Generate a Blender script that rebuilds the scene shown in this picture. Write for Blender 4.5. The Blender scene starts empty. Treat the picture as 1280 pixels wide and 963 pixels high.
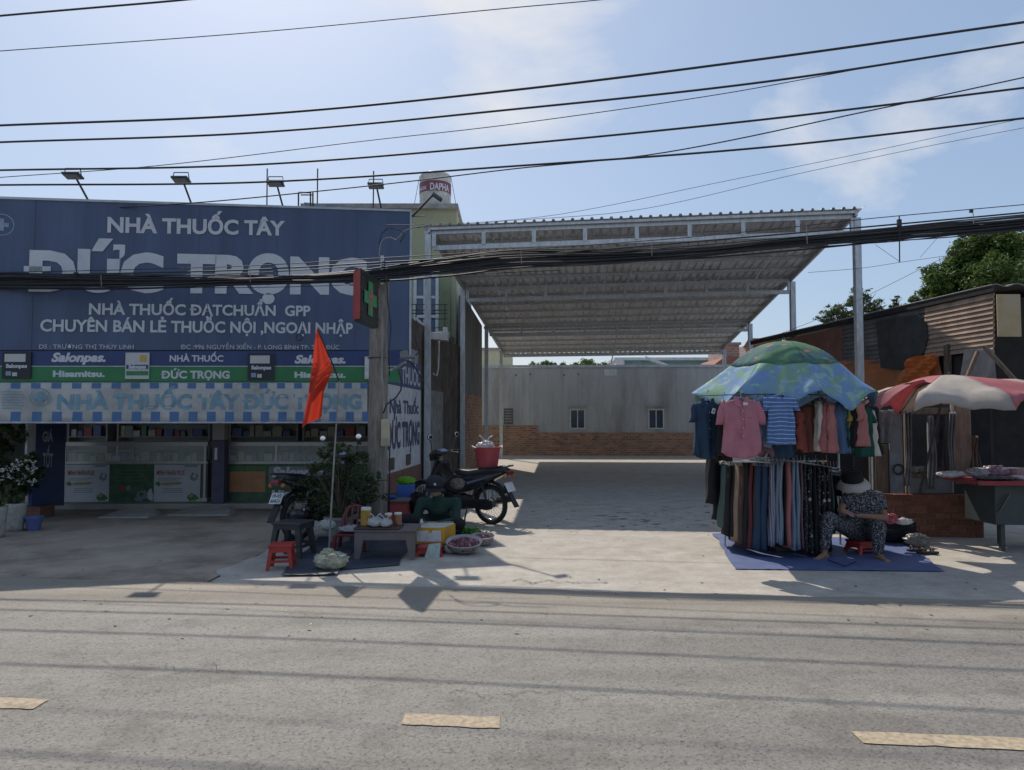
import bpy, bmesh, math, random
from mathutils import Vector, Matrix, noise as mnoise
random.seed(7)
R = math.radians
S = bpy.context.scene
COL = S.collection
# ---------------------------------------------------------------- camera
CAMZ = 1.6; FPX = 920.0; PITCH = R(2.65)
cam_d = bpy.data.cameras.new('camera'); cam = bpy.data.objects.new('camera', cam_d); COL.objects.link(cam)
cam.location = (0, 0, CAMZ); cam.rotation_euler = (R(90) + PITCH, 0, 0)
cam_d.sensor_fit = 'HORIZONTAL'; cam_d.sensor_width = 36.0; cam_d.lens = 36.0 * FPX / 1280.0
cam_d.clip_start = 0.05; cam_d.clip_end = 3000
S.camera = cam
# ---------------------------------------------------------------- light
SUN = Vector((-0.33, 0.83, 1.0)).normalized()          # towards the sun
SUN_EL = math.asin(SUN.z); SUN_AZ = math.atan2(SUN.x, SUN.y)
w = bpy.data.worlds.new('World'); S.world = w; w.use_nodes = True
nt = w.node_tree; nt.nodes.clear()
wo = nt.nodes.new('ShaderNodeOutputWorld'); bg = nt.nodes.new('ShaderNodeBackground')
sky = nt.nodes.new('ShaderNodeTexSky'); sky.sky_type = 'NISHITA'; sky.sun_disc = False
sky.sun_elevation = SUN_EL; sky.sun_rotation = SUN_AZ
sky.air_density = 1.0; sky.dust_density = 1.5; sky.ozone_density = 1.6
bg.inputs['Strength'].default_value = 0.10
tc = nt.nodes.new('ShaderNodeTexCoord')
mp = nt.nodes.new('ShaderNodeMapping'); mp.inputs['Scale'].default_value = (1.0, 1.0, 2.2)
mp.inputs['Location'].default_value = (7.7, 3.1, 0.9)
cn = nt.nodes.new('ShaderNodeTexNoise'); cn.inputs['Scale'].default_value = 2.1; cn.inputs['Detail'].default_value = 10; cn.inputs['Roughness'].default_value = 0.56
cn.inputs['Distortion'].default_value = 0.35
cr = nt.nodes.new('ShaderNodeValToRGB'); cr.color_ramp.elements[0].position = 0.555; cr.color_ramp.elements[1].position = 0.72
cr.color_ramp.elements[1].color = (0.8, 0.8, 0.8, 1)
mx = nt.nodes.new('ShaderNodeMixRGB'); mx.inputs['Color2'].default_value = (8.6, 8.5, 8.5, 1)
mh = nt.nodes.new('ShaderNodeMixRGB'); mh.inputs['Fac'].default_value = 0.40; mh.inputs['Color2'].default_value = (4.6, 6.3, 8.9, 1)
L = nt.links.new
L(tc.outputs['Generated'], mp.inputs['Vector']); L(mp.outputs['Vector'], cn.inputs['Vector'])
L(cn.outputs['Fac'], cr.inputs['Fac']); L(cr.outputs['Color'], mx.inputs['Fac'])
L(sky.outputs['Color'], mh.inputs['Color1']); L(mh.outputs['Color'], mx.inputs['Color1'])
L(mx.outputs['Color'], bg.inputs['Color']); L(bg.outputs['Background'], wo.inputs['Surface'])
sd = bpy.data.lights.new('sun', 'SUN'); sd.energy = 4.0; sd.angle = R(0.5); sd.color = (1.0, 0.92, 0.80)
sun = bpy.data.objects.new('sun', sd); COL.objects.link(sun)
sun.rotation_euler = SUN.to_track_quat('Z', 'Y').to_euler(); sun.location = SUN * 50
S.view_settings.view_transform = 'Standard'; S.view_settings.look = 'None'
S.view_settings.exposure = 0.0; S.view_settings.gamma = 1.0
S.render.engine = 'CYCLES'
S.cycles.max_bounces = 6; S.cycles.diffuse_bounces = 4; S.cycles.glossy_bounces = 3
S.cycles.transmission_bounces = 4; S.cycles.transparent_max_bounces = 8
# ---------------------------------------------------------------- projection helpers (photo pixel -> world)
cP, sP = math.cos(PITCH), math.sin(PITCH)
def ray(px, py):
    a = (px - 640.0) / FPX; b = (481.5 - py) / FPX
    return Vector((a, cP - b * sP, sP + b * cP))
def at(px, py, D):
    d = ray(px, py); t = D / d.y
    return Vector((d.x * t, D, CAMZ + d.z * t))
def gr(px, py, z=0.0):
    d = ray(px, py); t = (z - CAMZ) / d.z
    return Vector((d.x * t, d.y * t, z))
class Frame:
    """a vertical plane through A and B; s runs along it, off towards the street"""
    def __init__(s, A, B):
        s.A = Vector((A[0], A[1], 0)); d = Vector((B[0], B[1], 0)) - s.A; s.len = d.length; s.u = d.normalized()
        s.n = Vector((s.u.y, -s.u.x, 0))
        if s.n.dot(-s.A) < 0: s.n = -s.n
    def hit(s, px, py, off=0.0):
        d = ray(px, py); o = s.A + s.n * off
        t = (o - Vector((0, 0, 0))).dot(s.n) / d.dot(s.n)
        p = Vector((d.x * t, d.y * t, CAMZ + d.z * t))
        return (p - s.A).dot(s.u), p.z
    def pt(s, a, z, off=0.0):
        p = s.A + s.u * a + s.n * off
        return Vector((p.x, p.y, z))
    def px(s, px, py, off=0.0):
        a, z = s.hit(px, py, off); return s.pt(a, z, off)
# ---------------------------------------------------------------- materials
MATS = {}
def srgb(h):
    h = h.lstrip('#'); v = [int(h[i:i+2], 16) / 255 for i in (0, 2, 4)]
    return tuple(c / 12.92 if c <= 0.04045 else ((c + 0.055) / 1.055) ** 2.4 for c in v)
def mat(name, col, rough=0.6, var=0.15, scale=6.0, bump=0.0, bscale=40.0, metal=0.0, dirt=None, dirt_amt=0.0, dscale=2.0, spec=0.4, stretch=(1,1,1), trans=0.0, objvar=0.0, bdist=0.01):
    if name in MATS: return MATS[name]
    m = bpy.data.materials.new(name); m.use_nodes = True; nt = m.node_tree; N = nt.nodes; L = nt.links.new
    b = N['Principled BSDF']; b.inputs['Roughness'].default_value = rough; b.inputs['Metallic'].default_value = metal
    b.inputs['Specular IOR Level'].default_value = spec
    if isinstance(col, str): col = srgb(col)
    tc = N.new('ShaderNodeTexCoord'); mp = N.new('ShaderNodeMapping'); mp.inputs['Scale'].default_value = stretch
    L(tc.outputs['Object'], mp.inputs['Vector'])
    n = N.new('ShaderNodeTexNoise'); n.inputs['Scale'].default_value = scale; n.inputs['Detail'].default_value = 6; n.inputs['Roughness'].default_value = 0.62
    L(mp.outputs['Vector'], n.inputs['Vector'])
    r = N.new('ShaderNodeMapRange'); r.inputs[1].default_value = 0.3; r.inputs[2].default_value = 0.7
    r.inputs[3].default_value = 1 - var; r.inputs[4].default_value = 1 + var
    L(n.outputs['Fac'], r.inputs[0])
    mul = N.new('ShaderNodeMixRGB'); mul.blend_type = 'MULTIPLY'; mul.inputs['Fac'].default_value = 1
    mul.inputs['Color1'].default_value = (*col, 1); L(r.outputs[0], mul.inputs['Color2'])
    last = mul.outputs['Color']
    if objvar:
        oi = N.new('ShaderNodeObjectInfo'); r2 = N.new('ShaderNodeMapRange'); r2.inputs[3].default_value = 1 - objvar; r2.inputs[4].default_value = 1 + objvar
        L(oi.outputs['Random'], r2.inputs[0]); m3 = N.new('ShaderNodeMixRGB'); m3.blend_type = 'MULTIPLY'; m3.inputs['Fac'].default_value = 1
        L(last, m3.inputs['Color1']); L(r2.outputs[0], m3.inputs['Color2']); last = m3.outputs['Color']
    if dirt is not None:
        if isinstance(dirt, str): dirt = srgb(dirt)
        n2 = N.new('ShaderNodeTexNoise'); n2.inputs['Scale'].default_value = dscale; n2.inputs['Detail'].default_value = 8; n2.inputs['Roughness'].default_value = 0.7
        L(mp.outputs['Vector'], n2.inputs['Vector'])
        r3 = N.new('ShaderNodeMapRange'); r3.inputs[1].default_value = 0.47; r3.inputs[2].default_value = 0.68; r3.inputs[4].default_value = dirt_amt
        L(n2.outputs['Fac'], r3.inputs[0]); m4 = N.new('ShaderNodeMixRGB'); L(r3.outputs[0], m4.inputs['Fac'])
        L(last, m4.inputs['Color1']); m4.inputs['Color2'].default_value = (*dirt, 1); last = m4.outputs['Color']
    L(last, b.inputs['Base Color'])
    if bump:
        n3 = N.new('ShaderNodeTexNoise'); n3.inputs['Scale'].default_value = bscale; n3.inputs['Detail'].default_value = 5
        L(mp.outputs['Vector'], n3.inputs['Vector']); bp = N.new('ShaderNodeBump'); bp.inputs['Strength'].default_value = bump; bp.inputs['Distance'].default_value = bdist
        L(n3.outputs['Fac'], bp.inputs['Height']); L(bp.outputs['Normal'], b.inputs['Normal'])
    if trans:
        t = N.new('ShaderNodeBsdfTranslucent'); L(last, t.inputs['Color']); ms = N.new('ShaderNodeMixShader'); ms.inputs[0].default_value = trans
        o = N['Material Output']; L(b.outputs[0], ms.inputs[1]); L(t.outputs[0], ms.inputs[2]); L(ms.outputs[0], o.inputs['Surface'])
    MATS[name] = m
    return m
def nodes_of(m): return m.node_tree.nodes, m.node_tree.links.new, m.node_tree.nodes['Principled BSDF']
def emitnone(): pass
# ---------------------------------------------------------------- mesh builder
ORG = {}
def tag(o, label=None, cat=None, group=None, kind=None):
    if label: o['label'] = label
    if cat: o['category'] = cat
    if group: o['group'] = group
    if kind: o['kind'] = kind
    return o
def thing(name, label, cat, loc=(0, 0, 0), group=None, rz=0.0):
    o = bpy.data.objects.new(name, None); COL.objects.link(o); o.empty_display_size = 0.1
    o.location = loc; o.rotation_euler.z = rz; ORG[o] = Vector(loc)
    return tag(o, label, cat, group)
class MB:
    def __init__(s): s.v = []; s.f = []; s.mi = []; s.cur = 0; s.seams = None
    def add(s, vs, fs):
        b = len(s.v); s.v += [Vector(v) for v in vs]; s.f += [tuple(i + b for i in f) for f in fs]; s.mi += [s.cur] * len(fs); return s
    def box(s, c, d, rot=None):
        x, y, z = d[0] / 2, d[1] / 2, d[2] / 2; c = Vector(c)
        vs = [Vector(p) for p in ((-x,-y,-z),(x,-y,-z),(x,y,-z),(-x,y,-z),(-x,-y,z),(x,-y,z),(x,y,z),(-x,y,z))]
        if rot is not None: vs = [rot @ v for v in vs]
        return s.add([c + v for v in vs], [(0,3,2,1),(4,5,6,7),(0,1,5,4),(1,2,6,5),(2,3,7,6),(3,0,4,7)])
    def hexa(s, p):   # 8 points: bottom ring then top ring
        return s.add(p, [(0,3,2,1),(4,5,6,7),(0,1,5,4),(1,2,6,5),(2,3,7,6),(3,0,4,7)])
    def quad(s, *p): return s.add(p, [tuple(range(len(p)))])
    def rings(s, rs, cap=True, closed=True):
        n = len(rs[0]); vs = [v for r in rs for v in r]; fs = []
        for i in range(len(rs) - 1):
            for j in range(n if closed else n - 1):
                k = (j + 1) % n; fs.append((i*n+j, i*n+k, (i+1)*n+k, (i+1)*n+j))
        if cap and closed:
            fs.append(tuple(range(n))[::-1]); fs.append(tuple(range((len(rs)-1)*n, len(rs)*n)))
        return s.add(vs, fs)
    def tube(s, pts, r, n=8, cap=True):
        pts = [Vector(p) for p in pts]; rs = []; rr = r if isinstance(r, (list, tuple)) else [r] * len(pts)
        pn = None
        for i, p in enumerate(pts):
            t = (pts[min(i+1, len(pts)-1)] - pts[max(i-1, 0)])
            t = t.normalized() if t.length > 1e-9 else Vector((0, 0, 1))
            if pn is None:
                up = Vector((0, 0, 1)) if abs(t.z) < 0.9 else Vector((1, 0, 0)); a = t.cross(up).normalized()
            else:
                a = (pn - t * pn.dot(t)).normalized()
            pn = a; b = t.cross(a)
            rs.append([p + (a * math.cos(2*math.pi*k/n) + b * math.sin(2*math.pi*k/n)) * rr[i] for k in range(n)])
        return s.rings(rs, cap)
    def cyl(s, p0, p1, r0, r1=None, n=16): return s.tube([p0, p1], [r0, r0 if r1 is None else r1], n)
    def lathe(s, c, prof, n=20, sx=1, sy=1, cap=True):
        c = Vector(c)
        return s.rings([[c + Vector((math.cos(2*math.pi*k/n)*r*sx, math.sin(2*math.pi*k/n)*r*sy, z)) for k in range(n)] for r, z in prof], cap)
    def prism(s, poly, y0, y1, sc=None):   # poly in xz, extruded along y
        n = len(poly); vs = [Vector((x, y0, z)) for x, z in poly] + [Vector((x, y1, z)) for x, z in poly]
        fs = [tuple(range(n)), tuple(range(2*n-1, n-1, -1))] + [(i, n+i, n+(i+1) % n, (i+1) % n) for i in range(n)]
        return s.add(vs, fs)
    def torus(s, c, axis, R0, r, n=32, m=8, flat=1.0):
        c = Vector(c); ax = Vector(axis).normalized(); a = ax.orthogonal().normalized(); b = ax.cross(a); rs = []
        for i in range(n):
            t = 2*math.pi*i/n; d = a*math.cos(t) + b*math.sin(t)
            rs.append([c + d*(R0 + r*flat*math.cos(2*math.pi*k/m)) + ax*r*math.sin(2*math.pi*k/m) for k in range(m)])
        rs.append(rs[0]); return s.rings(rs, cap=False)
    def ball(s, c, r, n=12, m=8, sc=(1,1,1)):
        c = Vector(c); rs = []
        for i in range(m + 1):
            p = math.pi*(i/m - 0.5); q = max(math.cos(p), 0.02)
            rs.append([c + Vector((q*math.cos(2*math.pi*k/n)*r*sc[0], q*math.sin(2*math.pi*k/n)*r*sc[1], math.sin(p)*r*sc[2])) for k in range(n)])
        return s.rings(rs)
    def grid(s, fn, nu, nv):
        vs = [fn(i/nu, j/nv) for j in range(nv+1) for i in range(nu+1)]
        return s.add(vs, [(j*(nu+1)+i, j*(nu+1)+i+1, (j+1)*(nu+1)+i+1, (j+1)*(nu+1)+i) for j in range(nv) for i in range(nu)])
    def build(s, name, m, parent=None, smooth=False, bevel=0.0, recalc=True, origin=None, thick=0.0):
        org = ORG[parent] if parent is not None and parent in ORG else Vector((0, 0, 0))
        if parent is None:
            if origin == 'base' or origin is None:
                xs = [v.x for v in s.v]; ys = [v.y for v in s.v]; zs = [v.z for v in s.v]
                org = Vector(((min(xs)+max(xs))/2, (min(ys)+max(ys))/2, min(zs)))
            else: org = Vector(origin)
        me = bpy.data.meshes.new(name); me.from_pydata([v - org for v in s.v], [], s.f)
        ms = m if isinstance(m, (list, tuple)) else [m]
        for q in ms: me.materials.append(q)
        if len(ms) > 1: me.polygons.foreach_set('material_index', s.mi)
        if recalc or bevel:
            bm = bmesh.new(); bm.from_mesh(me); bmesh.ops.recalc_face_normals(bm, faces=bm.faces)
            if bevel: bmesh.ops.bevel(bm, geom=[e for e in bm.edges if len(e.link_faces) == 2 and e.calc_face_angle(0) > 0.6], offset=bevel, segments=2, affect='EDGES', profile=0.6, clamp_overlap=True)
            bm.to_mesh(me); bm.free()
        if smooth: me.polygons.foreach_set('use_smooth', [True] * len(me.polygons))
        me.update()
        o = bpy.data.objects.new(name, me); COL.objects.link(o)
        if parent is not None: o.parent = parent
        else: o.location = org
        ORG[o] = org
        if thick:
            md = o.modifiers.new('thickness', 'SOLIDIFY'); md.thickness = thick; md.offset = 0
        if smooth == 'auto':
            pass
        return o
def struct(o): o['kind'] = 'structure'; return o
def copy_tree(root, loc, rz=None, label=None, group=None):
    r = root.copy(); COL.objects.link(r); r.location = loc; ORG[r] = Vector(loc)
    if rz is not None: r.rotation_euler.z = rz
    if label: r['label'] = label
    if group: r['group'] = group
    for ch in list(root.children):
        c = ch.copy(); COL.objects.link(c); c.parent = r
        for g in ch.children:
            d = g.copy(); COL.objects.link(d); d.parent = c
    return r
def fbox(fr, x0, y0, x1, y1, off, th, name, m, parent=None, bevel=0.0, mb=None):
    """a box on a frame from a photo rectangle; its front face is at off, th deep"""
    a0, z1 = fr.hit((x0+x1)/2 if False else x0, y0, off); a1, z0 = fr.hit(x1, y1, off)
    _, z1b = fr.hit(x1, y0, off); _, z0b = fr.hit(x0, y1, off)
    q = mb or MB()
    q.hexa([fr.pt(a0, z0b, off-th), fr.pt(a1, z0, off-th), fr.pt(a1, z0, off), fr.pt(a0, z0b, off),
            fr.pt(a0, z1, off-th), fr.pt(a1, z1b, off-th), fr.pt(a1, z1b, off), fr.pt(a0, z1, off)])
    return q if mb else q.build(name, m, parent, bevel=bevel)
def szbox(fr, a0, a1, z0, z1, off, th, mb):
    return mb.hexa([fr.pt(a0, z0, off-th), fr.pt(a1, z0, off-th), fr.pt(a1, z0, off), fr.pt(a0, z0, off),
            fr.pt(a0, z1, off-th), fr.pt(a1, z1, off-th), fr.pt(a1, z1, off), fr.pt(a0, z1, off)])
def text_mesh(s, off=0.02, shear=0.0):
    """Vietnamese Đ is set as D plus a bar of its own"""
    if 'Đ' not in s: return text_raw(s, off, shear)
    s2 = s.replace('Đ', 'D'); vs, fs = text_raw(s2, off, shear)
    wd = [v.x for v in text_raw('D', off)[0]]; wd = max(wd) - min(wd)
    for i, ch in enumerate(s):
        if ch == 'Đ':
            xe = max(v.x for v in text_raw(s2[:i+1], off)[0]); x0 = xe - wd; b = len(vs)
            vs += [Vector((x0 - .08, .325, .0)), Vector((x0 + .34, .325, .0)), Vector((x0 + .34, .43, .0)), Vector((x0 - .08, .43, .0))]; fs.append((b, b+1, b+2, b+3))
    return vs, fs
def text_raw(s, off=0.02, shear=0.0):
    c = bpy.data.curves.new('t', 'FONT'); c.body = s; c.offset = off; c.shear = shear; c.resolution_u = 3
    o = bpy.data.objects.new('t', c); COL.objects.link(o); bpy.context.view_layer.update()
    dg = bpy.context.evaluated_depsgraph_get(); me = bpy.data.meshes.new_from_object(o.evaluated_get(dg))
    vs = [v.co.copy() for v in me.vertices]; fs = [tuple(p.vertices) for p in me.polygons]
    bpy.data.objects.remove(o); bpy.data.curves.remove(c); bpy.data.meshes.remove(me)
    return vs, fs
def lettering(s, p00, p10, capdir, m, parent, bold=0.02, shear=0.0, name='lettering', label=None):
    """baseline from p00 to p10, letters capdir tall"""
    vs, fs = text_mesh(s, bold, shear)
    if not vs: return None
    x0 = min(v.x for v in vs); x1 = max(v.x for v in vs); u = (Vector(p10) - Vector(p00)) / (x1 - x0); cap = 0.727
    q = MB(); q.add([Vector(p00) + u * (v.x - x0) + Vector(capdir) * (v.y / cap) for v in vs], fs)
    return q.build(name, m, parent, recalc=False)
def ftext(fr, s, x0, y0, x1, y1, off, m, parent, bold=0.02, shear=0.0, skew=0.0):
    """letters whose capitals fill the photo rectangle on a frame"""
    p00 = fr.px(x0, y1, off); p10 = fr.px(x1, y1 + skew, off); pt = fr.px(x0, y0, off)
    return lettering(s, p00, p10, Vector((0, 0, pt.z - p00.z)), m, parent, bold, shear)
# ================================================================ materials shared
M_galv = mat('galvanised_steel', (0.50, 0.52, 0.54), 0.42, 0.22, 5, 0.05, 60, metal=0.55, stretch=(3, 3, 1))
M_roofsh = mat('zinc_roof_sheet', (0.80, 0.81, 0.83), 0.32, 0.18, 2.4, 0.0, metal=0.22, dirt='#8d8d8c', dirt_amt=0.3, dscale=2.1)
M_black = mat('black_plastic', (0.018, 0.018, 0.02), 0.45, 0.2, 20)
M_rubber = mat('black_rubber', (0.02, 0.02, 0.02), 0.8, 0.3, 30, 0.2, 80)
M_cable = mat('cable_black', (0.034, 0.035, 0.04), 0.6, 0.2, 10)
M_white = mat('white_paint', (0.62, 0.63, 0.64), 0.5, 0.1, 8, dirt='#6b665d', dirt_amt=0.4, dscale=5)
M_letter = mat('sign_letter_white', (0.60, 0.62, 0.66), 0.5, 0.08, 3, dirt='#7c8494', dirt_amt=0.35, dscale=3)
M_conc = mat('grey_concrete', (0.30, 0.29, 0.27), 0.85, 0.25, 4, 0.4, 40, dirt='#3c3a36', dirt_amt=0.5, dscale=3)
M_wood = mat('weathered_wood', (0.16, 0.115, 0.08), 0.8, 0.35, 5, 0.5, 30, stretch=(6, 6, 1), dirt='#3a322b', dirt_amt=0.6, objvar=0.2)
M_steel = mat('dark_steel', (0.09, 0.09, 0.095), 0.4, 0.2, 20, metal=0.6)
M_chrome = mat('bright_metal', (0.55, 0.56, 0.58), 0.25, 0.1, 10, metal=0.9)
M_rust = mat('rusty_iron', (0.12, 0.075, 0.05), 0.85, 0.4, 8, 0.3, 40, metal=0.2)
# ---- ground
def ground_material():
    m = bpy.data.materials.new('ground_dirt_concrete'); m.use_nodes = True; N, L, b = nodes_of(m)
    g = N.new('ShaderNodeNewGeometry'); def_n = []
    def nz(sc, det=8, ro=0.65):
        n = N.new('ShaderNodeTexNoise'); n.inputs['Scale'].default_value = sc; n.inputs['Detail'].default_value = det; n.inputs['Roughness'].default_value = ro
        L(g.outputs['Position'], n.inputs['Vector']); return n
    return m, N, L, b, g, nz
def ramp(N, L, src, p0, p1, c0=(0,0,0,1), c1=(1,1,1,1)):
    r = N.new('ShaderNodeValToRGB'); r.color_ramp.elements[0].position = p0; r.color_ramp.elements[1].position = p1
    r.color_ramp.elements[0].color = c0; r.color_ramp.elements[1].color = c1; L(src, r.inputs['Fac']); return r.outputs['Color']
def mixc(N, L, f, a, b_, mode='MIX'):
    x = N.new('ShaderNodeMixRGB'); x.blend_type = mode
    for s_, v in ((x.inputs['Fac'], f), (x.inputs['Color1'], a), (x.inputs['Color2'], b_)):
        if isinstance(v, (int, float)): s_.default_value = v
        elif isinstance(v, tuple): s_.default_value = (*v[:3], 1)
        else: L(v, s_)
    return x.outputs['Color']
def bumpn(N, L, b, h, st, dist=0.01):
    bp = N.new('ShaderNodeBump'); bp.inputs['Strength'].default_value = st; bp.inputs['Distance'].default_value = dist
    L(h, bp.inputs['Height']); L(bp.outputs['Normal'], b.inputs['Normal'])
# concrete lot
m, N, L, b, g, nz = ground_material(); m.name = 'lot_concrete'; b.inputs['Roughness'].default_value = 0.9
n1 = nz(0.5, 8); n2 = nz(3.0, 10, 0.7); n3 = nz(30, 6); n4 = nz(1.3, 10, 0.75)
c = mixc(N, L, ramp(N, L, n1.outputs['Fac'], 0.3, 0.7), (0.455, 0.42, 0.37), (0.545, 0.505, 0.45))
c = mixc(N, L, ramp(N, L, n2.outputs['Fac'], 0.35, 0.75), c, (0.31, 0.27, 0.225))
c = mixc(N, L, ramp(N, L, n4.outputs['Fac'], 0.68, 0.80), c, (0.20, 0.18, 0.16))
c = mixc(N, L, 0.25, c, ramp(N, L, n3.outputs['Fac'], 0.3, 0.7, (0.3,0.3,0.3,1), (1,1,1,1)), 'MULTIPLY')
L(c, b.inputs['Base Color']); bumpn(N, L, b, n2.outputs['Fac'], 0.16, 0.02); M_lot = m
# dirt-grey old shoulder
m, N, L, b, g, nz = ground_material(); m.name = 'shoulder_earth'; b.inputs['Roughness'].default_value = 0.95
n1 = nz(0.7, 8); n2 = nz(5.0, 10, 0.7); n3 = nz(60, 6); n4 = nz(2.0, 10, 0.75)
c = mixc(N, L, ramp(N, L, n1.outputs['Fac'], 0.35, 0.65), (0.30, 0.275, 0.24), (0.38, 0.35, 0.31))
c = mixc(N, L, ramp(N, L, n2.outputs['Fac'], 0.4, 0.75), c, (0.22, 0.20, 0.175))
c = mixc(N, L, ramp(N, L, n4.outputs['Fac'], 0.64, 0.75), c, (0.14, 0.125, 0.11))
c = mixc(N, L, 0.35, c, ramp(N, L, n3.outputs['Fac'], 0.3, 0.7, (0.3,0.3,0.3,1), (1,1,1,1)), 'MULTIPLY')
L(c, b.inputs['Base Color']); bumpn(N, L, b, n2.outputs['Fac'], 0.4, 0.02); M_earth = m
# asphalt
m, N, L, b, g, nz = ground_material(); m.name = 'worn_asphalt'; b.inputs['Roughness'].default_value = 0.82
n1 = nz(0.35, 6); n2 = nz(62, 4, 0.6); n3 = nz(2.2, 10, 0.7); n5 = nz(9, 8, 0.7)
vo = N.new('ShaderNodeTexVoronoi'); vo.inputs['Scale'].default_value = 95; L(g.outputs['Position'], vo.inputs['Vector'])
vo2 = N.new('ShaderNodeTexVoronoi'); vo2.inputs['Scale'].default_value = 34; L(g.outputs['Position'], vo2.inputs['Vector'])
c = mixc(N, L, ramp(N, L, n1.outputs['Fac'], 0.35, 0.65), (0.168, 0.158, 0.145), (0.208, 0.196, 0.181))
c = mixc(N, L, ramp(N, L, vo.outputs['Color'], 0.1, 0.9), c, (0.26, 0.247, 0.225))
pit = ramp(N, L, n2.outputs['Fac'], 0.57, 0.68)
pm_ = mixc(N, L, 0.7, (0,0,0), pit)
c = mixc(N, L, pm_, c, (0.07, 0.064, 0.057))
c = mixc(N, L, ramp(N, L, n3.outputs['Fac'], 0.5, 0.8), c, (0.115, 0.104, 0.092))
sx = N.new('ShaderNodeSeparateXYZ'); L(g.outputs['Position'], sx.inputs[0]); m1 = N.new('ShaderNodeMath'); m1.operation = 'MULTIPLY_ADD'; L(sx.outputs['X'], m1.inputs[0]); m1.inputs[1].default_value = 0.098; L(sx.outputs['Y'], m1.inputs[2])
m2 = N.new('ShaderNodeMath'); m2.operation = 'MULTIPLY_ADD'; L(n5.outputs['Fac'], m2.inputs[0]); m2.inputs[1].default_value = 0.9; L(m1.outputs[0], m2.inputs[2])
mr = N.new('ShaderNodeMapRange'); mr.inputs[1].default_value = 6.1; mr.inputs[2].default_value = 7.5; mr.inputs[4].default_value = 0.85; L(m2.outputs[0], mr.inputs[0])
c = mixc(N, L, mr.outputs[0], c, (0.30, 0.26, 0.21))
mpl = N.new('ShaderNodeMapping'); mpl.inputs['Scale'].default_value = (0.10, 2.2, 1); mpl.inputs['Rotation'].default_value = (0, 0, 0.098); L(g.outputs['Position'], mpl.inputs['Vector'])
nl = N.new('ShaderNodeTexNoise'); nl.inputs['Scale'].default_value = 1.0; nl.inputs['Detail'].default_value = 5; L(mpl.outputs['Vector'], nl.inputs['Vector'])
c = mixc(N, L, 1.0, c, ramp(N, L, nl.outputs['Fac'], 0.32, 0.68, (0.76, 0.75, 0.74, 1), (1.14, 1.13, 1.11, 1)), 'MULTIPLY')
npt = nz(0.8, 3, 0.5); c = mixc(N, L, 1.0, c, ramp(N, L, npt.outputs['Fac'], 0.60, 0.63, (1, 1, 1, 1), (0.84, 0.83, 0.82, 1)), 'MULTIPLY')
L(c, b.inputs['Base Color'])
ad = N.new('ShaderNodeMath'); ad.operation = 'SUBTRACT'; L(vo2.outputs['Distance'], ad.inputs[0]); L(pit, ad.inputs[1])
bumpn(N, L, b, ad.outputs[0], 0.55, 0.006); M_asph = m
RS = -0.098                                         # direction of the road: dY/dX
def road_y(x, y0): return y0 + RS * x
def strip(name, m, ya, yb, z, x0=-60, x1=60, n=1):
    q = MB(); q.quad((x0, road_y(x0, ya), z), (x1, road_y(x1, ya), z), (x1, road_y(x1, yb), z), (x0, road_y(x0, yb), z))
    return struct(q.build(name, m, recalc=False))
q = MB(); q.quad((-900, -900, -0.012), (900, -900, -0.012), (900, 900, -0.012), (-900, 900, -0.012))
struct(q.build('ground', M_earth, recalc=False))
q = MB(); xe = [-60 + i*3.0 for i in range(14)] + [-18 + i*0.1 for i in range(361)] + [18.5 + i*3 for i in range(14)]
far = [Vector((x, road_y(x, 6.98) + mnoise.noise(Vector((x * 1.7, 0, 0))) * 0.07 + mnoise.noise(Vector((x * 9, 3, 0))) * 0.025, 0.008)) for x in xe]
near = [Vector((x, road_y(x, -6.0), 0.008)) for x in xe]; n = len(xe)
q.add(near + far, [(i, i+1, n+i+1, n+i) for i in range(n-1)]); struct(q.build('road', M_asph, recalc=False))
# pavement opposite (behind the photographer)
# the concrete lot with an uneven front edge
q = MB(); edge = []
random.seed(3)
xs = [-3.0 + i * 0.12 for i in range(0, 150)]
for x in xs: edge.append(Vector((x, road_y(x, 6.98) + mnoise.noise(Vector((x * 1.7, 0, 0))) * 0.03 - 0.25, 0.003)))
n = len(edge); NRW = 60; vs = []
for r_ in range(NRW + 1):
    f = (r_ / NRW) ** 1.8
    for k, v in enumerate(edge):
        y = v.y + (33.0 - v.y) * f; wob = max(0, 1 - k / 14.0) * (0.45 * mnoise.noise(Vector((y * .8, 4, 0))) + .14 * mnoise.noise(Vector((y * 3.1, 8, 0))) + .05 * mnoise.noise(Vector((y * 11, 8, 0))))
        vs.append(Vector((v.x + wob, y, 0.004)))
q.add(vs, [(r_*n + k, r_*n + k + 1, (r_+1)*n + k + 1, (r_+1)*n + k) for r_ in range(NRW) for k in range(n - 1)])
struct(q.build('lot_pavement', M_lot, recalc=False))
# left shoulder in front of the shop, old trodden concrete
M_shoulder = mat('trodden_concrete', (0.37, 0.305, 0.24), 0.92, 0.16, 1.6, 0.35, 30, dirt='#4a4036', dirt_amt=0.65, dscale=0.9)
q = MB(); e2 = []
xs = [-25 + i * 0.25 for i in range(0, 89)]
for x in xs: e2.append(Vector((x, road_y(x, 6.7) + mnoise.noise(Vector((x * 1.1, 7, 0))) * 0.12, 0.0)))
n = len(e2); q.add(e2 + [Vector((v.x, 16.0, 0.0)) for v in e2], [(i, i + 1, n + i + 1, n + i) for i in range(n - 1)])
struct(q.build('shoulder_pavement', M_shoulder, recalc=False))
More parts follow.
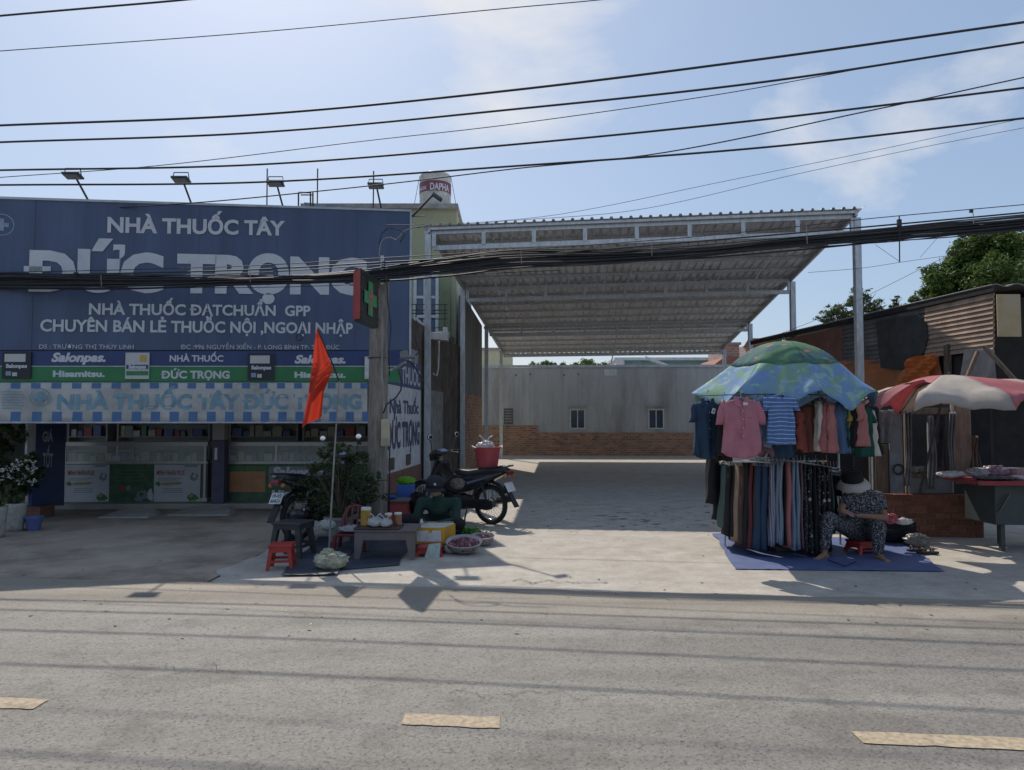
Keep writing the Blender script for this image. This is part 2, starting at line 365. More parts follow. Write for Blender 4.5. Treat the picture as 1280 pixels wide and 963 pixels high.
# road markings
M_line = mat('faded_yellow_line', (0.42, 0.335, 0.23), 0.8, 0.25, 30, 0.3, 60, dirt='#7d7568', dirt_amt=0.9, dscale=22)
def dash(xa, xb, y0, label):
    q = MB(); w_ = 0.072; n = 30
    def P_(i, sgn):
        x = xa + (xb - xa) * i / n
        return Vector((x, road_y(x, y0) + sgn * (w_ + mnoise.noise(Vector((x * 8, sgn * 5, 1))) * 0.014 + mnoise.noise(Vector((x * 31, sgn * 5, 1))) * 0.008), 0.013))
    vs = [P_(i, -1) for i in range(n + 1)] + [P_(i, 1) for i in range(n + 1)]
    q.add(vs, [(i, i + 1, n + 2 + i, n + 1 + i) for i in range(n)])
    o = q.build('road_marking', M_line, recalc=False); struct(o); o['label'] = label
pm = gr(564, 904); y0m = pm.y - RS * pm.x
dash(gr(0, 881).x - 0.9, gr(55, 881).x, y0m - 0.0, 'faded yellow road dash')
dash(gr(503, 904).x, gr(625, 904).x, y0m, 'faded yellow road dash')
dash(gr(1075, 928).x, gr(1075, 928).x + 2.0, y0m, 'faded yellow road dash')
for xa in (-7.5, 5.4): dash(xa, xa + 0.6, y0m, 'faded yellow road dash')
# leaves, scraps and stones lying about
M_scrap = mat('litter_scraps', (0.10, 0.085, 0.06), 0.9, 0.6, 9)
M_scrapw = mat('litter_pale', (0.5, 0.49, 0.46), 0.9, 0.3, 9)
for mm, nn, nm in ((M_scrap, 260, 'litter'), (M_scrapw, 60, 'litter')):
    q = MB()
    for i in range(nn):
        if random.random() < 0.55: px, py = random.uniform(620, 900), random.gauss(645, 12)
        else: px, py = random.uniform(0, 1280), random.uniform(650, 800)
        p = gr(px, max(585, py), 0.008); r = random.uniform(0.008, 0.028) * (0.7 if mm is M_scrapw else 1); a = random.uniform(0, 6.3)
        pts = [p + Vector((math.cos(a + k * 1.5708) * r * (1 if k % 2 else 0.5), math.sin(a + k * 1.5708) * r * (1 if k % 2 else 0.5), random.uniform(0, 0.008))) for k in range(4)]
        q.quad(*pts)
    o = q.build(nm, mm, recalc=False); o['kind'] = 'stuff'; o['label'] = 'dry leaves and scraps strewn over the concrete' if mm is M_scrap else 'pale paper bits and pebbles on the concrete'

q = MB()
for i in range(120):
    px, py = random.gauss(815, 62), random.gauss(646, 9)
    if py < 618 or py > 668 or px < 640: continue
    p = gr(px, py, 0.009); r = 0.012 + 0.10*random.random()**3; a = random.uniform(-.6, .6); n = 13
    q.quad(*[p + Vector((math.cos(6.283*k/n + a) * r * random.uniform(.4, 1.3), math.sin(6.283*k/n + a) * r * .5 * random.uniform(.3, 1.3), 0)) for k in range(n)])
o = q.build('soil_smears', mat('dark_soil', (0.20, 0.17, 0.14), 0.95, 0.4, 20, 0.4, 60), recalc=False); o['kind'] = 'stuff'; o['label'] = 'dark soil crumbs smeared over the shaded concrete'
# a crack running along the slab edge and patches on the road
M_crack = mat('dark_crack', (0.05, 0.045, 0.04), 0.95, 0.3, 20)
def crack(p0, p1, w_, seed, z, nm='road_crack'):
    q = MB(); n = 60; A, B = Vector(p0), Vector(p1); sd_ = Vector((-(B-A).y, (B-A).x, 0)).normalized(); vs = []
    for i in range(n + 1):
        c = A.lerp(B, i/n) + sd_ * (mnoise.noise(Vector((i*.11, seed, 0)))*.16 + mnoise.noise(Vector((i*.5, seed, 3)))*.04); hw = w_*(.35 + abs(mnoise.noise(Vector((i*.3, seed, 9))))*1.6); c.z = z
        vs += [c - sd_*hw, c + sd_*hw]
    q.add(vs, [(2*i, 2*i+2, 2*i+3, 2*i+1) for i in range(n)]); struct(q.build(nm, M_crack, recalc=False))
crack(gr(640, 728), gr(760, 730), .010, 1, .0135); crack(gr(1150, 712), gr(905, 652), .003, 2, .0135)
crack(gr(560, 868), gr(760, 872), .0035, 3, .0145); crack(gr(700, 590), gr(905, 596), .02, 4, .0135)
crack(gr(100, 830), gr(330, 842), .003, 5, .0145)
# ================================================================ PHARMACY
F = Frame((-7.41, 10.65), (-1.725, 12.40))               # sign plane
M_sign = mat('blue_sign_sheet', (0.072, 0.105, 0.190), 0.42, 0.22, 0.9, 0.5, 1.6, dirt='#4a5670', dirt_amt=0.6, dscale=1.1, stretch=(2.4, 2.4, 0.3), bdist=0.06)
M_signf = mat('sign_edge_metal', (0.42, 0.44, 0.47), 0.4, 0.2, 4, metal=0.4)
M_green = mat('green_sign_strip', (0.035, 0.20, 0.075), 0.45, 0.15, 2)
M_navy = mat('navy_sign_strip', (0.035, 0.06, 0.17), 0.45, 0.15, 2)
M_wallcream = mat('painted_wall_grey', (0.34, 0.34, 0.33), 0.85, 0.2, 2, 0.2, 20, dirt='#4b463f', dirt_amt=0.5)
sh = thing('pharmacy_building', 'single storey pharmacy with huge blue signboard across its front', 'pharmacy', (-4.5, 13.5, 0))
# big sign in vertical sheets
seams = [-150, -52, 43, 145, 248, 347, 445, 512]
zt = [F.px(x, 249 + 16 * x / 515.0).z for x in seams]
zb = F.px(300, 438).z; zbs = [F.px(x, 438).z for x in seams]
for i in range(len(seams) - 1):
    a0 = F.hit(seams[i], 300)[0] - 0.004; a1 = F.hit(seams[i+1], 300)[0] + 0.004
    q = MB(); of = 0.0 + (0.008 if i % 2 else 0)
    q.hexa([F.pt(a0, zbs[i], of-0.04), F.pt(a1, zbs[i+1], of-0.04), F.pt(a1, zbs[i+1], of), F.pt(a0, zbs[i], of), F.pt(a0, zt[i], of-0.04), F.pt(a1, zt[i+1], of-0.04), F.pt(a1, zt[i+1], of), F.pt(a0, zt[i], of)])
    q.build('sign_panel', M_sign, sh)
aL = F.hit(-150, 300)[0]; aR = F.hit(512, 300)[0]
q = MB(); szbox(F, aR, aR + 0.035, zb - 0.12, zt[-1] + 0.02, 0.02, 0.10, q)
q.hexa([F.pt(aL, zt[0], -0.05), F.pt(aR + 0.035, zt[-1], -0.05), F.pt(aR + 0.035, zt[-1], 0.02), F.pt(aL, zt[0], 0.02),
        F.pt(aL, zt[0]+0.035, -0.05), F.pt(aR + 0.035, zt[-1]+0.035, -0.05), F.pt(aR + 0.035, zt[-1]+0.035, 0.02), F.pt(aL, zt[0]+0.035, 0.02)])
q.build('sign_frame', M_signf, sh)
# corrugated return of the sign box, facing right
M_corr = mat('grey_corrugated_side', (0.30, 0.32, 0.35), 0.5, 0.2, 3, metal=0.4, dirt='#5a554e', dirt_amt=0.4)
q = MB(); n = 28
def side_fn(u_, v_):
    return F.pt(aR + 0.02 + 0.015 * math.cos(u_ * 60), zb + 0.15 + (zt[-1] - zb - 0.15) * v_, -0.1 - u_ * 1.25)
q.grid(side_fn, 60, 1); q.build('sign_side_sheet', M_corr, sh, recalc=False)
# flat strips below (navy and green) 
zg = F.px(300, 458).z; zg2 = F.px(300, 478).z; aS = F.hit(500, 460)[0]
fbox(F, -150, 439, 500, 457.5, 0.03, 0.12, 'light_box_upper_strip', M_navy, sh)
fbox(F, -150, 457.6, 500, 458.5, 0.034, 0.1, 'light_box_trim', M_white, sh)
fbox(F, -150, 458.6, 500, 477.5, 0.03, 0.12, 'light_box_lower_strip', M_green, sh)
# the writing
T = lambda s, x0, y0, x1, y1, b=0.03, sk=0, sh_=0.0, off=0.016, m=M_letter: ftext(F, s, x0, y0, x1, y1, off, m, sh, b, sh_, sk)
T('NHÀ THUỐC TÂY', 134, 271, 356, 290, 0.035, 4)
T('ĐỨC TRỌNG', 29, 313, 459, 361, 0.055, 5)
T('NHÀ THUỐC ĐẠTCHUẨN  GPP', 111, 379, 388, 393, 0.03, 2)
T('CHUYÊN BÁN LẺ THUỐC NỘI ,NGOẠI NHẬP', 50, 399, 441, 414, 0.03, 3)
T('DS : TRƯƠNG THỊ THÙY LINH', 49, 430.5, 167, 436, 0.0, 0.3)
T('ĐC :996 NGUYỄN XIỂN - P. LONG BÌNH TP- THỦ ĐỨC', 226, 430.8, 424, 436.5, 0.0, 0.3, m=M_letter)
def strip_text(): pass
T('Salonpas.', 64, 441, 132, 452, 0.05, 0, 0.25, 0.034)
T('Hisamitsu.', 66, 463.5, 131, 471, 0.05, 0, 0.0, 0.034)
T('NHÀ THUỐC', 212, 444, 279, 452, 0.03, 0, 0, 0.034)
T('ĐỨC TRỌNG', 201, 463.5, 287, 473, 0.04, 0, 0, 0.034)
T('Salonpas.', 368, 444, 432, 454, 0.05, 0, 0.25, 0.034)
T('Hisamitsu.', 368, 465, 432, 472, 0.05, 0, 0.0, 0.034)
# round emblem at the left end
M_embl = mat('emblem_pale_blue', (0.25, 0.33, 0.45), 0.5, 0.2, 8)
def ring_on(fr, px, py, rpx, wpx, off, m, parent, name='emblem_ring'):
    a, z = fr.hit(px, py, off); a2, _ = fr.hit(px + rpx, py, off); r = abs(a2 - a); w_ = r * wpx / rpx; q = MB(); n = 40
    q.rings([[fr.pt(a + math.cos(2*math.pi*k/n) * rr, z + math.sin(2*math.pi*k/n) * rr, off) for k in range(n)] for rr in (r, r - w_)], cap=False)
    return q.build(name, m, parent, recalc=False)
ring_on(F, 2, 281, 16, 1.2, 0.012, M_embl, sh)
def cross_on(fr, px, py, h, w_, off, m, parent, name='emblem_cross'):
    a, z = fr.hit(px, py, off); a2, _ = fr.hit(px + h, py, off); r = abs(a2 - a); t = r * w_ / h; q = MB()
    for (dx, dz) in ((r, t), (t, r)): q.quad(fr.pt(a-dx, z-dz, off + (0.001 if dx == t else 0)), fr.pt(a+dx, z-dz, off + (0.001 if dx == t else 0)), fr.pt(a+dx, z+dz, off + (0.001 if dx == t else 0)), fr.pt(a-dx, z+dz, off + (0.001 if dx == t else 0)))
    return q.build(name, m, parent, recalc=False)
cross_on(F, 2, 281, 9, 3, 0.013, M_embl, sh)
# product boards on the strip
M_pk = mat('packet_dark', (0.02, 0.024, 0.035), 0.4, 0.1, 5); M_pw = mat('packet_white', (0.55, 0.56, 0.56), 0.5, 0.15, 20, dirt='#8a7a50', dirt_amt=0.4, dscale=20)
def packet(x0, y0, x1, y1, base, label):
    p = fbox(F, x0, y0, x1, y1, 0.075, 0.04, 'product_board', base, sh)
    W, H = x1 - x0, y1 - y0
    def sub(fx0, fy0, fx1, fy1, m, nm): return fbox(F, x0 + W*fx0, y0 + H*fy0, x0 + W*fx1, y0 + H*fy1, 0.081, 0.004, nm, m, p)
    if base is M_pk:
        sub(0.08, 0.08, 0.82, 0.38, M_pw, 'printed_picture'); sub(0.12, 0.74, 0.3, 0.9, M_embl, 'printed_picture'); sub(0.35, 0.78, 0.52, 0.92, M_pw, 'printed_picture')
    else:
        sub(0.03, 0.46, 0.97, 0.62, M_navy, 'printed_band'); sub(0.03, 0.7, 0.97, 0.86, M_green, 'printed_band'); sub(0.62, 0.1, 0.9, 0.34, mat('packet_yellow', (0.5, 0.38, 0.08), 0.5), 'printed_picture')
    ftext(F, 'Salonpas', x0 + W*0.12, y0 + H*0.46, x1 - W*0.12, y0 + H*0.60, 0.083, M_letter, p, 0.05)
    return p
packet(3, 440, 38, 473, M_pk, ''); packet(157, 441, 186, 474, M_pw, ''); packet(310, 442, 343, 475, M_pk, '')
fbox(F, 456, 446, 470, 474, 0.06, 0.02, 'printed_board', M_white, sh)
# roof slab, parapet edge, back part of the building
M_plaster = mat('stained_plaster', (0.20, 0.19, 0.17), 0.9, 0.3, 2, 0.3, 20, dirt='#2c2824', dirt_amt=0.6)
q = MB(); szbox(F, aL - 3, aR - 0.25, zb + 0.3, zb + 0.42, -0.06, 9.0, q); q.build('roof_slab', M_plaster, sh)
q = MB()
szbox(F, F.hit(302, 256)[0], F.hit(336, 256)[0], F.px(300, 262, -1.2).z, F.px(320, 257, -1.2).z, -1.2, 0.3, q)
szbox(F, F.hit(380, 256, -1.5)[0], F.hit(516, 256, -1.5)[0], F.px(400, 268, -1.5).z, F.px(450, 259, -1.5).z, -1.5, 3.0, q)
q.build('roof_ridge_sheet', mat('roof_grey', (0.28, 0.30, 0.30), 0.6, 0.3, 6, metal=0.3), sh)
# awning (hanging valance)
FA = Frame(F.pt(0, 0, 0.06)[:2], F.pt(6, 0, 0.06)[:2])
M_aw = mat('awning_canvas', (0.56, 0.55, 0.53), 0.85, 0.12, 3, 0.15, 60, dirt='#5f5a52', dirt_amt=0.4, trans=0.15)
M_awb = mat('awning_blue', (0.11, 0.20, 0.38), 0.85, 0.12, 3, trans=0.1)
M_awt = mat('awning_letter', (0.20, 0.32, 0.38), 0.85, 0.25, 6)
aw = thing('awning', 'blue and white striped canvas awning with faded lettering over the shop front', 'awning', (-4.5, 11.0, 1.6))
a0 = FA.hit(-120, 500)[0]; a1 = FA.hit(459, 500)[0]; 
AL_, AR_ = FA.hit(0, 500)[0], FA.hit(459, 500)[0]
def zy(a, y):
    f = (a - AL_)/(AR_ - AL_); return FA.px(0, y).z*(1-f) + FA.px(459, y).z*f
def zaw(a, v): return zy(a, 528.5)*(1-v) + zy(a, 478.5)*v
V1, V2 = (528.5-486)/50, (528.5-516.5)/50
def wav(a, z): return 0.012 * math.sin(a * 9 + z * 3) + 0.008 * math.sin(a * 23) 
q = MB(); NS = 200
q.grid(lambda u_, v_: FA.pt(a0 + (a1-a0)*u_, zaw(a0 + (a1-a0)*u_, v_), 0.02 + wav(a0 + (a1-a0)*u_, v_) + 0.05*(1-v_)), NS, 6)
q.build('canvas', M_aw, aw, smooth=True, recalc=False, thick=0.006)
def aw_rect(aa, ab, za, zc, m, name, parent, e=0.007):
    q = MB(); n = max(1, int((ab-aa)/0.05))
    def fn(u_, v_):
        a = aa + (ab-aa)*u_; vv = za + (zc-za)*v_; z = zaw(a, vv)
        return FA.pt(a, z, 0.02 + wav(a, vv) + 0.05*(1-vv) + e)
    q.grid(fn, n, 2); return q.build(name, m, parent, recalc=False)
a = a0 + 0.05; k = 0
xs_top = FA.hit(62, 480)[0] - FA.hit(38, 480)[0]
per = (FA.hit(256, 480)[0] - FA.hit(38, 480)[0]) / 9.0
st = FA.hit(14.0, 480)[0] - 5 * per
while st < a1 - 0.1:
    if st > a0: aw_rect(st, st + per * 0.46, V1, 0.99, M_awb, 'blue_stripe', aw); aw_rect(st + per*0.1, st + per * 0.58, 0.01, V2 + .03, M_awb, 'blue_stripe', aw)
    st += per
q = MB(); q.tube([FA.pt(a0, zaw(a0, 0), 0.08), FA.pt(a1, zaw(a1, 0), 0.08)], 0.016); q.build('bottom_bar', M_galv, aw)
def aw_text(s, x0, y0, x1, y1):
    vs, fs = text_mesh(s, 0.045); p0, z0 = FA.hit(x0, y1, .05); p1, _ = FA.hit(x1, y1, .05); v0 = (528.5-y1)/50; v1 = (528.5-y0)/50
    lo = min(v.x for v in vs); hi = max(v.x for v in vs); out = []
    for v in vs:
        a = p0 + (p1-p0)*(v.x-lo)/(hi-lo); vv = v0 + (v1-v0)*v.y/0.727; z = zaw(a, vv)
        out.append(FA.pt(a, z, 0.02 + wav(a, vv) + 0.05*(1-vv) + 0.009))
    q = MB(); q.add(out, fs); q.build('lettering', M_awt, aw, recalc=False)
aw_text('NHÀ THUỐC TÂY ĐỨC TRỌNG', 71, 493, 452, 511)
ring_on(FA, 50, 497, 13, 1.3, 0.085, M_awt, aw); cross_on(FA, 50, 497, 8.5, 3.4, 0.086, M_awt, aw)
q = MB()
for i in range(7): aa, z_ = FA.hit(3, 490 + i*3.4, .06); ab, _ = FA.hit(28 + (i % 3)*2, 490, .06); q.quad(FA.pt(aa, z_-0.006, 0.085), FA.pt(ab, z_-0.006, 0.085), FA.pt(ab, z_+0.006, 0.085), FA.pt(aa, z_+0.006, 0.085))
q.build('small_print', M_awt, aw, recalc=False)
# ---- shop interior and walls
FC = Frame((-8.0, 13.45), (-2.0, 13.6))       # counter plane
floor_z = 0.10
M_sfloor = mat('shop_floor_tile', (0.30, 0.28, 0.25), 0.5, 0.15, 3)
q = MB(); aC0 = FC.hit(-260, 600)[0]; aC1 = FC.hit(478, 600)[0]
szbox(FC, aC0, aC1, 0.0, floor_z, 0.35, 6.0, q); q.build('floor_slab', M_sfloor, sh, bevel=0.01)
M_dark = mat('interior_wall', (0.16, 0.16, 0.15), 0.8, 0.2, 3)
q = MB(); szbox(FC, aC0, aC1 + 0.0, floor_z, zb + 0.3, -4.0, 0.15, q); q.build('back_wall', M_dark, sh)
q = MB(); szbox(FC, aC0 - 0.15, aC0, 0.0, zb + 0.3, 0.5, 6.0, q); q.build('left_wall', M_dark, sh)
# side wall facing the lot
SWa = at(478, 560, 12.35); SWd = (at(535, 560, 16.5) - SWa); FS = Frame((SWa.x, SWa.y), (SWa.x + SWd.x, SWa.y + SWd.y))
FS.n = Vector((FS.u.y, -FS.u.x, 0))
if FS.n.x < 0: FS.n = -FS.n
zz = FS.pt(0, 0)
q = MB(); szbox(FS, 0.0, FS.len + 1.2, 0.0, zb + 0.32, 0.0, 0.15, q); q.build('side_wall', M_wallcream, sh)
M_brickred = mat('red_brown_base', (0.20, 0.10, 0.075), 0.8, 0.25, 6, 0.3, 30)
zbr = FS.px(485, 592).z
q = MB(); szbox(FS, 0.0, 3.0, 0.0, zbr, 0.05, 0.05, q); q.build('wall_base', M_brickred, sh)
# side sign boards
sb = thing('side_signboard', 'white board with blue lettering on the side wall of the pharmacy', 'signboard', FS.pt(1.3, zbr, 0.02))
s1 = FS.hit(524, 520)[0]
zbl = FS.px(500, 483, 0.03).z; ztop = FS.px(505, 449, 0.03).z
q = MB(); szbox(FS, 0.02, s1, zbr, zbl, 0.03, 0.03, q); q.build('white_board', M_white, sb)
q = MB(); szbox(FS, 0.02, s1, zbl + 0.005, ztop, 0.032, 0.03, q); q.build('navy_board', M_navy, sb)
M_bl = mat('blue_letter', (0.05, 0.06, 0.14), 0.5, 0.1)
def stext(s, sa, sb_, z0, z1, m, b=0.03):
    return lettering(s, FS.pt(sa, z0, 0.036), FS.pt(sb_, z0, 0.036), Vector((0, 0, z1 - z0)), m, sb, b)
stext('NHÀ THUỐC', 0.05, s1 - 0.1, zbl + 0.08, zbl + 0.40, M_letter)
zh = zbl - zbr
stext('Nhà Thuốc', 0.35, s1 - 0.25, zbr + zh*0.68, zbr + zh*0.84, M_bl)
stext('ĐỨC TRỌNG', 0.15, s1 - 0.12, zbr + zh*0.28, zbr + zh*0.58, M_bl, 0.04)
for sa in (0.3, 1.7):
    q = MB(); szbox(FS, sa, sa + 0.45, zbr + 0.05, zbr + 0.26, 0.035, 0.004, q); q.build('dark_picture', M_pk, sb)
# blue side board at the left end with GIÁ TỐT
gb = thing('vertical_signboard', 'tall blue board reading GIÁ TỐT at left end of shop front', 'signboard', gr(60, 640))
FG = Frame((at(43, 560, 11.6).x, 11.6), (at(80, 560, 12.9).x, 12.9))
fbox(FG, 43, 524, 80, 632, 0, 0.05, 'board', M_navy, gb); 
def gtext(s, y0, y1, x0=53, x1=66): ftext(FG, s, x0, y0, x1, y1, 0.006, M_letter, gb, 0.03)
gtext('GIÁ', 539, 552); gtext('TỐT', 566, 584)
fbox(FG, 35, 524, 43, 598, 0.01, 0.03, 'white_post', M_white, gb)
# counters
M_alu = mat('aluminium_frame', (0.42, 0.42, 0.41), 0.4, 0.1, 10, metal=0.4)
M_glass = bpy.data.materials.new('counter_glass'); M_glass.use_nodes = True; N, L, b = nodes_of(M_glass)
b.inputs['Base Color'].default_value = (0.75, 0.8, 0.8, 1); b.inputs['Roughness'].default_value = 0.08; b.inputs['Alpha'].default_value = 0.22
def counter(x0, x1, label, posters, uprights):
    fr = FC; c0 = fr.px(x0, 632); t = thing('display_counter', label, 'counter', fr.pt(fr.hit(x0, 600)[0], floor_z, 0))
    sa, sb_ = fr.hit(x0, 600)[0], fr.hit(x1, 600)[0]; Z = lambda y: fr.px((x0+x1)/2, y).z
    q = MB(); szbox(fr, sa, sb_, floor_z, floor_z + 0.06, 0.0, 0.5, q); szbox(fr, sa, sb_, Z(580), Z(577), 0.01, 0.52, q); szbox(fr, sa, sb_, Z(557.5), Z(553), 0.01, 0.52, q)
    q.build('rail', M_alu, t)
    q = MB()
    for ux in uprights:
        s_ = fr.hit(ux, 600)[0]; szbox(fr, s_ - 0.02, s_ + 0.02, floor_z + 0.06 if ux in (uprights[0], uprights[-1]) else Z(577), Z(556), 0.013, 0.03, q)
    q.build('upright', M_alu, t)
    q = MB(); szbox(fr, sa, sb_, floor_z + 0.06, Z(580), -0.02, 0.45, q); q.build('cabinet_body', M_dark, t)
    q = MB(); szbox(fr, sa + .02, sb_ - .02, Z(577), Z(557.5), 0.0, 0.008, q); q.build('glass_front', M_glass, t)
    q = MB(); szbox(fr, sa + .02, sb_ - .02, Z(552.9), Z(552.4), 0.0, 0.5, q); q.build('glass_top', M_glass, t)
    return t, Z
ct, Z = counter(80, 259, 'glass medicine counter with white and green posters along its front', None, (81, 166, 256))
M_pos_w = mat('poster_white', (0.46, 0.47, 0.48), 0.5, 0.1, 3); M_pos_g = mat('poster_green', (0.055, 0.115, 0.065), 0.5, 0.35, 5); M_pos_r = mat('poster_red', (0.32, 0.05, 0.05), 0.5)
M_pos_leaf = mat('poster_leaf', (0.08, 0.17, 0.05), 0.5, 0.4, 20); M_pos_o = mat('poster_orange', (0.42, 0.20, 0.09), 0.5, 0.2, 5); M_pos_y = mat('poster_olive', (0.30, 0.28, 0.14), 0.5, 0.2, 5)
M_pos_grey = mat('poster_grey', (0.20, 0.22, 0.24), 0.5, 0.2, 5)
def poster(x0, x1, kind):
    p = fbox(FC, x0, 581, x1, 628.5, 0.012, 0.006, 'poster', {'w': M_pos_w, 'g': M_pos_g, 's': M_pos_g}[kind], ct if x1 < 262 else ct2)
    W = x1 - x0
    def patch(fx0, fy0, fx1, fy1, m, nm='print', off=0.014, mb=None): return fbox(FC, x0+W*fx0, 581+47.5*fy0, x0+W*fx1, 581+47.5*fy1, off, 0.001, nm, m, p)
    def blob(cx, cy, rx, ry, m, seed, off=0.014):
        q = MB(); pts = []; rnd = random.Random(seed)
        for k in range(18):
            t = 2*math.pi*k/18; r = rnd.uniform(0.6, 1.0); pts.append(FC.px(x0+W*(cx+rx*r*math.cos(t)), 581+47.5*(cy+ry*r*math.sin(t)), off))
        q.quad(*pts); q.build('print', m, p, recalc=False)
    if kind == 'w':
        ftext(FC, 'MINH NHÂN PLUS', x0+W*0.05, 581+7, x0+W*0.66, 581+13, 0.015, M_pos_r, p, 0.02)
        for i in range(2): patch(0.08, 0.36+0.04*i, 0.6-0.1*i, 0.375+0.04*i, M_pos_grey)
        blob(0.38, 0.50, 0.30, 0.06, M_pos_y, 4); blob(0.08, 0.50, 0.07, 0.07, M_pos_leaf, 5, 0.016)
        for i in range(3): patch(0.18, 0.62+0.05*i, 0.62, 0.635+0.05*i, M_pos_grey)
        blob(0.86, 0.33, 0.12, 0.14, M_pos_grey, 7); blob(0.88, 0.30, 0.05, 0.06, M_pos_w, 9, 0.016)
        blob(0.84, 0.86, 0.16, 0.13, M_pos_leaf, 8); blob(0.80, 0.82, 0.06, 0.05, M_pos_y, 10, 0.016)
        patch(0.66, 0.02, 0.95, 0.06, M_pos_grey)
    elif kind == 'g':
        for i in range(4): patch(0.1, 0.14+0.09*i, 0.85-0.12*(i % 2), 0.16+0.09*i, M_pos_leaf)
        blob(0.28, 0.63, 0.08, 0.10, M_pos_r, 3); blob(0.42, 0.62, 0.07, 0.09, M_pos_grey, 2)
        blob(0.75, 0.8, 0.16, 0.16, M_pos_grey, 12); blob(0.92, 0.8, 0.09, 0.2, M_pos_w, 13); blob(0.66, 0.9, 0.12, 0.08, M_pos_grey, 14, 0.016)
        blob(0.72, 0.78, 0.06, 0.07, M_pos_g, 15, 0.018)
    elif kind == 's':
        patch(0.03, 0.18, 0.40, 0.72, M_pos_o, 'print'); patch(0.44, 0.05, 0.98, 0.55, M_pos_grey, 'print'); patch(0.03, 0.05, 0.40, 0.15, M_pos_leaf)
        ftext(FC, 'Salonpas', x0+W*0.47, 584, x0+W*1.0, 596, 0.016, M_letter, p, 0.06, 0.2)
        ftext(FC, 'Hisamitsu', x0+W*0.47, 613, x0+W*1.0, 620, 0.016, M_letter, p, 0.06)
poster(82, 136, 'w'); poster(137, 192, 'g'); poster(193, 250, 'w')
ct2, Z2 = counter(281, 470, 'glass medicine counter with orange and green printed front behind the bush', None, (282, 345, 408, 468))
poster(283, 404, 's'); poster(408, 468, 'g')
# goods: boxes in the counters and on shelves behind
GC = [mat('pack_%s' % nm, c, 0.5, 0.25, 25) for nm, c in (('white', (0.5,0.5,0.5)), ('blue', (0.12,0.17,0.33)), ('red', (0.35,0.09,0.09)), ('cream', (0.45,0.42,0.33)), ('green', (0.10,0.24,0.14)), ('orange', (0.40,0.22,0.12)), ('grey', (0.24,0.25,0.26)))]
rnd = random.Random(11)
def box_of(pos_fr, s_, z_, w_, h_, d_, off, m, label, grp):
    q = MB(); szbox(pos_fr, s_, s_ + w_, z_, z_ + h_, off, d_, q); o = q.build('medicine_box', m, None)
    return tag(o, label, 'box', grp)
cn_ = {0: 'white', 1: 'blue', 2: 'red', 3: 'cream', 4: 'green', 5: 'orange', 6: 'grey'}
for (xa, xb, nm, grp) in ((84, 252, 'left', 'medicine boxes in the left glass counter'), (286, 465, 'right', 'medicine boxes in the right glass counter')):
    s_ = FC.hit(xa, 570)[0]; se = FC.hit(xb, 570)[0]
    while s_ < se - 0.12:
        ci = rnd.randrange(7); w_ = rnd.uniform(0.07, 0.15); h_ = rnd.uniform(0.09, 0.17)
        box_of(FC, s_, Z(577) + 0.002, w_, h_, 0.1, -0.04, GC[ci], '%s medicine box on the shelf inside the %s glass counter' % (cn_[ci], nm), '%s %s' % (cn_[ci], grp)); s_ += w_ + rnd.uniform(0.004, 0.03)
M_shelf = mat('shelf_white', (0.35, 0.36, 0.36), 0.5, 0.1)
for (xa, xb, lab) in ((84, 134, 'tall shelf of medicine at back left of the shop'), (146, 262, 'wide medicine shelf in the middle of the shop back'), (286, 372, 'medicine shelf behind the right counter'), (378, 462, 'medicine shelf at far right inside the shop')):
    of = -1.9
    sa, sb_ = FC.hit(xa, 550, of)[0], FC.hit(xb, 550, of)[0]
    t = thing('medicine_shelf', lab, 'shelf', FC.pt(sa, floor_z, of))
    q = MB(); szbox(FC, sa, sa+0.03, floor_z, 2.2, of, 0.35, q); szbox(FC, sb_-0.03, sb_, floor_z, 2.2, of, 0.35, q); szbox(FC, sa, sb_, floor_z, 2.2, of-0.36, 0.02, q); q.build('side_panel', M_shelf, t)
    for j in range(7):
        z_ = floor_z + 0.25 + j * 0.29
        q = MB(); szbox(FC, sa+0.03, sb_-0.03, z_, z_+0.02, of, 0.34, q); q.build('shelf_board', M_shelf, t)
        if z_ < 1.0: continue
        s_ = sa + 0.05
        while s_ < sb_ - 0.16:
            ci = rnd.randrange(7); w_ = rnd.uniform(0.08, 0.2); h_ = rnd.uniform(0.1, 0.23)
            box_of(FC, s_, z_ + 0.021, w_, h_, 0.12, of - 0.05, GC[ci], '%s medicine box on the %s' % (cn_[ci], lab), '%s medicine boxes on the %s' % (cn_[ci], lab)); s_ += w_ + rnd.uniform(0.005, 0.06)
# pillar at the shop front
FP = Frame((-8.0, 13.1), (-2.0, 13.25))
pl = thing('shop_pillar', 'dark purple painted pillar with pale upper part between the two counters', 'pillar', FP.px(271, 632))
M_purple = mat('purple_paint', (0.085, 0.08, 0.13), 0.6, 0.2, 5)
q = MB(); s0, s1_ = FP.hit(264, 600)[0], FP.hit(280, 600)[0]; szbox(FP, s0, s1_, 0.0, FP.px(270, 550).z, 0, 0.22, q); q.build('painted_base', M_purple, pl, bevel=0.01)
q = MB(); szbox(FP, s0 + .005, s1_ - .01, FP.px(270, 550).z, zb + 0.3, -0.005, 0.2, q); q.build('upper_shaft', M_wallcream, pl)
q = MB(); szbox(FP, s0 + .05, s0 + 0.1, FP.px(270, 575).z, FP.px(270, 560).z, 0.004, 0.003, q); q.build('paper_notice', M_white, pl)
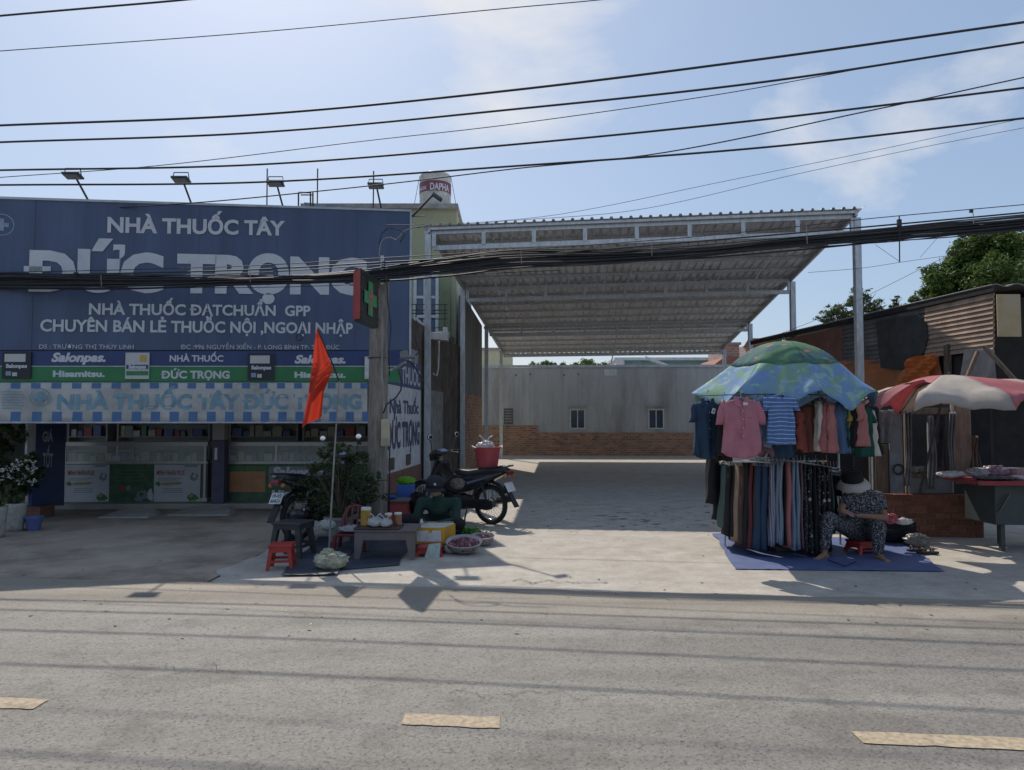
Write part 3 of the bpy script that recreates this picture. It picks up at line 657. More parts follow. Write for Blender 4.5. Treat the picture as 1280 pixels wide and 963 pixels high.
# ramps at the threshold
M_ramp = mat('pale_concrete_ramp', (0.36, 0.34, 0.31), 0.85, 0.2, 4, 0.2, 30)
for (xa, xb, lab) in ((207, 287, 'pale concrete ramp in front of the purple pillar'), (120, 186, 'low concrete ramp by the white poster')):
    pa, pb = gr(xa, 645 if xa > 150 else 648), gr(xb, 645 if xa > 150 else 648); q = MB()
    d = (pb - pa); up = Vector((0, 0, 0.09)); bk = Vector((0, 0.55, 0))
    q.hexa([pa, pb, pb + bk - d*0.05, pa + bk + d*0.05, pa + Vector((0.04,0.02,0.02)), pb + Vector((-0.04,0.02,0.02)), pb + bk - d*0.2 + up, pa + bk + d*0.2 + up])
    o = q.build('concrete_ramp', M_ramp, bevel=0.008); tag(o, lab, 'ramp')
# plastic item on the floor by the pillar
# ---- flood lights on the roof edge
def floodlight(px, py, bx, by, label):
    base = F.px(bx, by, -0.02); tip = F.px(px, py, 0.22)
    t = thing('floodlight', label, 'floodlight', base, 'floodlights on arms along the sign top')
    q = MB(); q.tube([base, tip], 0.016, 6); q.build('arm', M_steel, t)
    h = MB(); c = tip + Vector((0, -0.02, -0.04)); h.box(c, (0.25, 0.17, 0.03), Matrix.Rotation(R(-14), 3, 'X')); h.build('lamp_head', M_steel, t, bevel=0.006)
    b_ = MB(); b_.tube([c + Vector((-0.125, 0, 0)), c + Vector((-0.11, 0, 0.11)), c + Vector((0.11, 0, 0.11)), c + Vector((0.125, 0, 0))], 0.009, 5); b_.build('bracket', M_steel, t)
    l = MB(); l.box(c + Vector((0, -0.004, -0.021)), (0.2, 0.13, 0.006), Matrix.Rotation(R(-14), 3, 'X')); l.build('lens', M_pos_grey, t)
floodlight(92, 217, 111, 252, 'leftmost floodlight on leaning arm above the sign')
floodlight(227, 222, 240, 257, 'floodlight on leaning arm above the letters THUỐC')
floodlight(345, 227, 354, 260, 'floodlight on leaning arm above the letters TÂY')
floodlight(470, 230, 477, 263, 'floodlight nearest the right end of the sign top')
pb_, pt_ = F.px(515, 271, 0), at(542, 243, 11.9)
t = thing('floodlight', 'floodlight on a slanting arm in front of the water tank', 'floodlight', pb_, 'floodlights on arms along the sign top')
q = MB(); q.tube([pb_, pt_], 0.018, 6); q.tube([pb_, at(532, 270, 12.1)], 0.008, 5); q.build('arm', M_steel, t)
q = MB(); q.box(pt_ + Vector((0.06, 0, -0.05)), (0.17, 0.12, 0.05), Matrix.Rotation(R(35), 3, 'Y')); q.build('lamp_head', M_steel, t, bevel=0.006)
# aerials and rods
for i, (x, y0, y1, D) in enumerate(((334, 211, 262, 13.5), (397, 211, 262, 13.5), (467, 214, 262, 13.5))):
    q = MB(); q.tube([at(x - 0.6, y1 + 6, D), at(x, y0, D)], 0.013, 5); o = q.build('roof_rod', M_rust); tag(o, ('thin rod rising behind the sign left of the small steel frame', 'thin rod rising behind the sign right of the small steel frame', 'thin rod behind the floodlight nearest the sign end')[i], 'rod')
q = MB(); 
for x in (373, 388, 391): q.tube([at(x, 266, 13), at(x, 241, 13)], 0.015, 5)
q.tube([at(373, 241, 13), at(388, 241, 13)], 0.015, 5); q.tube([at(376, 244, 13), at(391, 244, 13)], 0.012, 5)
o = q.build('roof_steel_frame', M_rust); tag(o, 'small rusty steel frame standing on the pharmacy roof', 'frame')
# ================================================================ STEEL CANOPY
FL = Vector((-1.81, 15.75)); FR_ = Vector((6.98, 14.75)); BL = Vector((-0.42, 30.3)); BR = Vector((8.52, 29.6))
def cxy(u_, v_): return (FL * (1-u_) + FR_ * u_) * (1-v_) + (BL * (1-u_) + BR * u_) * v_
def croof(y): return 5.80 - 0.088 * (y - 14.75)
def cp(u_, v_, dz=0.0):
    p = cxy(u_, v_); return Vector((p.x, p.y, croof(p.y) + dz))
cn = thing('steel_canopy', 'large open galvanised steel canopy with corrugated roof over the empty concrete lot', 'canopy', (3.2, 22, 0))
rows = (0.0, 0.318, 0.665, 0.985)
def beam(mb, a, b_, wd, ht):
    a = Vector(a); b_ = Vector(b_); t = (b_ - a).normalized(); sd_ = t.cross(Vector((0, 0, 1))).normalized() * wd / 2; up = sd_.cross(t).normalized() * ht / 2
    mb.hexa([a - sd_ - up, b_ - sd_ - up, b_ + sd_ - up, a + sd_ - up, a - sd_ + up, b_ - sd_ + up, b_ + sd_ + up, a + sd_ + up])
for v in rows:
    for u_ in (0.0, 1.0):
        p = cxy(u_, v); q = MB(); zt_ = croof(p.y) - 0.14
        q.box((p.x, p.y, zt_/2 + 0.01), (0.13, 0.13, zt_)); q.build('post', M_galv, cn, bevel=0.004)
        q = MB(); q.box((p.x, p.y, 0.012), (0.26, 0.26, 0.02)); q.build('base_plate', M_galv, cn)
    dp_ = {0.0: .43, 0.318: .40, 0.665: .34, 0.985: .27}[v]
    for dz, nm, hh in ((-0.09, 'top_chord', 0.09), (-dp_, 'bottom_chord', 0.10)):
        q = MB(); beam(q, cp(0.012 if nm[0] == 'b' else -0.01, v, dz), cp(0.992, v, dz), 0.06, hh); q.build(nm, M_galv, cn)
    ns = 9
    for i in range(ns):
        u_ = 0.015 + 0.975 * i / (ns - 1); q = MB(); p = cp(u_, v, 0) - Vector((0, 0.02, 0))
        q.box(p + Vector((0, 0, -(dp_+.1)/2)), (0.085, 0.07, dp_ - .16)); q.build('strut', M_galv, cn)
for u_ in (0.004, 0.996):
    q = MB(); beam(q, cp(u_, -0.008, -0.06), cp(u_, 1.055, -0.06), 0.05, 0.12); q.build('side_beam', M_galv, cn)
NP = 16
for i in range(NP + 1):
    v = -0.006 + (1.0 + 0.058) * i / NP
    q = MB(); beam(q, cp(0.002, v, -0.035), cp(0.998, v, -0.035), 0.05, 0.055); q.build('purlin', M_galv, cn)
q = MB(); q.tube([cp(0.50, -0.0, -0.55), cp(0.50, 1.0, -0.55)], 0.022, 8); q.build('tie_rod', M_galv, cn)
NSH = 9
for k in range(NSH):
    def rf(u_, v_):
        uu = -0.012 + (1.024) * (k + u_ * 1.0) / NSH; p = cp(uu, -0.012 + 1.075 * v_)
        ph = u_ * 5.0
        t = ph - math.floor(ph); h_ = 0.0
        if t < 0.12 or t > 0.88: h_ = 0.045
        elif t < 0.2: h_ = 0.038 * (0.2 - t) / 0.08
        elif t > 0.8: h_ = 0.038 * (t - 0.8) / 0.08
        else: h_ = 0.003 * (1 + math.cos((t - 0.2) / 0.6 * 6.283 * 3)) * 0.5
        return p + Vector((0, 0, h_ + 0.0 + 0.002 * (k % 2)))
    q = MB(); q.grid(rf, 100, 6); q.build('roof_sheet', M_roofsh, cn, recalc=False)
# ================================================================ LOT WALLS, HOUSES BEHIND
def brickmat(name, c1, c2, mortar, scale, bw=0.5, rh=0.25, msz=0.03, mossy=0.4):
    m = bpy.data.materials.new(name); m.use_nodes = True; N, L, b = nodes_of(m); b.inputs['Roughness'].default_value = 0.9
    tc = N.new('ShaderNodeTexCoord'); br = N.new('ShaderNodeTexBrick'); mp = N.new('ShaderNodeMapping')
    cx = N.new('ShaderNodeSeparateXYZ'); cb = N.new('ShaderNodeCombineXYZ'); ad = N.new('ShaderNodeMath'); ad.operation = 'ADD'
    g = N.new('ShaderNodeNewGeometry'); L(g.outputs['Position'], cx.inputs[0]); L(cx.outputs['X'], ad.inputs[0]); L(cx.outputs['Y'], ad.inputs[1])
    L(ad.outputs[0], cb.inputs['X']); L(cx.outputs['Z'], cb.inputs['Y']); L(cb.outputs[0], br.inputs['Vector'])
    br.inputs['Scale'].default_value = scale; br.inputs['Color1'].default_value = (*c1, 1); br.inputs['Color2'].default_value = (*c2, 1); br.inputs['Mortar'].default_value = (*mortar, 1)
    br.inputs['Mortar Size'].default_value = msz; br.inputs['Brick Width'].default_value = bw; br.inputs['Row Height'].default_value = rh; br.inputs['Bias'].default_value = -0.1
    n = N.new('ShaderNodeTexNoise'); n.inputs['Scale'].default_value = 1.6; n.inputs['Detail'].default_value = 9; n.inputs['Roughness'].default_value = 0.7; L(g.outputs['Position'], n.inputs['Vector'])
    c = mixc(N, L, ramp(N, L, n.outputs['Fac'], 0.50, 0.85), br.outputs['Color'], (0.09, 0.07, 0.055)); L(c, b.inputs['Base Color'])
    bumpn(N, L, b, br.outputs['Fac'], -0.8, 0.01); return m
M_brickfar = brickmat('old_brick_far', (0.50, 0.23, 0.125), (0.24, 0.11, 0.065), (0.34, 0.29, 0.24), 1.0, 0.24, 0.095, 0.013)
M_render = mat('stained_render', (0.20, 0.195, 0.19), 0.9, 0.4, 1.2, 0.3, 12, dirt='#6f7076', dirt_amt=0.5, dscale=1.2, stretch=(2, 2, 0.35))
M_earthwall = mat('dirty_brown_wall', (0.13, 0.105, 0.088), 0.95, 0.45, 2.5, 0.5, 14, dirt='#57493d', dirt_amt=0.5, dscale=2)
WA = at(540, 560, 16.3); WB = at(603, 560, 24.5); FW = Frame((WA.x, WA.y), (WB.x, WB.y)); FW.n = Vector((FW.u.y, -FW.u.x, 0));
if FW.n.x < 0: FW.n = -FW.n
lw = thing('boundary_wall', 'tall stained party wall with bare brick foot along left side of the lot', 'wall', FW.pt(4, 0))
s_mid = FW.hit(580, 560)[0]
q = MB(); q.hexa([FW.pt(s_mid,2.35,-.17),FW.pt(FW.len,2.35,-.17),FW.pt(FW.len,2.35,-.02),FW.pt(s_mid,2.35,-.02),FW.pt(s_mid,5.1,-.17),FW.pt(FW.len,4.72,-.17),FW.pt(FW.len,4.72,-.02),FW.pt(s_mid,5.1,-.02)]); q.build('rendered_upper_wall', M_render, lw)
q = MB(); szbox(FW, s_mid, FW.len, 0.0, 2.35, -0.015, 0.18, q); q.build('brick_lower_wall', M_brickfar, lw)
lw2 = thing('boundary_wall', 'dark dirt-stained wall under the green house balcony, beside the front canopy post', 'wall', FW.pt(1, 0))
q = MB(); szbox(FW, -1.6, s_mid, 0.0, 3.62, -0.10, 0.18, q); q.build('wall_body', M_earthwall, lw2)
q = MB(); szbox(FW, -0.5, 1.6, 0.0, 2.25, -0.06, 0.05, q); q.build('bare_plaster_patch', M_conc, lw2)
# green house
M_lime = mat('lime_green_paint', (0.34, 0.355, 0.235), 0.85, 0.18, 2, dirt='#6d6a50', dirt_amt=0.5, dscale=2)
M_limed = mat('olive_green_paint', (0.22, 0.25, 0.15), 0.85, 0.18, 2)
gh = thing('green_house', 'green painted house with balcony and white framed window behind the pharmacy', 'house', at(546, 524, 21.5))
D0 = 21.5; xl, xr = at(505, 500, D0).x, at(570, 500, D0).x
z = lambda py, D=D0: at(540, py, D).z
q = MB(); q.box(((xl+xr)/2 - 1.5, D0 + 2.5, z(262)/2), (xr - xl + 3.0, 5.0, z(262))); q.build('wall', M_lime, gh)
q = MB(); q.box(((xl+xr)/2 - 1.5, D0 + 2.45, z(262) + 0.06), (xr - xl + 3.1, 5.25, 0.14)); q.build('roof_slab', M_conc, gh)
xw0, xw1 = at(519, 380, D0).x, at(549, 380, D0).x
f = MB()
for xx in (519, 531.5, 546.5): f.box((at(xx, 380, D0).x, D0 - 0.03, (z(345)+z(420))/2), (0.09, 0.07, z(345)-z(420)))
for yy in (346, 372, 396, 419): f.box(((xw0+xw1)/2, D0 - 0.025, z(yy)), (xw1-xw0, 0.06, 0.08))
fo = f.build('window', M_white, gh)
q = MB(); q.box(((xw0+xw1)/2, D0 - 0.006, (z(345)+z(420))/2), (xw1-xw0, 0.012, z(345)-z(420))); q.build('pane', mat('house_glass', (0.09, 0.13, 0.19), 0.15, 0.3, 2), fo)
q = MB(); q.box((at(556, 380, D0).x, D0 - 0.02, (z(340)+z(428))/2), (at(563, 380, D0).x - at(549, 380, D0).x, 0.05, z(340)-z(428))); q.build('pilaster', M_limed, gh)
# balcony
q = MB(); bx0, bx1 = at(506, 420, 20.2).x, at(561, 420, 20.2).x
q.box(((bx0+bx1)/2, 20.85, at(540, 417, 20.2).z - 0.02), (bx1-bx0, 1.3, 0.14)); q.build('balcony_slab', M_white, gh)
q = MB()
for yy in (381, 388, 392, 399, 410): q.tube([(bx0, 20.3, at(540, yy, 20.3).z), (bx1 - 0.05, 20.3, at(540, yy, 20.3).z)], 0.014, 5)
for xx in (520, 538, 556): q.tube([at(xx, 417, 20.3), at(xx, 381, 20.3)], 0.016, 5)
q.build('railing', M_steel, gh)
q = MB(); q.tube([at(520, 398, 20.2), at(545, 422, 20.2)], 0.04, 6); q.tube([at(518, 420, 20.2), at(519, 398, 20.2)], 0.035, 6); q.build('drain_pipe', M_white, gh)
q = MB(); q.tube([at(549, 421, 16.9), at(548, 460, 16.9), at(546, 470, 16.9), at(542, 468, 16.9), at(538, 462, 16.9)], 0.022, 6); o = q.build('hanging_hose', M_white); tag(o, 'pale hose hanging down from the green house balcony', 'hose')
q = MB(); c = at(524, 419, 16.95); q.box(c, (0.1, 0.3, 0.16)); 
q = MB(); a_ = at(536, 421, 16.6); b_ = at(560, 413, 16.6); q.hexa([Vector((a_.x, 16.5, a_.z-.06)), Vector((b_.x, 16.5, a_.z-.10)), Vector((b_.x, 16.8, a_.z-.10)), Vector((a_.x, 16.8, a_.z-.06)), Vector((a_.x, 16.5, a_.z+.07)), Vector((b_.x, 16.5, b_.z-.03)), Vector((b_.x, 16.8, b_.z-.03)), Vector((a_.x, 16.8, a_.z+.07))]); q.box((b_.x-.06, 16.65, b_.z), (.1, .25, .12))
tag(q.build('white_ledge', M_white, None, bevel=.01), 'broken white concrete ledge on top of the dark stained wall', 'ledge')
# tank
tk = thing('water_tank', 'white banded water tank lettered DAPHA on top of the green house', 'tank', at(544, 262, 23.0))
c = at(544, 262, 23.0); c.z = z(262) + 0.13; zt_ = at(544, 221, 23.0).z - c.z; r = (at(563.5, 240, 23.0).x - at(524.5, 240, 23.0).x) / 2
M_tank = mat('tank_white', (0.50, 0.49, 0.46), 0.5, 0.2, 5, dirt='#776f60', dirt_amt=0.5, dscale=4)
prof = [(r*0.98, 0)]
for i in range(1, 30):
    t = i / 30; prof.append((r * (1.0 + (0.012 if i % 3 == 0 else -0.006)), zt_ * t))
prof += [(r*0.98, zt_), (r*0.9, zt_ + 0.04), (r*0.5, zt_+0.06), (0.02, zt_+0.06)]
q = MB(); q.lathe(c, prof, 40); q.build('tank_body', M_tank, tk, smooth=True)
M_maroon = mat('tank_band', (0.20, 0.065, 0.085), 0.5, 0.15)
q = MB(); q.lathe(c, [(r*1.018, zt_*0.56), (r*1.018, zt_*0.80)], 40, cap=False); q.build('maroon_band', M_maroon, tk, smooth=True, recalc=False)
def tank_text(s, a0_, a1_, z0_, z1_, m):
    vs, fs = text_mesh(s, 0.03); lo = min(v.x for v in vs); hi = max(v.x for v in vs); q = MB()
    q.add([c + Vector((math.sin(a0_ + (a1_-a0_)*(v.x-lo)/(hi-lo)) * r*1.024, -math.cos(a0_ + (a1_-a0_)*(v.x-lo)/(hi-lo)) * r*1.024, z0_ + (z1_-z0_)*v.y/0.727)) for v in vs], fs); q.build('lettering', m, tk, recalc=False)
tank_text('DAPHA', -0.22, 1.1, zt_*0.58, zt_*0.74, M_letter); tank_text('INOX', -1.2, -0.45, zt_*0.60, zt_*0.68, M_letter)
q = MB(); rr = r*1.0
for a_ in (-1.5, 1.5, 2.6): q.tube([c + Vector((math.sin(a_)*r*1.5, -math.cos(a_)*r*1.0, 0)), c + Vector((math.sin(a_)*r, -math.cos(a_)*r, zt_))], 0.008, 4)
q.build('guy_wires', M_steel, tk)
# low grey gable behind the canopy edge, right of the green house
q = MB(); D1 = 24.0
pts = [at(571, 264, D1), at(582, 284, D1), at(582, 420, D1), at(571, 420, D1)]
q.add([p for p in pts] + [p + Vector((0.0, 3.5, 0)) for p in pts], [(0,1,2,3),(7,6,5,4),(0,4,5,1),(1,5,6,2),(2,6,7,3),(3,7,4,0)]); o = q.build('grey_gable_wall', mat('slate_grey', (0.13,0.13,0.125), 0.9, 0.3, 2)); tag(o, 'dark grey sloping gable beside the green house', 'wall')
# back warehouse (behind the lot)
FB = Frame((at(604, 520, 32.6).x, 32.6), (at(900, 520, 32.2).x, 32.2))
bw = thing('warehouse', 'long grey metal clad building with brick foot closing the back of the lot', 'warehouse', FB.pt(4, 0))
M_clad = mat('grey_cladding', (0.46, 0.46, 0.46), 0.6, 0.12, 1.2, dirt='#6d685f', dirt_amt=0.5, dscale=0.8, stretch=(1, 1, 0.25))
zr = FB.px(740, 459).z; zbk = FB.px(740, 541).z
s0 = FB.hit(601, 500)[0] - 2.5; s9 = FB.hit(900, 500)[0] + 3; sj = FB.hit(672, 500)[0]
def clad(name, sa, sb_, za, zc, off):
    n = int((sb_ - sa) / 0.05); q = MB()
    q.grid(lambda u_, v_: FB.pt(sa + (sb_-sa)*u_, za + (zc-za)*v_, off + 0.006 * (1 if (int(u_*n) % 4) < 2 else 0)), n, 1); return q.build(name, M_clad, bw, recalc=False)
sw = s0; k = 0
zbl_ = FB.px(620, 532).z
while sw < s9 - 0.1:
    e = min(sw + 1.1, s9)
    if sw < sj < e: e = sj
    clad('cladding_sheet', sw, e, (zbl_ if sw < sj - 0.01 else zbk) - 0.05, zr + (0.0 if sw >= sj - .01 else -0.03), 0.0 if k % 2 else 0.004); sw = e; k += 1
q = MB(); szbox(FB, s0, s9, 0, zr - 0.05, -0.02, 6.0, q); q.build('building_body', M_clad, bw)
q = MB(); szbox(FB, s0, s9, zr - 0.02, zr + 0.09, 0.06, 0.15, q); q.build('eave_flashing', M_galv, bw)
q = MB(); szbox(FB, s0, sj, 0, zbl_, 0.10, 0.1, q); szbox(FB, sj + 0.003, s9, 0, zbk, 0.13, 0.13, q); q.build('brick_foot', M_brickfar, bw)
def wwin(x0, y0, x1, y1, kind):
    m_ = M_pk if kind == 'vent' else M_white
    o = fbox(FB, x0-1, y0-1.2, x1+1, y1+1.2, 0.05, 0.05, 'window' if kind != 'vent' else 'vent', mat('vent_frame', (0.10,0.10,0.10), 0.7) if kind == 'vent' else M_white, bw)
    if kind == 'vent':
        for i in range(5): fbox(FB, x0, y0 + (y1-y0)*(i+0.2)/5, x1, y0 + (y1-y0)*(i+0.7)/5, 0.056, 0.02, 'louvre', M_conc, o)
    else:
        xm = (x0+x1)/2
        for (a_, b_) in ((x0+0.8, xm-0.6), (xm+0.6, x1-0.8)): fbox(FB, a_, y0+0.6, b_, y1-0.6, 0.056, 0.02, 'pane', mat('win_glass_dark', (0.05, 0.07, 0.10), 0.12, 0.2), o)
        fbox(FB, x0-3, y0-6, x1+3, y0-4.6, 0.16, 0.16, 'window_hood', M_clad, o)
    return o
wwin(631, 512, 640, 529, 'vent'); wwin(713, 512.5, 731, 535.5, 'w'); wwin(811, 512.5, 829.5, 535.5, 'w')
fbox(FB, 755, 462, 771, 470, 0.03, 0.02, 'patch_plate', M_white, bw)
for xx, yy in ((645, 469), (663, 468), (705, 469), (723, 468)): fbox(FB, xx-.8, yy-.8, xx+.8, yy+.8, 0.03, 0.02, 'bolt_hole', M_pk, bw)
# things above the warehouse roof
def block(name, px0, py0, px1, D, dp, m, label, cat, z0=0.0):
    a_ = at(px0, py0, D); b_ = at(px1, py0, D); q = MB(); q.box(((a_.x+b_.x)/2, D + dp/2, (a_.z + z0)/2), (b_.x - a_.x, dp, a_.z - z0)); o = q.build(name, m); return tag(o, label, cat)
M_yel = mat('pale_yellow_paint', (0.52, 0.50, 0.33), 0.85, 0.1)
yh = thing('pale_yellow_house', 'pale yellow house seen between the back left canopy posts', 'house', at(612, 524, 40))
a_ = at(596, 438, 40); b_ = at(641, 438, 40); q = MB(); q.box(((a_.x+b_.x)/2, 42, a_.z/2), (b_.x-a_.x, 4, a_.z)); q.build('wall', M_yel, yh); q = MB(); q.box(((a_.x+b_.x)/2, 42, a_.z+0.06), (b_.x-a_.x+0.2, 4.2, 0.14)); q.build('roof_edge', M_conc, yh)
th = thing('teal_roof_building', 'low white and teal building rising behind the warehouse roof', 'building', at(835, 524, 45))
def tb(px0, py0, px1, py1, m, nm, D=45, dp=3):
    a_ = at(px0, py0, D); b_ = at(px1, py1, D); q = MB(); q.box(((a_.x+b_.x)/2, D + dp/2, (a_.z+b_.z)/2), (b_.x-a_.x, dp, a_.z-b_.z)); return q.build(nm, m, th)
M_teal = mat('teal_sheet', (0.16, 0.30, 0.30), 0.6, 0.15, 3)
tb(770, 449, 905, 524, M_teal, 'wall', 45.2); tb(768, 447, 907, 450.5, M_white, 'roof_edge', 45, 3.4); tb(770, 449, 781, 524, M_white, 'corner_wall', 44.8)
q = MB(); q.tube([at(806, 447, 44.6), at(838, 459, 44.6)], 0.1, 5); q.tube([at(806, 459, 44.6), at(816, 459, 44.6)], 0.1, 5); q.build('stair_rail', M_white, th)
# brick house and red tiled roof near the umbrella
bh = thing('brick_house', 'small brick house end with railing just above the umbrella left side', 'house', at(915, 524, 37))
q = MB(); a_ = at(905, 431, 37); b_ = at(924, 431, 37); q.box(((a_.x+b_.x)/2, 38.5, a_.z/2), (b_.x-a_.x, 3, a_.z)); q.build('wall', brickmat('brick_pale', (0.42,0.24,0.18),(0.3,0.17,0.13),(0.45,0.4,0.36),1.0,0.3,0.13,0.02), bh)
q = MB(); q.box(((a_.x+b_.x)/2, 38.5, a_.z+0.05), (b_.x-a_.x+0.15, 3.2, 0.12)); q.build('roof_edge', M_conc, bh)
M_tile = mat('red_roof_tile', (0.26, 0.11, 0.08), 0.85, 0.3, 12, 0.4, 30)
rt = thing('tiled_roof_house', 'house with dark red tiled roof at the back right corner of the lot', 'house', at(905, 524, 34))
q = MB(); A_ = at(886, 461, 34); B_ = at(906, 446, 34); C_ = at(903, 461, 34); q.add([A_, C_, C_ + Vector((3,0,0)), B_ + Vector((3,0,0)), B_, A_ + Vector((0,4,0)), C_ + Vector((0,4,0)), C_ + Vector((3,4,0)), B_ + Vector((3,4,0)), B_ + Vector((0,4,0))], [(0,1,2,3,4),(9,8,7,6,5),(0,4,9,5),(4,3,8,9),(3,2,7,8)]); q.build('roof', M_tile, rt)
q = MB(); q.box((C_.x + 0.2, 36.1, C_.z/2), (4.5, 3.6, C_.z)); q.build('wall', M_plaster, rt)
h2 = thing('far_house', 'far house with sunlit red brick gable right of the third canopy post', 'house', at(938, 524, 42))
q = MB(); a_ = at(932, 424, 42); b_ = at(957, 424, 42); q.box(((a_.x+b_.x)/2+1, 44, at(940,432,42).z/2), (b_.x-a_.x+2, 4, at(940,432,42).z)); q.build('wall', bpy.data.materials['brick_pale'], h2)
q = MB(); q.add([at(929, 434, 41.8), at(936, 423, 41.8), at(990, 423, 41.8), at(990, 434, 41.8), at(929, 434, 46), at(936, 423, 46), at(990, 423, 46), at(990, 434, 46)], [(0,1,2,3),(4,7,6,5),(0,4,5,1),(1,5,6,2)]); q.build('roof', M_tile, h2)
# ================================================================ SHACK ON THE RIGHT
WA_ = Vector((8.2, 12.6)); WB_ = Vector((7.12, 20.6)); FK = Frame(WA_, WB_); 
if FK.n.x > 0: FK.n = -FK.n
M_ply = mat('yellowed_plywood', (0.42, 0.33, 0.19), 0.85, 0.25, 2, 0.2, 30, dirt='#9a958c', dirt_amt=0.6, dscale=2)
M_brown = mat('brown_rusted_sheet', (0.36, 0.25, 0.185), 0.75, 0.3, 2.5, 0.3, 25, dirt='#7a6a5e', dirt_amt=0.5, dscale=3, objvar=0.15, metal=0.1)
M_greyply = mat('dark_grey_sheeting', (0.15, 0.145, 0.14), 0.8, 0.35, 3, 0.3, 20, objvar=0.12, dirt='#4a4a48', dirt_amt=0.4)
M_redsheet = mat('rusty_red_sheet', (0.21, 0.10, 0.075), 0.8, 0.25, 3, 0.3, 20)
M_tarpo = mat('orange_tarpaulin', (0.68, 0.25, 0.11), 0.6, 0.25, 4, 0.3, 12, trans=0.25, dirt='#6b3420', dirt_amt=0.5)
M_void = mat('dark_wood_inner_gloom', (0.03, 0.028, 0.027), 0.9, 0.3, 4)  # gloom inside the shack put into a near-black colour; eave board shares it
sk = thing('market_shack', 'patched shack of brown sheets, orange tarpaulin and timber at the right edge', 'shack', (9.5, 14, 0))
def skpx(x, y, off=0.0): return FK.px(x, y, off)
def topline(px):      # roof line in the photo
    if px < 1240: return 360 + (1240 - px) * 0.2265
    return 360
def slat_band(x0, x1, ytop_f, ybot_f, n, m, nm, off):
    for i in range(n):
        f0, f1 = i / n, (i + 1) / n
        yt0 = ytop_f(x0) + (ybot_f(x0) - ytop_f(x0)) * f0; yb0 = ytop_f(x0) + (ybot_f(x0) - ytop_f(x0)) * f1
        yt1 = ytop_f(x1) + (ybot_f(x1) - ytop_f(x1)) * f0; yb1 = ytop_f(x1) + (ybot_f(x1) - ytop_f(x1)) * f1
        p = [skpx(x0, yb0 + 0.6), skpx(x1, yb1 + 0.6), skpx(x1, yt1), skpx(x0, yt0)]
        q = MB(); nn = FK.n; lo, hi = off + 0.035, off + 0.005
        q.hexa([p[0] + nn*(lo-0.02), p[1] + nn*(lo-0.02), p[1] + nn*lo, p[0] + nn*lo, p[3] + nn*(hi-0.02), p[2] + nn*(hi-0.02), p[2] + nn*hi, p[3] + nn*hi])
        q.build(nm, m, sk)
slat_band(1157, 1243, lambda x: topline(x) + 6, lambda x: 447 - (x - 1157) * 0.12, 11, M_brown, 'slat', 0.0)
slat_band(1052, 1156, lambda x: topline(x) + 5, lambda x: 457 - (x-1052) * 0.09, 10, M_greyply, 'slat', -0.02)
def skpoly(pts, off, th, m, nm):
    P_ = [skpx(x, y) for x, y in pts]; n = len(P_); q = MB(); nn = FK.n
    q.add([p + nn*off for p in P_] + [p + nn*(off-th) for p in P_], [tuple(range(n)), tuple(range(2*n-1, n-1, -1))] + [(i, n+i, n+(i+1)%n, (i+1)%n) for i in range(n)]); return q.build(nm, m, sk)
skpoly([(1054, 409), (1054, 458), (980, 447), (962, 428)], 0.03, 0.03, M_redsheet, 'red_sheet')
skpoly([(1098, 402), (1120, 397), (1150, 393), (1161, 404), (1163, 422), (1158, 440), (1146, 456), (1130, 463), (1104, 460)], 0.06, 0.02, mat('painted_slat_shade', (0.055, 0.053, 0.052), 0.8, 0.3, 4), 'curved_shade_sheet')  # dark shape laid over the slats as a painted curved shadow
# corrugated roof above
q = MB(); 
def krf(u_, v_):
    s_ = -1.0 + (FK.len + 1.5) * v_; zt = FK.px(1200, topline(1200)).z + 0.04
    return FK.pt(s_, 3.9 - 0.06 * 0 + 0.03*math.sin(u_*190) - u_ * 0.25, 0.30 - u_ * 7.5)
zk = skpx(1200, topline(1200)).z; zk2 = skpx(1000, topline(1000)).z
def krf(u_, v_):
    s_ = -0.15 + (FK.len + 1.0) * v_
    return FK.pt(s_, zk + (zk2 - zk) * (s_ / 8) + 0.03 + 0.022*math.sin(u_*7.5/0.2*6.283/2) + u_ * 0.35, 0.07 - u_ * 7.5)
q.grid(krf, 150, 2); q.build('corrugated_roof', mat('dull_zinc', (0.22, 0.21, 0.21), 0.6, 0.3, 2, metal=0.4, dirt='#6b4a38', dirt_amt=0.6), sk, recalc=False, thick=0.02)
q = MB(); beam(q, FK.pt(-0.2, zk - 0.03, 0.035), FK.pt(FK.len + 0.8, zk2 - 0.03, 0.035), 0.05, 0.10); q.build('eave_board', M_void, sk)
# orange tarpaulin under the slats, draped with folds
def tarp(u_, v_):
    x = 1042 + (1176 - 1042) * u_; yt = 452 - (x - 1042) * 0.05; yb = 492
    p = skpx(x, yt + (yb - yt) * v_, 0.0); return p + FK.n * (0.02 + 0.05*math.sin(u_*9 + v_*2) * v_ + 0.03*math.sin(u_*27 + v_*5))
q = MB(); q.grid(tarp, 40, 8); q.build('orange_tarpaulin', M_tarpo, sk, recalc=False, thick=0.006)
def tarp2(u_, v_):
    x = 1146 + 38 * u_ - 9*v_; y = 449 + 32 * v_ - 9 * u_
    p = skpx(x, y); return p + FK.n * (0.20 + 0.05*math.sin(u_*7 + v_*9))
q = MB(); q.grid(tarp2, 8, 8); q.build('orange_cloth_scrap', mat('bright_orange_cloth', (0.75, 0.22, 0.06), 0.6, 0.2, 6, trans=0.35), sk, recalc=False, thick=0.004)
skpoly([(1183, 432), (1189, 430), (1189, 480), (1184, 480)], 0.06, 0.07, M_wood, 'timber_post')
# front elements in a plane facing the road near the roof's front
FKF = Frame((7.6, 12.3), (12.0, 11.9))
fbox(FKF, 1246, 368, 1277, 421, 0.1, 0.02, 'plywood_sheet', M_ply, sk)
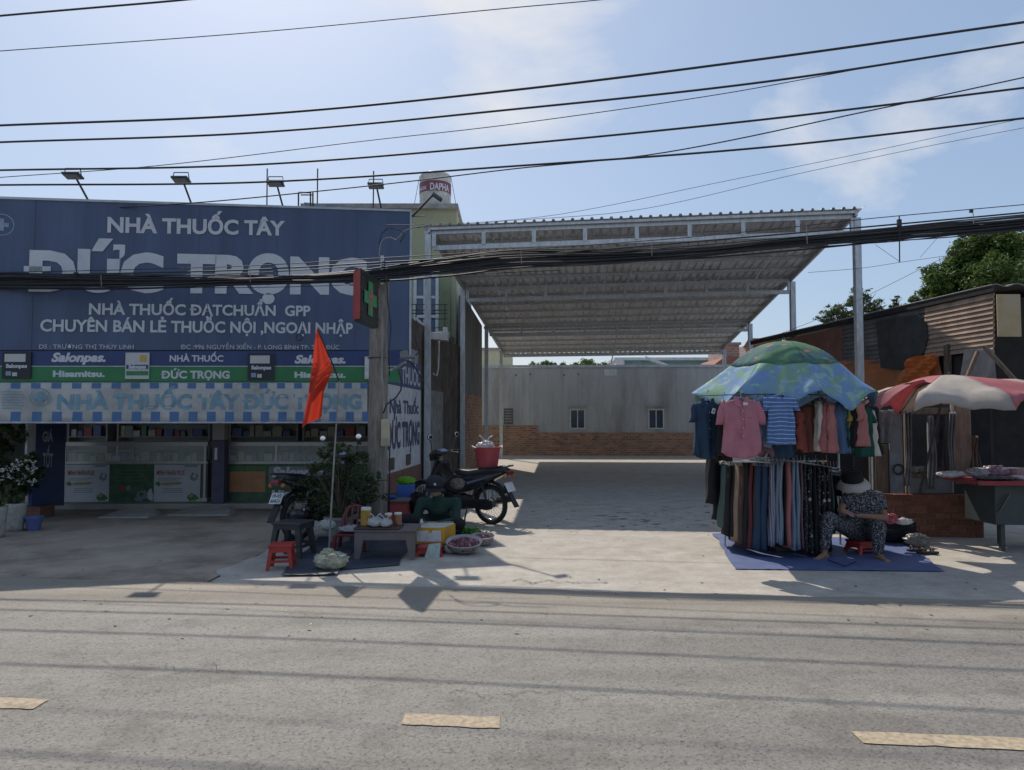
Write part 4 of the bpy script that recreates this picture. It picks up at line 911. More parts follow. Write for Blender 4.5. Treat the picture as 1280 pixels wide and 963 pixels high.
# sacking and diagonal strut
def sack(u_, v_):
    x = 1205 + 40 * u_ + (v_*(1-u_))*-8; y = 437 + 40 * v_; p = at(x, y, 12.0); return p + Vector((0, -0.04*math.sin(u_*11 + v_*2), 0))
q = MB(); q.grid(sack, 16, 10); q.build('hanging_sack', mat('sackcloth', (0.23, 0.21, 0.20), 0.95, 0.2, 8, 0.4, 50), sk, recalc=False, thick=0.008)
q = MB(); beam(q, at(1231, 434, 11.6), at(1273, 480, 11.2), 0.08, 0.05); q.build('timber_brace', M_wood, sk)
q = MB(); beam(q, at(1206, 478, 11.7), at(1222, 440, 11.7), 0.05, 0.05); q.build('timber_brace', M_wood, sk)
# interior walls of the shack
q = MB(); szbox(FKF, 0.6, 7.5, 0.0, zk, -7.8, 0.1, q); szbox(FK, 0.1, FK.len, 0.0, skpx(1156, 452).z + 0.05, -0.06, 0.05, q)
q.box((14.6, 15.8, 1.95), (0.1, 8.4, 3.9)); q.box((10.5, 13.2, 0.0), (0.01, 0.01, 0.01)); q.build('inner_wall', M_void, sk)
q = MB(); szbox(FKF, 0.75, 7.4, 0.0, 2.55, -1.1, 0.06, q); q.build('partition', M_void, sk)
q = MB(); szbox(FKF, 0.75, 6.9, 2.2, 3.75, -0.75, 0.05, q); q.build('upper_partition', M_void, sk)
# the low brick wall of real bricks
FH = Frame((gr(1100, 671).x, gr(1100, 671).y), (gr(1232, 673).x, gr(1232, 673).y))
lb = thing('low_brick_wall', 'low wall of hollow red bricks in front of the shack', 'wall', FH.pt(0.8, 0))
M_brick = mat('hollow_red_brick', (0.24, 0.095, 0.055), 0.9, 0.22, 14, 0.5, 50, objvar=0.22, dirt='#3d2d24', dirt_amt=0.5, dscale=10)
M_mortar = mat('old_mortar', (0.20, 0.17, 0.145), 0.95, 0.3, 14, 0.5, 60)
hgt = FH.px(1160, 618).z; rowsn = 7; rh = hgt / rowsn; bl = 0.205; Lw = FH.len
q = MB(); szbox(FH, 0.01, Lw - 0.012, 0, hgt - 0.01, -0.012, 0.09, q); q.build('mortar', M_mortar, lb)
bme = None; rnd = random.Random(5)
def brick_mesh(L_, H_, D_):
    q = MB(); q.box((0, 0, 0), (L_, D_, H_)); me = bpy.data.meshes.new('brick'); me.from_pydata(q.v, [], q.f); bm = bmesh.new(); bm.from_mesh(me); bmesh.ops.recalc_face_normals(bm, faces=bm.faces); bmesh.ops.bevel(bm, geom=bm.edges[:], offset=0.004, segments=1, affect='EDGES'); bm.to_mesh(me); bm.free(); me.materials.append(M_brick); return me
bm_full = brick_mesh(bl - 0.012, rh - 0.012, 0.11); bm_half = brick_mesh(bl/2 - 0.012, rh - 0.012, 0.11)
rzw = math.atan2(FH.u.y, FH.u.x)
for r_ in range(rowsn):
    s_ = 0.0; first = True
    while s_ < Lw - 0.05:
        half = (first and r_ % 2) or (Lw - s_ < bl); me = bm_half if half else bm_full; ln = bl/2 if half else bl; first = False
        if r_ == rowsn - 1 and rnd.random() < 0.0: s_ += ln; continue
        o = bpy.data.objects.new('brick', me); COL.objects.link(o); o.parent = lb
        p = FH.pt(s_ + ln/2, rh*(r_ + 0.5), -0.055 + rnd.uniform(-0.006, 0.006)); o.location = p - ORG[lb]; o.rotation_euler = (rnd.uniform(-.01,.01), rnd.uniform(-.01,.01), rzw + rnd.uniform(-.02,.02)); s_ += ln
# stall front above the brick wall: boards, posts, hanging cloths
M_greyboard = mat('pale_grey_board', (0.20, 0.215, 0.23), 0.7, 0.15, 3, 0.1, 20, dirt='#3c3e40', dirt_amt=0.5, dscale=4)
M_gcloth = mat('grey_hanging_cloth', (0.20, 0.20, 0.205), 0.9, 0.3, 5, 0.4, 30, dirt='#3a3836', dirt_amt=0.6)
sf = thing('timber_stall', 'old timber stall front with grey boards and rags standing on the low brick wall', 'stall', FH.pt(0.8, hgt))
def fh(x0, y0, x1, y1, off, th, nm, m, bev=0.004): return fbox(FH, x0, y0, x1, y1, off, th, nm, m, sf, bevel=bev)
fh(1111, 512, 1130, 617, 0.02, 0.03, 'grey_board', M_greyboard); fh(1130.5, 512, 1135, 617, -0.02, 0.05, 'timber_post', M_wood)
fh(1086, 514, 1094, 617, -0.03, 0.05, 'timber_post', M_wood); fh(1094, 556, 1111, 617, -0.05, 0.02, 'dark_board', M_wood)
fh(1134, 510, 1186, 518, -0.04, 0.05, 'top_rail', M_wood); fh(1136, 596, 1192, 617, -0.06, 0.02, 'lower_board', M_greyboard)
fh(1136, 593, 1192, 597, -0.02, 0.10, 'shelf_board', M_wood); fh(1192, 505, 1216, 605, 0.0, 0.05, 'wide_plank', mat('pale_brown_plank', (0.20, 0.14, 0.105), 0.85, 0.3, 4, 0.4, 30, stretch=(5,5,1)))
fh(1189.5, 506, 1191.5, 617, 0.0, 0.03, 'thin_post', M_galv)
def rag(x0, x1, y0, y1, off, m, seed, nm='hanging_rag', par=None):
    def fn(u_, v_):
        x = x0 + (x1-x0)*(0.5 + (u_-0.5)*(1 + 0.25*math.sin(v_*4 + seed))) ; return FH.px(x, y0 + (y1-y0)*v_, off) + FH.n*(0.03*math.sin(u_*14 + seed + v_*2) + 0.02*math.sin(v_*7+seed*2))
    q = MB(); q.grid(fn, 14, 12); return q.build(nm, m, par or sf, smooth=True, recalc=False, thick=0.006)
rag(1094, 1116, 513, 554, 0.06, M_gcloth, 1); rag(1132, 1140, 512, 608, 0.05, M_gcloth, 2); rag(1164, 1185, 514, 600, -0.1, mat('dark_grey_cloth', (0.06, 0.06, 0.065), 0.9, 0.4, 8, 0.4, 20), 3)
rag(1160, 1168, 520, 612, 0.04, M_gcloth, 5); rag(1186, 1193, 515, 590, 0.08, M_gcloth, 7); rag(1214, 1224, 545, 590, 0.0, M_wood, 4)
q = MB(); szbox(FH, 0.0, Lw + 0.1, 0, 2.0, -0.9, 0.05, q); q.build('gloom_backing', M_void, sf)  # near-black sheet added to give the darkness behind the stall front
# black coiled cable on the grey board
q = MB(); c_ = FH.px(1123, 587, 0.05)
for j in range(3): q.torus(c_ + FH.n*0.008*j, FH.n, 0.055 + 0.008*j, 0.006, 20, 5)
o = q.build('coiled_cable', M_black); tag(o, 'black coiled cable hanging on the grey board of the stall front', 'cable')
# bundle of goods on the stall shelf
M_goods = mat('crumpled_goods', (0.22, 0.22, 0.17), 0.8, 0.6, 14, 0.5, 20)
# ================================================================ TREES
def leafmat(name, c, v=0.35): return mat(name, c, 0.55, v, 3, 0, trans=0.35, objvar=0)
M_leafd = leafmat('mango_leaf', (0.075, 0.125, 0.03)); M_leafl = leafmat('mango_leaf_light', (0.15, 0.21, 0.05)); M_leafs = leafmat('sparse_leaf', (0.09, 0.11, 0.05)); M_bark = mat('bark', (0.10, 0.08, 0.06), 0.95, 0.3, 10, 0.6, 30)
def tree(name, label, base, trunk_top, blobs, nleaf, lsize, mats_, seed, branchy=False, group=None):
    rnd = random.Random(seed); t = thing(name, label, 'tree', base, group)
    q = MB(); tt = Vector(trunk_top); b_ = Vector(base)
    q.tube([b_, b_.lerp(tt, 0.5) + Vector((rnd.uniform(-.15,.15), 0, 0)), tt], [0.22, 0.16, 0.1], 10)
    for (c_, r_) in blobs:
        c_ = Vector(c_); q.tube([tt - Vector((0,0,0.3)), tt.lerp(c_, 0.5) + Vector((rnd.uniform(-.2,.2), rnd.uniform(-.2,.2), 0.1)), c_], [0.07, 0.045, 0.015], 6)
        for k in range(7 if branchy else 4):
            d = Vector((rnd.gauss(0,1), rnd.gauss(0,1), rnd.gauss(0.3,1))).normalized(); q.tube([c_.lerp(tt, 0.25), c_ + d*r_*0.5, c_ + d*r_*rnd.uniform(0.85, 1.15)], [0.03, 0.016, 0.006], 4)
    q.build('trunk', M_bark, t)
    q = MB(); tot = sum(r_**2 for _, r_ in blobs)
    for (c_, r_) in blobs:
        c_ = Vector(c_); n = int(nleaf * r_**2 / tot); ncl = max(4, int(n / 34))
        for k in range(ncl):
            d = Vector((rnd.gauss(0,1), rnd.gauss(0,1), rnd.gauss(0.1,1))).normalized(); cc = c_ + d * r_ * (rnd.random() ** 0.4) * rnd.uniform(0.8, 1.08); cr_ = r_ * rnd.uniform(0.12, 0.26); mi = 1 if rnd.random() < 0.42 else 0
            for j in range(34):
                e = Vector((rnd.gauss(0,1), rnd.gauss(0,1), rnd.gauss(0,0.7))) * cr_ * 0.62; p = cc + e
                a = Vector((rnd.gauss(0,1), rnd.gauss(0,1), rnd.gauss(-0.35,0.6))).normalized(); s_ = a.orthogonal().normalized(); s_ = Matrix.Rotation(rnd.uniform(0, 3.14), 3, a) @ s_
                l = lsize * rnd.uniform(0.6, 1.25); wd = l * 0.3; q.cur = mi if rnd.random() < 0.8 else 1 - mi
                q.add([p - a*l/2, p + s_*wd/2, p + a*l/2, p - s_*wd/2], [(0,1,2,3)])
    q.build('crown', list(mats_), t, recalc=False); return t
def bl(px, py, D, rpx): return (at(px, py, D), rpx * D / FPX)
D = 21.0
tree('mango_tree', 'big leafy dark green tree rising behind the brown shack roof', (13.6, 21.5, 0), at(1236, 380, D), [bl(1232, 320, D, 34), bl(1264, 312, D-.5, 30), bl(1208, 345, D, 26), bl(1245, 350, D-1, 36), bl(1180, 350, D, 26), bl(1168, 366, D, 18), bl(1222, 305, D, 22), bl(1198, 322, D, 18), bl(1290, 330, D, 34), bl(1215, 375, D, 30), bl(1320, 350, D, 40), bl(1262, 372, D, 30), bl(1240, 300, D, 20), bl(1168, 372, D, 14)], 46000, 0.15, (M_leafd, M_leafl), 1)
D = 34
tree('thin_tree', 'sparse twiggy tree behind the shack right of the second canopy post', (at(1062, 524, D).x, D, 0), at(1064, 420, D), [bl(1050, 392, D, 16), bl(1068, 383, D, 17), bl(1085, 380, D, 15), bl(1036, 398, D, 15), bl(1076, 370, D, 13), bl(1100, 385, D, 10), bl(1095, 392, D, 12), bl(1062, 400, D, 16), bl(1030, 400, D, 8)], 4200, 0.17, (M_leafs, M_leafd), 2, True)
tree('thin_tree', 'small sparse tree just left of the big mango tree', (at(1128, 524, D-2).x, D-2, 0), at(1128, 410, D-2), [bl(1120, 380, D-2, 9), bl(1142, 377, D-2, 10), bl(1130, 392, D-2, 12), bl(1150, 385, D-2, 9)], 2200, 0.17, (M_leafs, M_leafd), 3, True)
for i, (xx, lab) in enumerate(((685, 'dark green tree peeping over the warehouse roof at left'), (735, 'dark green tree above the warehouse roof over the white window'))):
    D = 50; tree('distant_tree', lab, (at(xx, 524, D).x, D, 0), at(xx, 470, D), [bl(xx, 462, D, 13), bl(xx-18, 463, D, 10), bl(xx+20, 463, D, 10)], 3000, 0.35, (M_leafd, M_leafl), 10 + i)
# ================================================================ UTILITY POLE, CROSS SIGN
PD = 10.2
up_ = thing('utility_pole', 'short weathered concrete utility pole between the shop and the lot', 'pole', gr(473, 675))
pb = gr(471, 673); pb.y = PD; pb.x = at(471, 673, PD).x; pb.z = 0
ptp = at(473.5, 402, PD); pt2 = at(479, 342, PD)
M_pole = mat('pole_concrete', (0.25, 0.225, 0.195), 0.9, 0.3, 5, 0.4, 30, dirt='#3a332c', dirt_amt=0.6, dscale=4, stretch=(3,3,0.6))
q = MB(); rA = 12.0 * PD / FPX; rB = 8.5 * PD / FPX
def sqring(c_, r_, n=8): return [Vector(c_) + Vector((math.cos(2*math.pi*(k+.5)/n)*r_, math.sin(2*math.pi*(k+.5)/n)*r_, 0)) for k in range(n)]
q.rings([sqring(pb, rA*1.08, 14), sqring(pb.lerp(ptp, .5), rA*1.02, 14), sqring(ptp, rA*0.93, 14), sqring(pt2, rB, 14)]); q.build('shaft', M_pole, up_, smooth=False)
q = MB(); q.tube([at(477, 356, PD-.1), at(478, 320, PD-.1)], 0.024, 8); q.build('top_pipe', M_white, up_)
q = MB()
for yy in (448, 600): q.torus(at(472, yy, PD), (0, 0, 1), rA*1.0, 0.008, 20, 5)
q.build('strap', M_steel, up_)
mbx = thing('meter_box', 'cream electricity meter box strapped low on the utility pole', 'meter box', at(482, 558, PD-.16))
q = MB(); q.box(at(482, 541, PD-.17), (0.115, 0.09, 0.37)); q.build('casing', mat('cream_plastic', (0.48, 0.43, 0.30), 0.5, 0.12, 5), mbx, bevel=0.015)
q = MB()
for i in range(4): q.box(at(482, 549 + i*2.4, PD-.218), (0.10, 0.012, 0.008))
q.build('vent_rib', M_conc, mbx)
q = MB(); q.tube([at(480, 524, PD-.17), at(480, 505, PD-.16), at(477, 470, PD-.17), at(478, 420, PD-.16)], 0.016, 6); q.build('conduit', M_conc, mbx)
cs = thing('pharmacy_cross_sign', 'red edged box sign with green pharmacy cross bracketed to the pole', 'sign', at(456, 400, 9.55))
A0 = at(444.5, 340, 9.12); A1 = at(473, 347, 9.75)
# box: front-left edge narrow (red), right face dark with green cross
pL = at(442.5, 400, 9.10); pM = at(450.5, 403, 9.0); pR = at(473, 408, 9.80)
def zz_(px, py, D): return at(px, py, D).z
zt0, zb0 = zz_(446, 337, 9.1), zz_(446, 402, 9.1)
q = MB(); d_ = Vector((pR.x - pM.x, pR.y - pM.y, 0)); e_ = Vector((pL.x - pM.x, pL.y - pM.y, 0))
def ring4(o_, z_, s_=1.0): return [Vector((o_.x, o_.y, z_)), Vector((o_.x, o_.y, z_)) + d_, Vector((o_.x, o_.y, z_)) + d_ + e_, Vector((o_.x, o_.y, z_)) + e_]
q.hexa(ring4(pM, zb0) + ring4(pM, zt0)); q.build('box', mat('sign_box_dark', (0.025, 0.03, 0.03), 0.35, 0.2), cs, bevel=0.008)
M_redp = mat('red_panel', (0.34, 0.05, 0.045), 0.45, 0.15)
n_e = Vector((e_.y, -e_.x, 0)).normalized(); n_e = n_e if n_e.dot(Vector((-0.3,-1,0))) > 0 else -n_e
q = MB(); o_ = pM + n_e*0.005; q.hexa([Vector((o_.x,o_.y,zb0+.02)), Vector((o_.x,o_.y,zb0+.02))+e_, Vector((o_.x,o_.y,zb0+.02))+e_+n_e*0.01, Vector((o_.x,o_.y,zb0+.02))+n_e*0.01, Vector((o_.x,o_.y,zt0-.02)), Vector((o_.x,o_.y,zt0-.02))+e_, Vector((o_.x,o_.y,zt0-.02))+e_+n_e*0.01, Vector((o_.x,o_.y,zt0-.02))+n_e*0.01]); q.build('red_side', M_redp, cs)
n_d = Vector((d_.y, -d_.x, 0)).normalized(); n_d = n_d if n_d.x > 0 else -n_d
FXd = d_.normalized(); LD = d_.length; HZ = zt0 - zb0
M_gcross = mat('green_cross', (0.07, 0.30, 0.12), 0.4, 0.1); 
def onface(a, z_, off=0.012): return Vector((pM.x, pM.y, 0)) + FXd*(a*LD) + n_d*off + Vector((0, 0, zb0 + z_*HZ))
q = MB(); q.quad(onface(.36,.17), onface(.62,.17), onface(.62,.84), onface(.36,.84)); q.quad(onface(.14,.38,.013), onface(.84,.38,.013), onface(.84,.62,.013), onface(.14,.62,.013)); q.build('green_cross', M_gcross, cs, recalc=False)
q = MB(); q.quad(onface(.44,.24,.016), onface(.53,.24,.016), onface(.55,.66,.016), onface(.46,.7,.016)); q.quad(onface(.34,.5,.017), onface(.66,.53,.017), onface(.6,.6,.017), onface(.38,.58,.017)); q.build('red_snake_mark', mat('salmon_mark', (0.45, 0.16, 0.12), 0.5), cs, recalc=False)
M_gdot = mat('green_led', (0.03, 0.09, 0.05), 0.5)
q = MB()
for i in range(9):
    for a in (.06, .93): q.box(onface(a, .06 + i*.11, .01), (.012, .012, .03))
q.build('border_lights', M_gdot, cs)
q = MB(); q.tube([at(463, 352, 9.6), at(478, 352, PD)], 0.02, 6); q.tube([at(463, 400, 9.6), at(474, 400, PD)], 0.02, 6); q.build('bracket', M_steel, cs)
# ================================================================ CABLES
def RP(px, py, Y0=9.85):           # point on a vertical sheet running along the road
    d = ray(px, py); t = Y0 / (d.y - RS * d.x); return Vector((d.x*t, d.y*t, CAMZ + d.z*t))
def smooth_pts(pts, n=60):
    xs = [p[0] for p in pts]; ys = [p[1] for p in pts]; out = []
    for i in range(n + 1):
        x = xs[0] + (xs[-1]-xs[0])*i/n
        k = max(j for j in range(len(xs)) if xs[j] <= x + 1e-6); k = min(k, len(xs)-2)
        x0, x1 = xs[k], xs[k+1]; t = (x-x0)/(x1-x0)
        m0 = (ys[k+1]-ys[k-1])/(xs[k+1]-xs[k-1]) if k > 0 else (ys[1]-ys[0])/(xs[1]-xs[0])
        m1 = (ys[k+2]-ys[k])/(xs[k+2]-xs[k]) if k+2 < len(xs) else (ys[-1]-ys[-2])/(xs[-1]-xs[-2])
        h = x1-x0; y = (2*t**3-3*t**2+1)*ys[k] + (t**3-2*t**2+t)*h*m0 + (-2*t**3+3*t**2)*ys[k+1] + (t**3-t**2)*h*m1
        out.append((x, y))
    return out
def wire(pts, r, label, Y0=10.0, nm='power_line', grp='power lines across the sky', twist=False, ext=True):
    P_ = [RP(x, y, Y0) for x, y in smooth_pts(pts)]
    if ext:
        d0 = (P_[0] - P_[2]); d1 = (P_[-1] - P_[-3]); d0.z *= 0.6
        for k in range(1, 9):
            P_.insert(0, P_[0] + Vector((-1.6, 1.6*0.098, d0.z / max(1e-3, abs(d0.x)) * 1.6 + 0.035*k)))
        for k in range(1, 9): P_.append(P_[-1] + Vector((1.6, -1.6*0.098, d1.z / max(1e-3, abs(d1.x)) * 1.6 + 0.02*k)))
    q = MB(); q.tube(P_, r, 6)
    if twist:
        for s_ in (0, 1): q.tube([p + Vector((0, math.cos(i*0.9 + s_*3.14)*r*0.9, math.sin(i*0.9 + s_*3.14)*r*0.9)) for i, p in enumerate(P_)], r*0.75, 5)
    return tag(q.build(nm, M_cable, None, smooth=True), label, 'cable', grp)
wire([(0, 157), (320, 143.5), (640, 113), (960, 73), (1280, 28)], 0.0145, 'thick black wire crossing the sky, highest of the four heavy ones', 8.9, twist=False)
wire([(0, 178), (320, 166), (640, 137), (960, 102), (1280, 53)], 0.0145, 'thick black wire crossing the sky, second of the four heavy ones', 9.7, twist=False)
wire([(0, 213), (320, 206), (640, 181), (960, 149), (1280, 110)], 0.0145, 'thick black wire crossing the sky, third of the four heavy ones', 10.0, twist=False)
wire([(0, 231.5), (320, 228), (640, 208), (960, 184), (1280, 148)], 0.0145, 'thick black wire just above the water tank, lowest of the four heavy ones', 10.2, twist=False)
wire([(-60, 26), (0, 20), (115, 10), (230, 0), (420, -20), (900, -85)], 0.013, 'black wire cutting the top left corner of the sky', 9.0, twist=False)
wire([(0, 64), (320, 40.5), (640, 10), (750, 0), (1000, -28)], 0.006, 'thin black wire high across the top of the sky', 9.2)
wire([(0, 222), (200, 207), (460, 176), (640, 155.5), (900, 118), (1110, 80), (1280, 53)], 0.006, 'thin wire climbing across the sky between the heavy wires', 10.4)
wire([(0, 268), (240, 254), (400, 239), (520, 226), (640, 211.5), (830, 191), (1090, 138), (1280, 97)], 0.009, 'black wire rising from the sign top towards the upper right', 10.5, twist=False)
wire([(420, 290), (560, 281), (700, 268), (900, 228), (1100, 187), (1280, 148)], 0.004, 'hair thin wire rising above the canopy roof edge', 12.5, ext=False)
wire([(520, 285), (640, 276), (800, 262), (1000, 217), (1150, 185), (1280, 160)], 0.004, 'second hair thin wire rising above the canopy roof edge', 12.5, ext=False)
wire([(1010, 341), (1080, 335), (1126, 328), (1190, 319)], 0.004, 'thin wire in the gap right of the canopy post', 14.0, ext=False)
wire([(955, 425), (1020, 400), (1100, 362), (1180, 322), (1260, 285)], 0.004, 'thin slanting wire over the shack roof', 14.0, ext=False)
# telecom bundle
bu = thing('cable_bundle', 'thick sagging bundle of black telecom cables across the whole view', 'cable bundle', RP(640, 325))
rnd = random.Random(21)
base = [(-60, 353), (0, 352), (150, 352.5), (300, 350.5), (400, 348), (480, 342), (560, 333), (640, 324.5), (760, 321), (860, 316), (960, 307), (1082, 296), (1180, 287), (1280, 278), (1400, 262)]
bow = []
NS_ = 30
for k in range(NS_):
    f = (k - (NS_-1)/2) / ((NS_-1)/2)
    amp = rnd.uniform(-1, 1); ph = rnd.uniform(0, 6.28); Yk = 9.85 + rnd.uniform(-0.06, 0.06)
    pts = []
    for (x, y) in base:
        wdt = 8.5 if x < 500 else (10 if x < 900 else 8.5); tight = 0.75 + 0.3*math.sin(x*0.011 + 1)
        pts.append((x, y + f*wdt*tight + 1.6*math.sin(x*0.013 + ph)))
    if k in (2, 27): pts = [(x, y + (4 if k == 27 else -2)*abs(math.sin(x*0.008))) for x, y in pts]
    P_ = [RP(x, y, Yk) for x, y in smooth_pts(pts, 70)]
    P_ = [P_[0] + Vector((-9, 0.88, 0.5))] + P_ + [P_[-1] + Vector((8, -0.78, 1.6))]
    q = MB(); q.tube(P_, rnd.uniform(0.006, 0.013), 5); q.build('cable', M_cable, bu, smooth=True, recalc=False)
for pts, r_ in (([(-60, 341), (0, 341), (300, 333), (480, 322.5), (700, 309), (860, 297), (1000, 283), (1082, 274), (1280, 256)], 0.006), ([(-60, 346), (0, 345), (300, 338), (480, 328), (700, 316), (860, 303), (1082, 284), (1280, 266)], 0.011), ([(-60, 348), (0, 348), (300, 342), (480, 331), (700, 320), (860, 308), (1082, 289), (1280, 272)], 0.007), ([(1000, 310), (1060, 306), (1120, 302), (1200, 293), (1280, 281)], 0.006), ([(0, 357), (200, 360), (420, 357), (560, 345), (700, 338)], 0.005)):
    P_ = [RP(x, y, 9.85) for x, y in smooth_pts(pts, 50)]; 
    if pts[-1][0] > 1200: P_.append(P_[-1] + Vector((8, -0.78, 1.7)))
    if pts[0][0] <= 0: P_.insert(0, P_[0] + Vector((-9, 0.88, 0.6)))
    q = MB(); q.tube(P_, r_, 5); q.build('cable', M_cable, bu, smooth=True, recalc=False)
for xx, ya, yb in ((651, 308, 330), (814, 296, 320), (1008, 282, 305), (126, 344, 358), (312, 333, 353), (1216, 262, 280)):
    q = MB(); q.tube([RP(xx, ya, 9.75), RP(xx + 1, yb, 9.75)], 0.005, 5); q.build('clip', M_conc, bu)
q = MB(); q.tube([RP(1124, 270, 9.75), RP(1124.5, 328, 9.75)], 0.008, 5); q.build('hanger_rod', M_black, bu)
q = MB(); q.box(RP(1124, 279, 9.75), (0.045, 0.04, 0.09)); q.box(RP(1214, 264, 9.75), (0.035, 0.03, 0.04)); q.box(RP(95, 342, 9.75), (0.05, 0.04, 0.03)); q.build('clamp', M_black, bu)
q = MB(); q.tube([RP(1094, 306, 9.6), RP(1124, 327, 9.75)], 0.003, 4); q.tube([RP(1150, 322, 9.6), RP(1176, 293, 9.6)], 0.002, 4); q.build('tie_wire', M_black, bu)
# loose wires near the pole
def lw_(pts, D, r, label, m=M_cable):
    P_ = [at(x, y, D) for x, y in smooth_pts(pts, 24)] if pts[0][0] < pts[-1][0] and all(pts[i][0] < pts[i+1][0] for i in range(len(pts)-1)) else [at(x, y, D) for x, y in pts]
    q = MB(); q.tube(P_, r, 5); return tag(q.build('loose_wire', m, None, smooth=True), label, 'wire')
M_wg = mat('grey_wire', (0.25, 0.25, 0.26), 0.6)
lw_([(475, 330), (474.2, 315), (476, 303), (481, 298), (488, 297), (495, 300), (500, 295), (505, 289), (515, 285), (540, 281)], 9.8, 0.008, 'pale wire arching from the pole top towards the canopy corner', M_wg)
lw_([(474, 305), (477, 292), (484, 286), (492, 285), (500, 288), (506, 294), (500, 303)], 9.8, 0.008, 'dark looped wire over the blue sign beside the pole')
lw_([(483, 281), (500, 281.5), (530, 281)], 10.2, 0.005, 'thin wire from the sign clamp to the canopy corner')
lw_([(483, 345), (485, 380), (489, 410), (486, 440), (487, 470)], 9.85, 0.007, 'black wire hanging down the right of the pole')
lw_([(479, 517), (483, 506), (495, 497), (501, 488), (502, 478), (498, 462)], 9.85, 0.011, 'thick black conduit curving from the meter box')
lw_([(517, 418), (521, 430), (524, 440), (518, 446)], 11.4, 0.01, 'black cable loop at the lower corner of the sign')
lw_([(487, 558), (487, 600), (486, 640)], 9.95, 0.012, 'dark conduit running down beside the pole')
lw_([(502, 460), (512, 452), (530, 478)], 11.2, 0.012, 'cable hanging over the side signboard')
# blue ring on sign
q = MB(); q.torus(at(374, 422, 10.6), (0, 1, 0), 0.045, 0.008); o = q.build('wire_coil', M_cable); tag(o, 'small coil of black wire hanging on the sign above the flag', 'coil')
# street lamp hood on pipe at the sign's lower corner
pl_ = thing('outdoor_lamp', 'grey hooded lamp on bent pipe under the right end of the sign', 'lamp', at(505, 462, 10.6))
q = MB(); q.tube([at(478, 466, 10.8), at(492, 462, 10.7), at(507, 453, 10.5)], 0.02, 7); q.build('pipe', M_galv, pl_)
q = MB(); q.hexa([at(499, 449, 10.6), at(519, 449, 10.4), at(521, 447, 10.9), at(502, 446, 11.0), at(500, 446, 10.6), at(518, 446, 10.4), at(519, 444.5, 10.9), at(503, 444, 11.0)]); q.build('hood', M_greyboard, pl_)
# ================================================================ BODY BUILDER
def capsules_mesh(name, caps, m, parent, voxel=0.008, smooth_it=3, extra=None):
    """one continuous skin grown round tapered limbs: caps = [(p0, p1, r0, r1)]"""
    bm = bmesh.new()
    for c in caps:
        p0, p1, r0, r1 = Vector(c[0]), Vector(c[1]), c[2], c[3]; sq = c[4] if len(c) > 4 else None
        q = MB(); d = p1 - p0; Ln = max(d.length, 1e-4); t = d.normalized() if d.length > 1e-5 else Vector((0, 0, 1))
        a = t.cross(Vector((0, 0, 1))) if abs(t.z) < 0.95 else t.cross(Vector((0, 1, 0)))
        if sq is not None: a = Vector(sq[0]); a = (a - t * a.dot(t))
        a.normalize(); b = t.cross(a); fl = sq[1] if sq is not None else 1.0
        rs = []; n = 14
        for ang, base, r in [(-90 + 18*k, p0, r0) for k in range(6)] + [(18*k, p1, r1) for k in range(6)]:
            an = R(ang); cr = max(math.cos(an), 0.03) * r; o = base + t * math.sin(an) * r * 1.0
            rs.append([o + (a*math.cos(6.2832*k/n) + b*math.sin(6.2832*k/n)*fl) * cr for k in range(n)])
        q.rings(rs); vs = [bm.verts.new(v) for v in q.v]
        for f in q.f: bm.faces.new([vs[i] for i in f])
    bmesh.ops.recalc_face_normals(bm, faces=bm.faces)
    org = ORG[parent]; bmesh.ops.translate(bm, verts=bm.verts, vec=-org)
    me = bpy.data.meshes.new(name); bm.to_mesh(me); bm.free(); me.materials.append(m)
    o = bpy.data.objects.new(name, me); COL.objects.link(o)
    md = o.modifiers.new('r', 'REMESH'); md.mode = 'VOXEL'; md.voxel_size = voxel; md.use_smooth_shade = True
    ms = o.modifiers.new('s', 'SMOOTH'); ms.iterations = smooth_it; ms.factor = 0.5
    dg = bpy.context.evaluated_depsgraph_get(); me2 = bpy.data.meshes.new_from_object(o.evaluated_get(dg)); o.modifiers.clear(); o.data = me2
    me2.polygons.foreach_set('use_smooth', [True] * len(me2.polygons)); o.parent = parent; ORG[o] = org
    return o
def hand(wrist, dirv, palm_n, thumb_side, caps, curl=0.5, s=1.0):
    """palm plus five bent fingers appended to caps"""
    w_ = Vector(wrist); d = Vector(dirv).normalized(); n = Vector(palm_n); n = (n - d*n.dot(d)).normalized(); sd_ = d.cross(n) * thumb_side
    for i, off in enumerate((-0.028, -0.010, 0.010, 0.028)):
        kn = w_ + d*0.085*s + sd_*off*s; caps.append((w_ + d*0.02*s + sd_*off*0.7*s, kn, 0.013*s, 0.011*s))
        L1, L2, L3 = [(0.032, 0.020, 0.016), (0.038, 0.025, 0.018), (0.042, 0.027, 0.019), (0.037, 0.024, 0.018)][i]
        a = curl; p = kn; dd = d
        for j, l in enumerate((L1, L2, L3)):
            dd = (d*math.cos(a) + n*math.sin(a)); p2 = p + dd*l*s; caps.append((p, p2, (0.0088 - j*0.0009)*s, (0.0082 - j*0.0009)*s)); p = p2; a += curl*0.9
    tb = w_ + d*0.03*s + sd_*0.03*s; t1 = tb + (d*0.6 + sd_*0.7 + n*0.3).normalized()*0.04*s; t2 = t1 + (d*0.85 + sd_*0.15 + n*0.5).normalized()*0.032*s
    caps += [(w_ + sd_*0.01*s, tb, 0.015*s, 0.013*s), (tb, t1, 0.013*s, 0.0105*s), (t1, t2, 0.010*s, 0.0085*s)]
M_skin = mat('skin', (0.27, 0.15, 0.10), 0.55, 0.12, 8, 0.1, 60)
M_hair = mat('dark_hair', (0.015, 0.012, 0.01), 0.5, 0.3, 30)
M_eye = mat('eye_dark', (0.02, 0.015, 0.012), 0.2, 0.0)
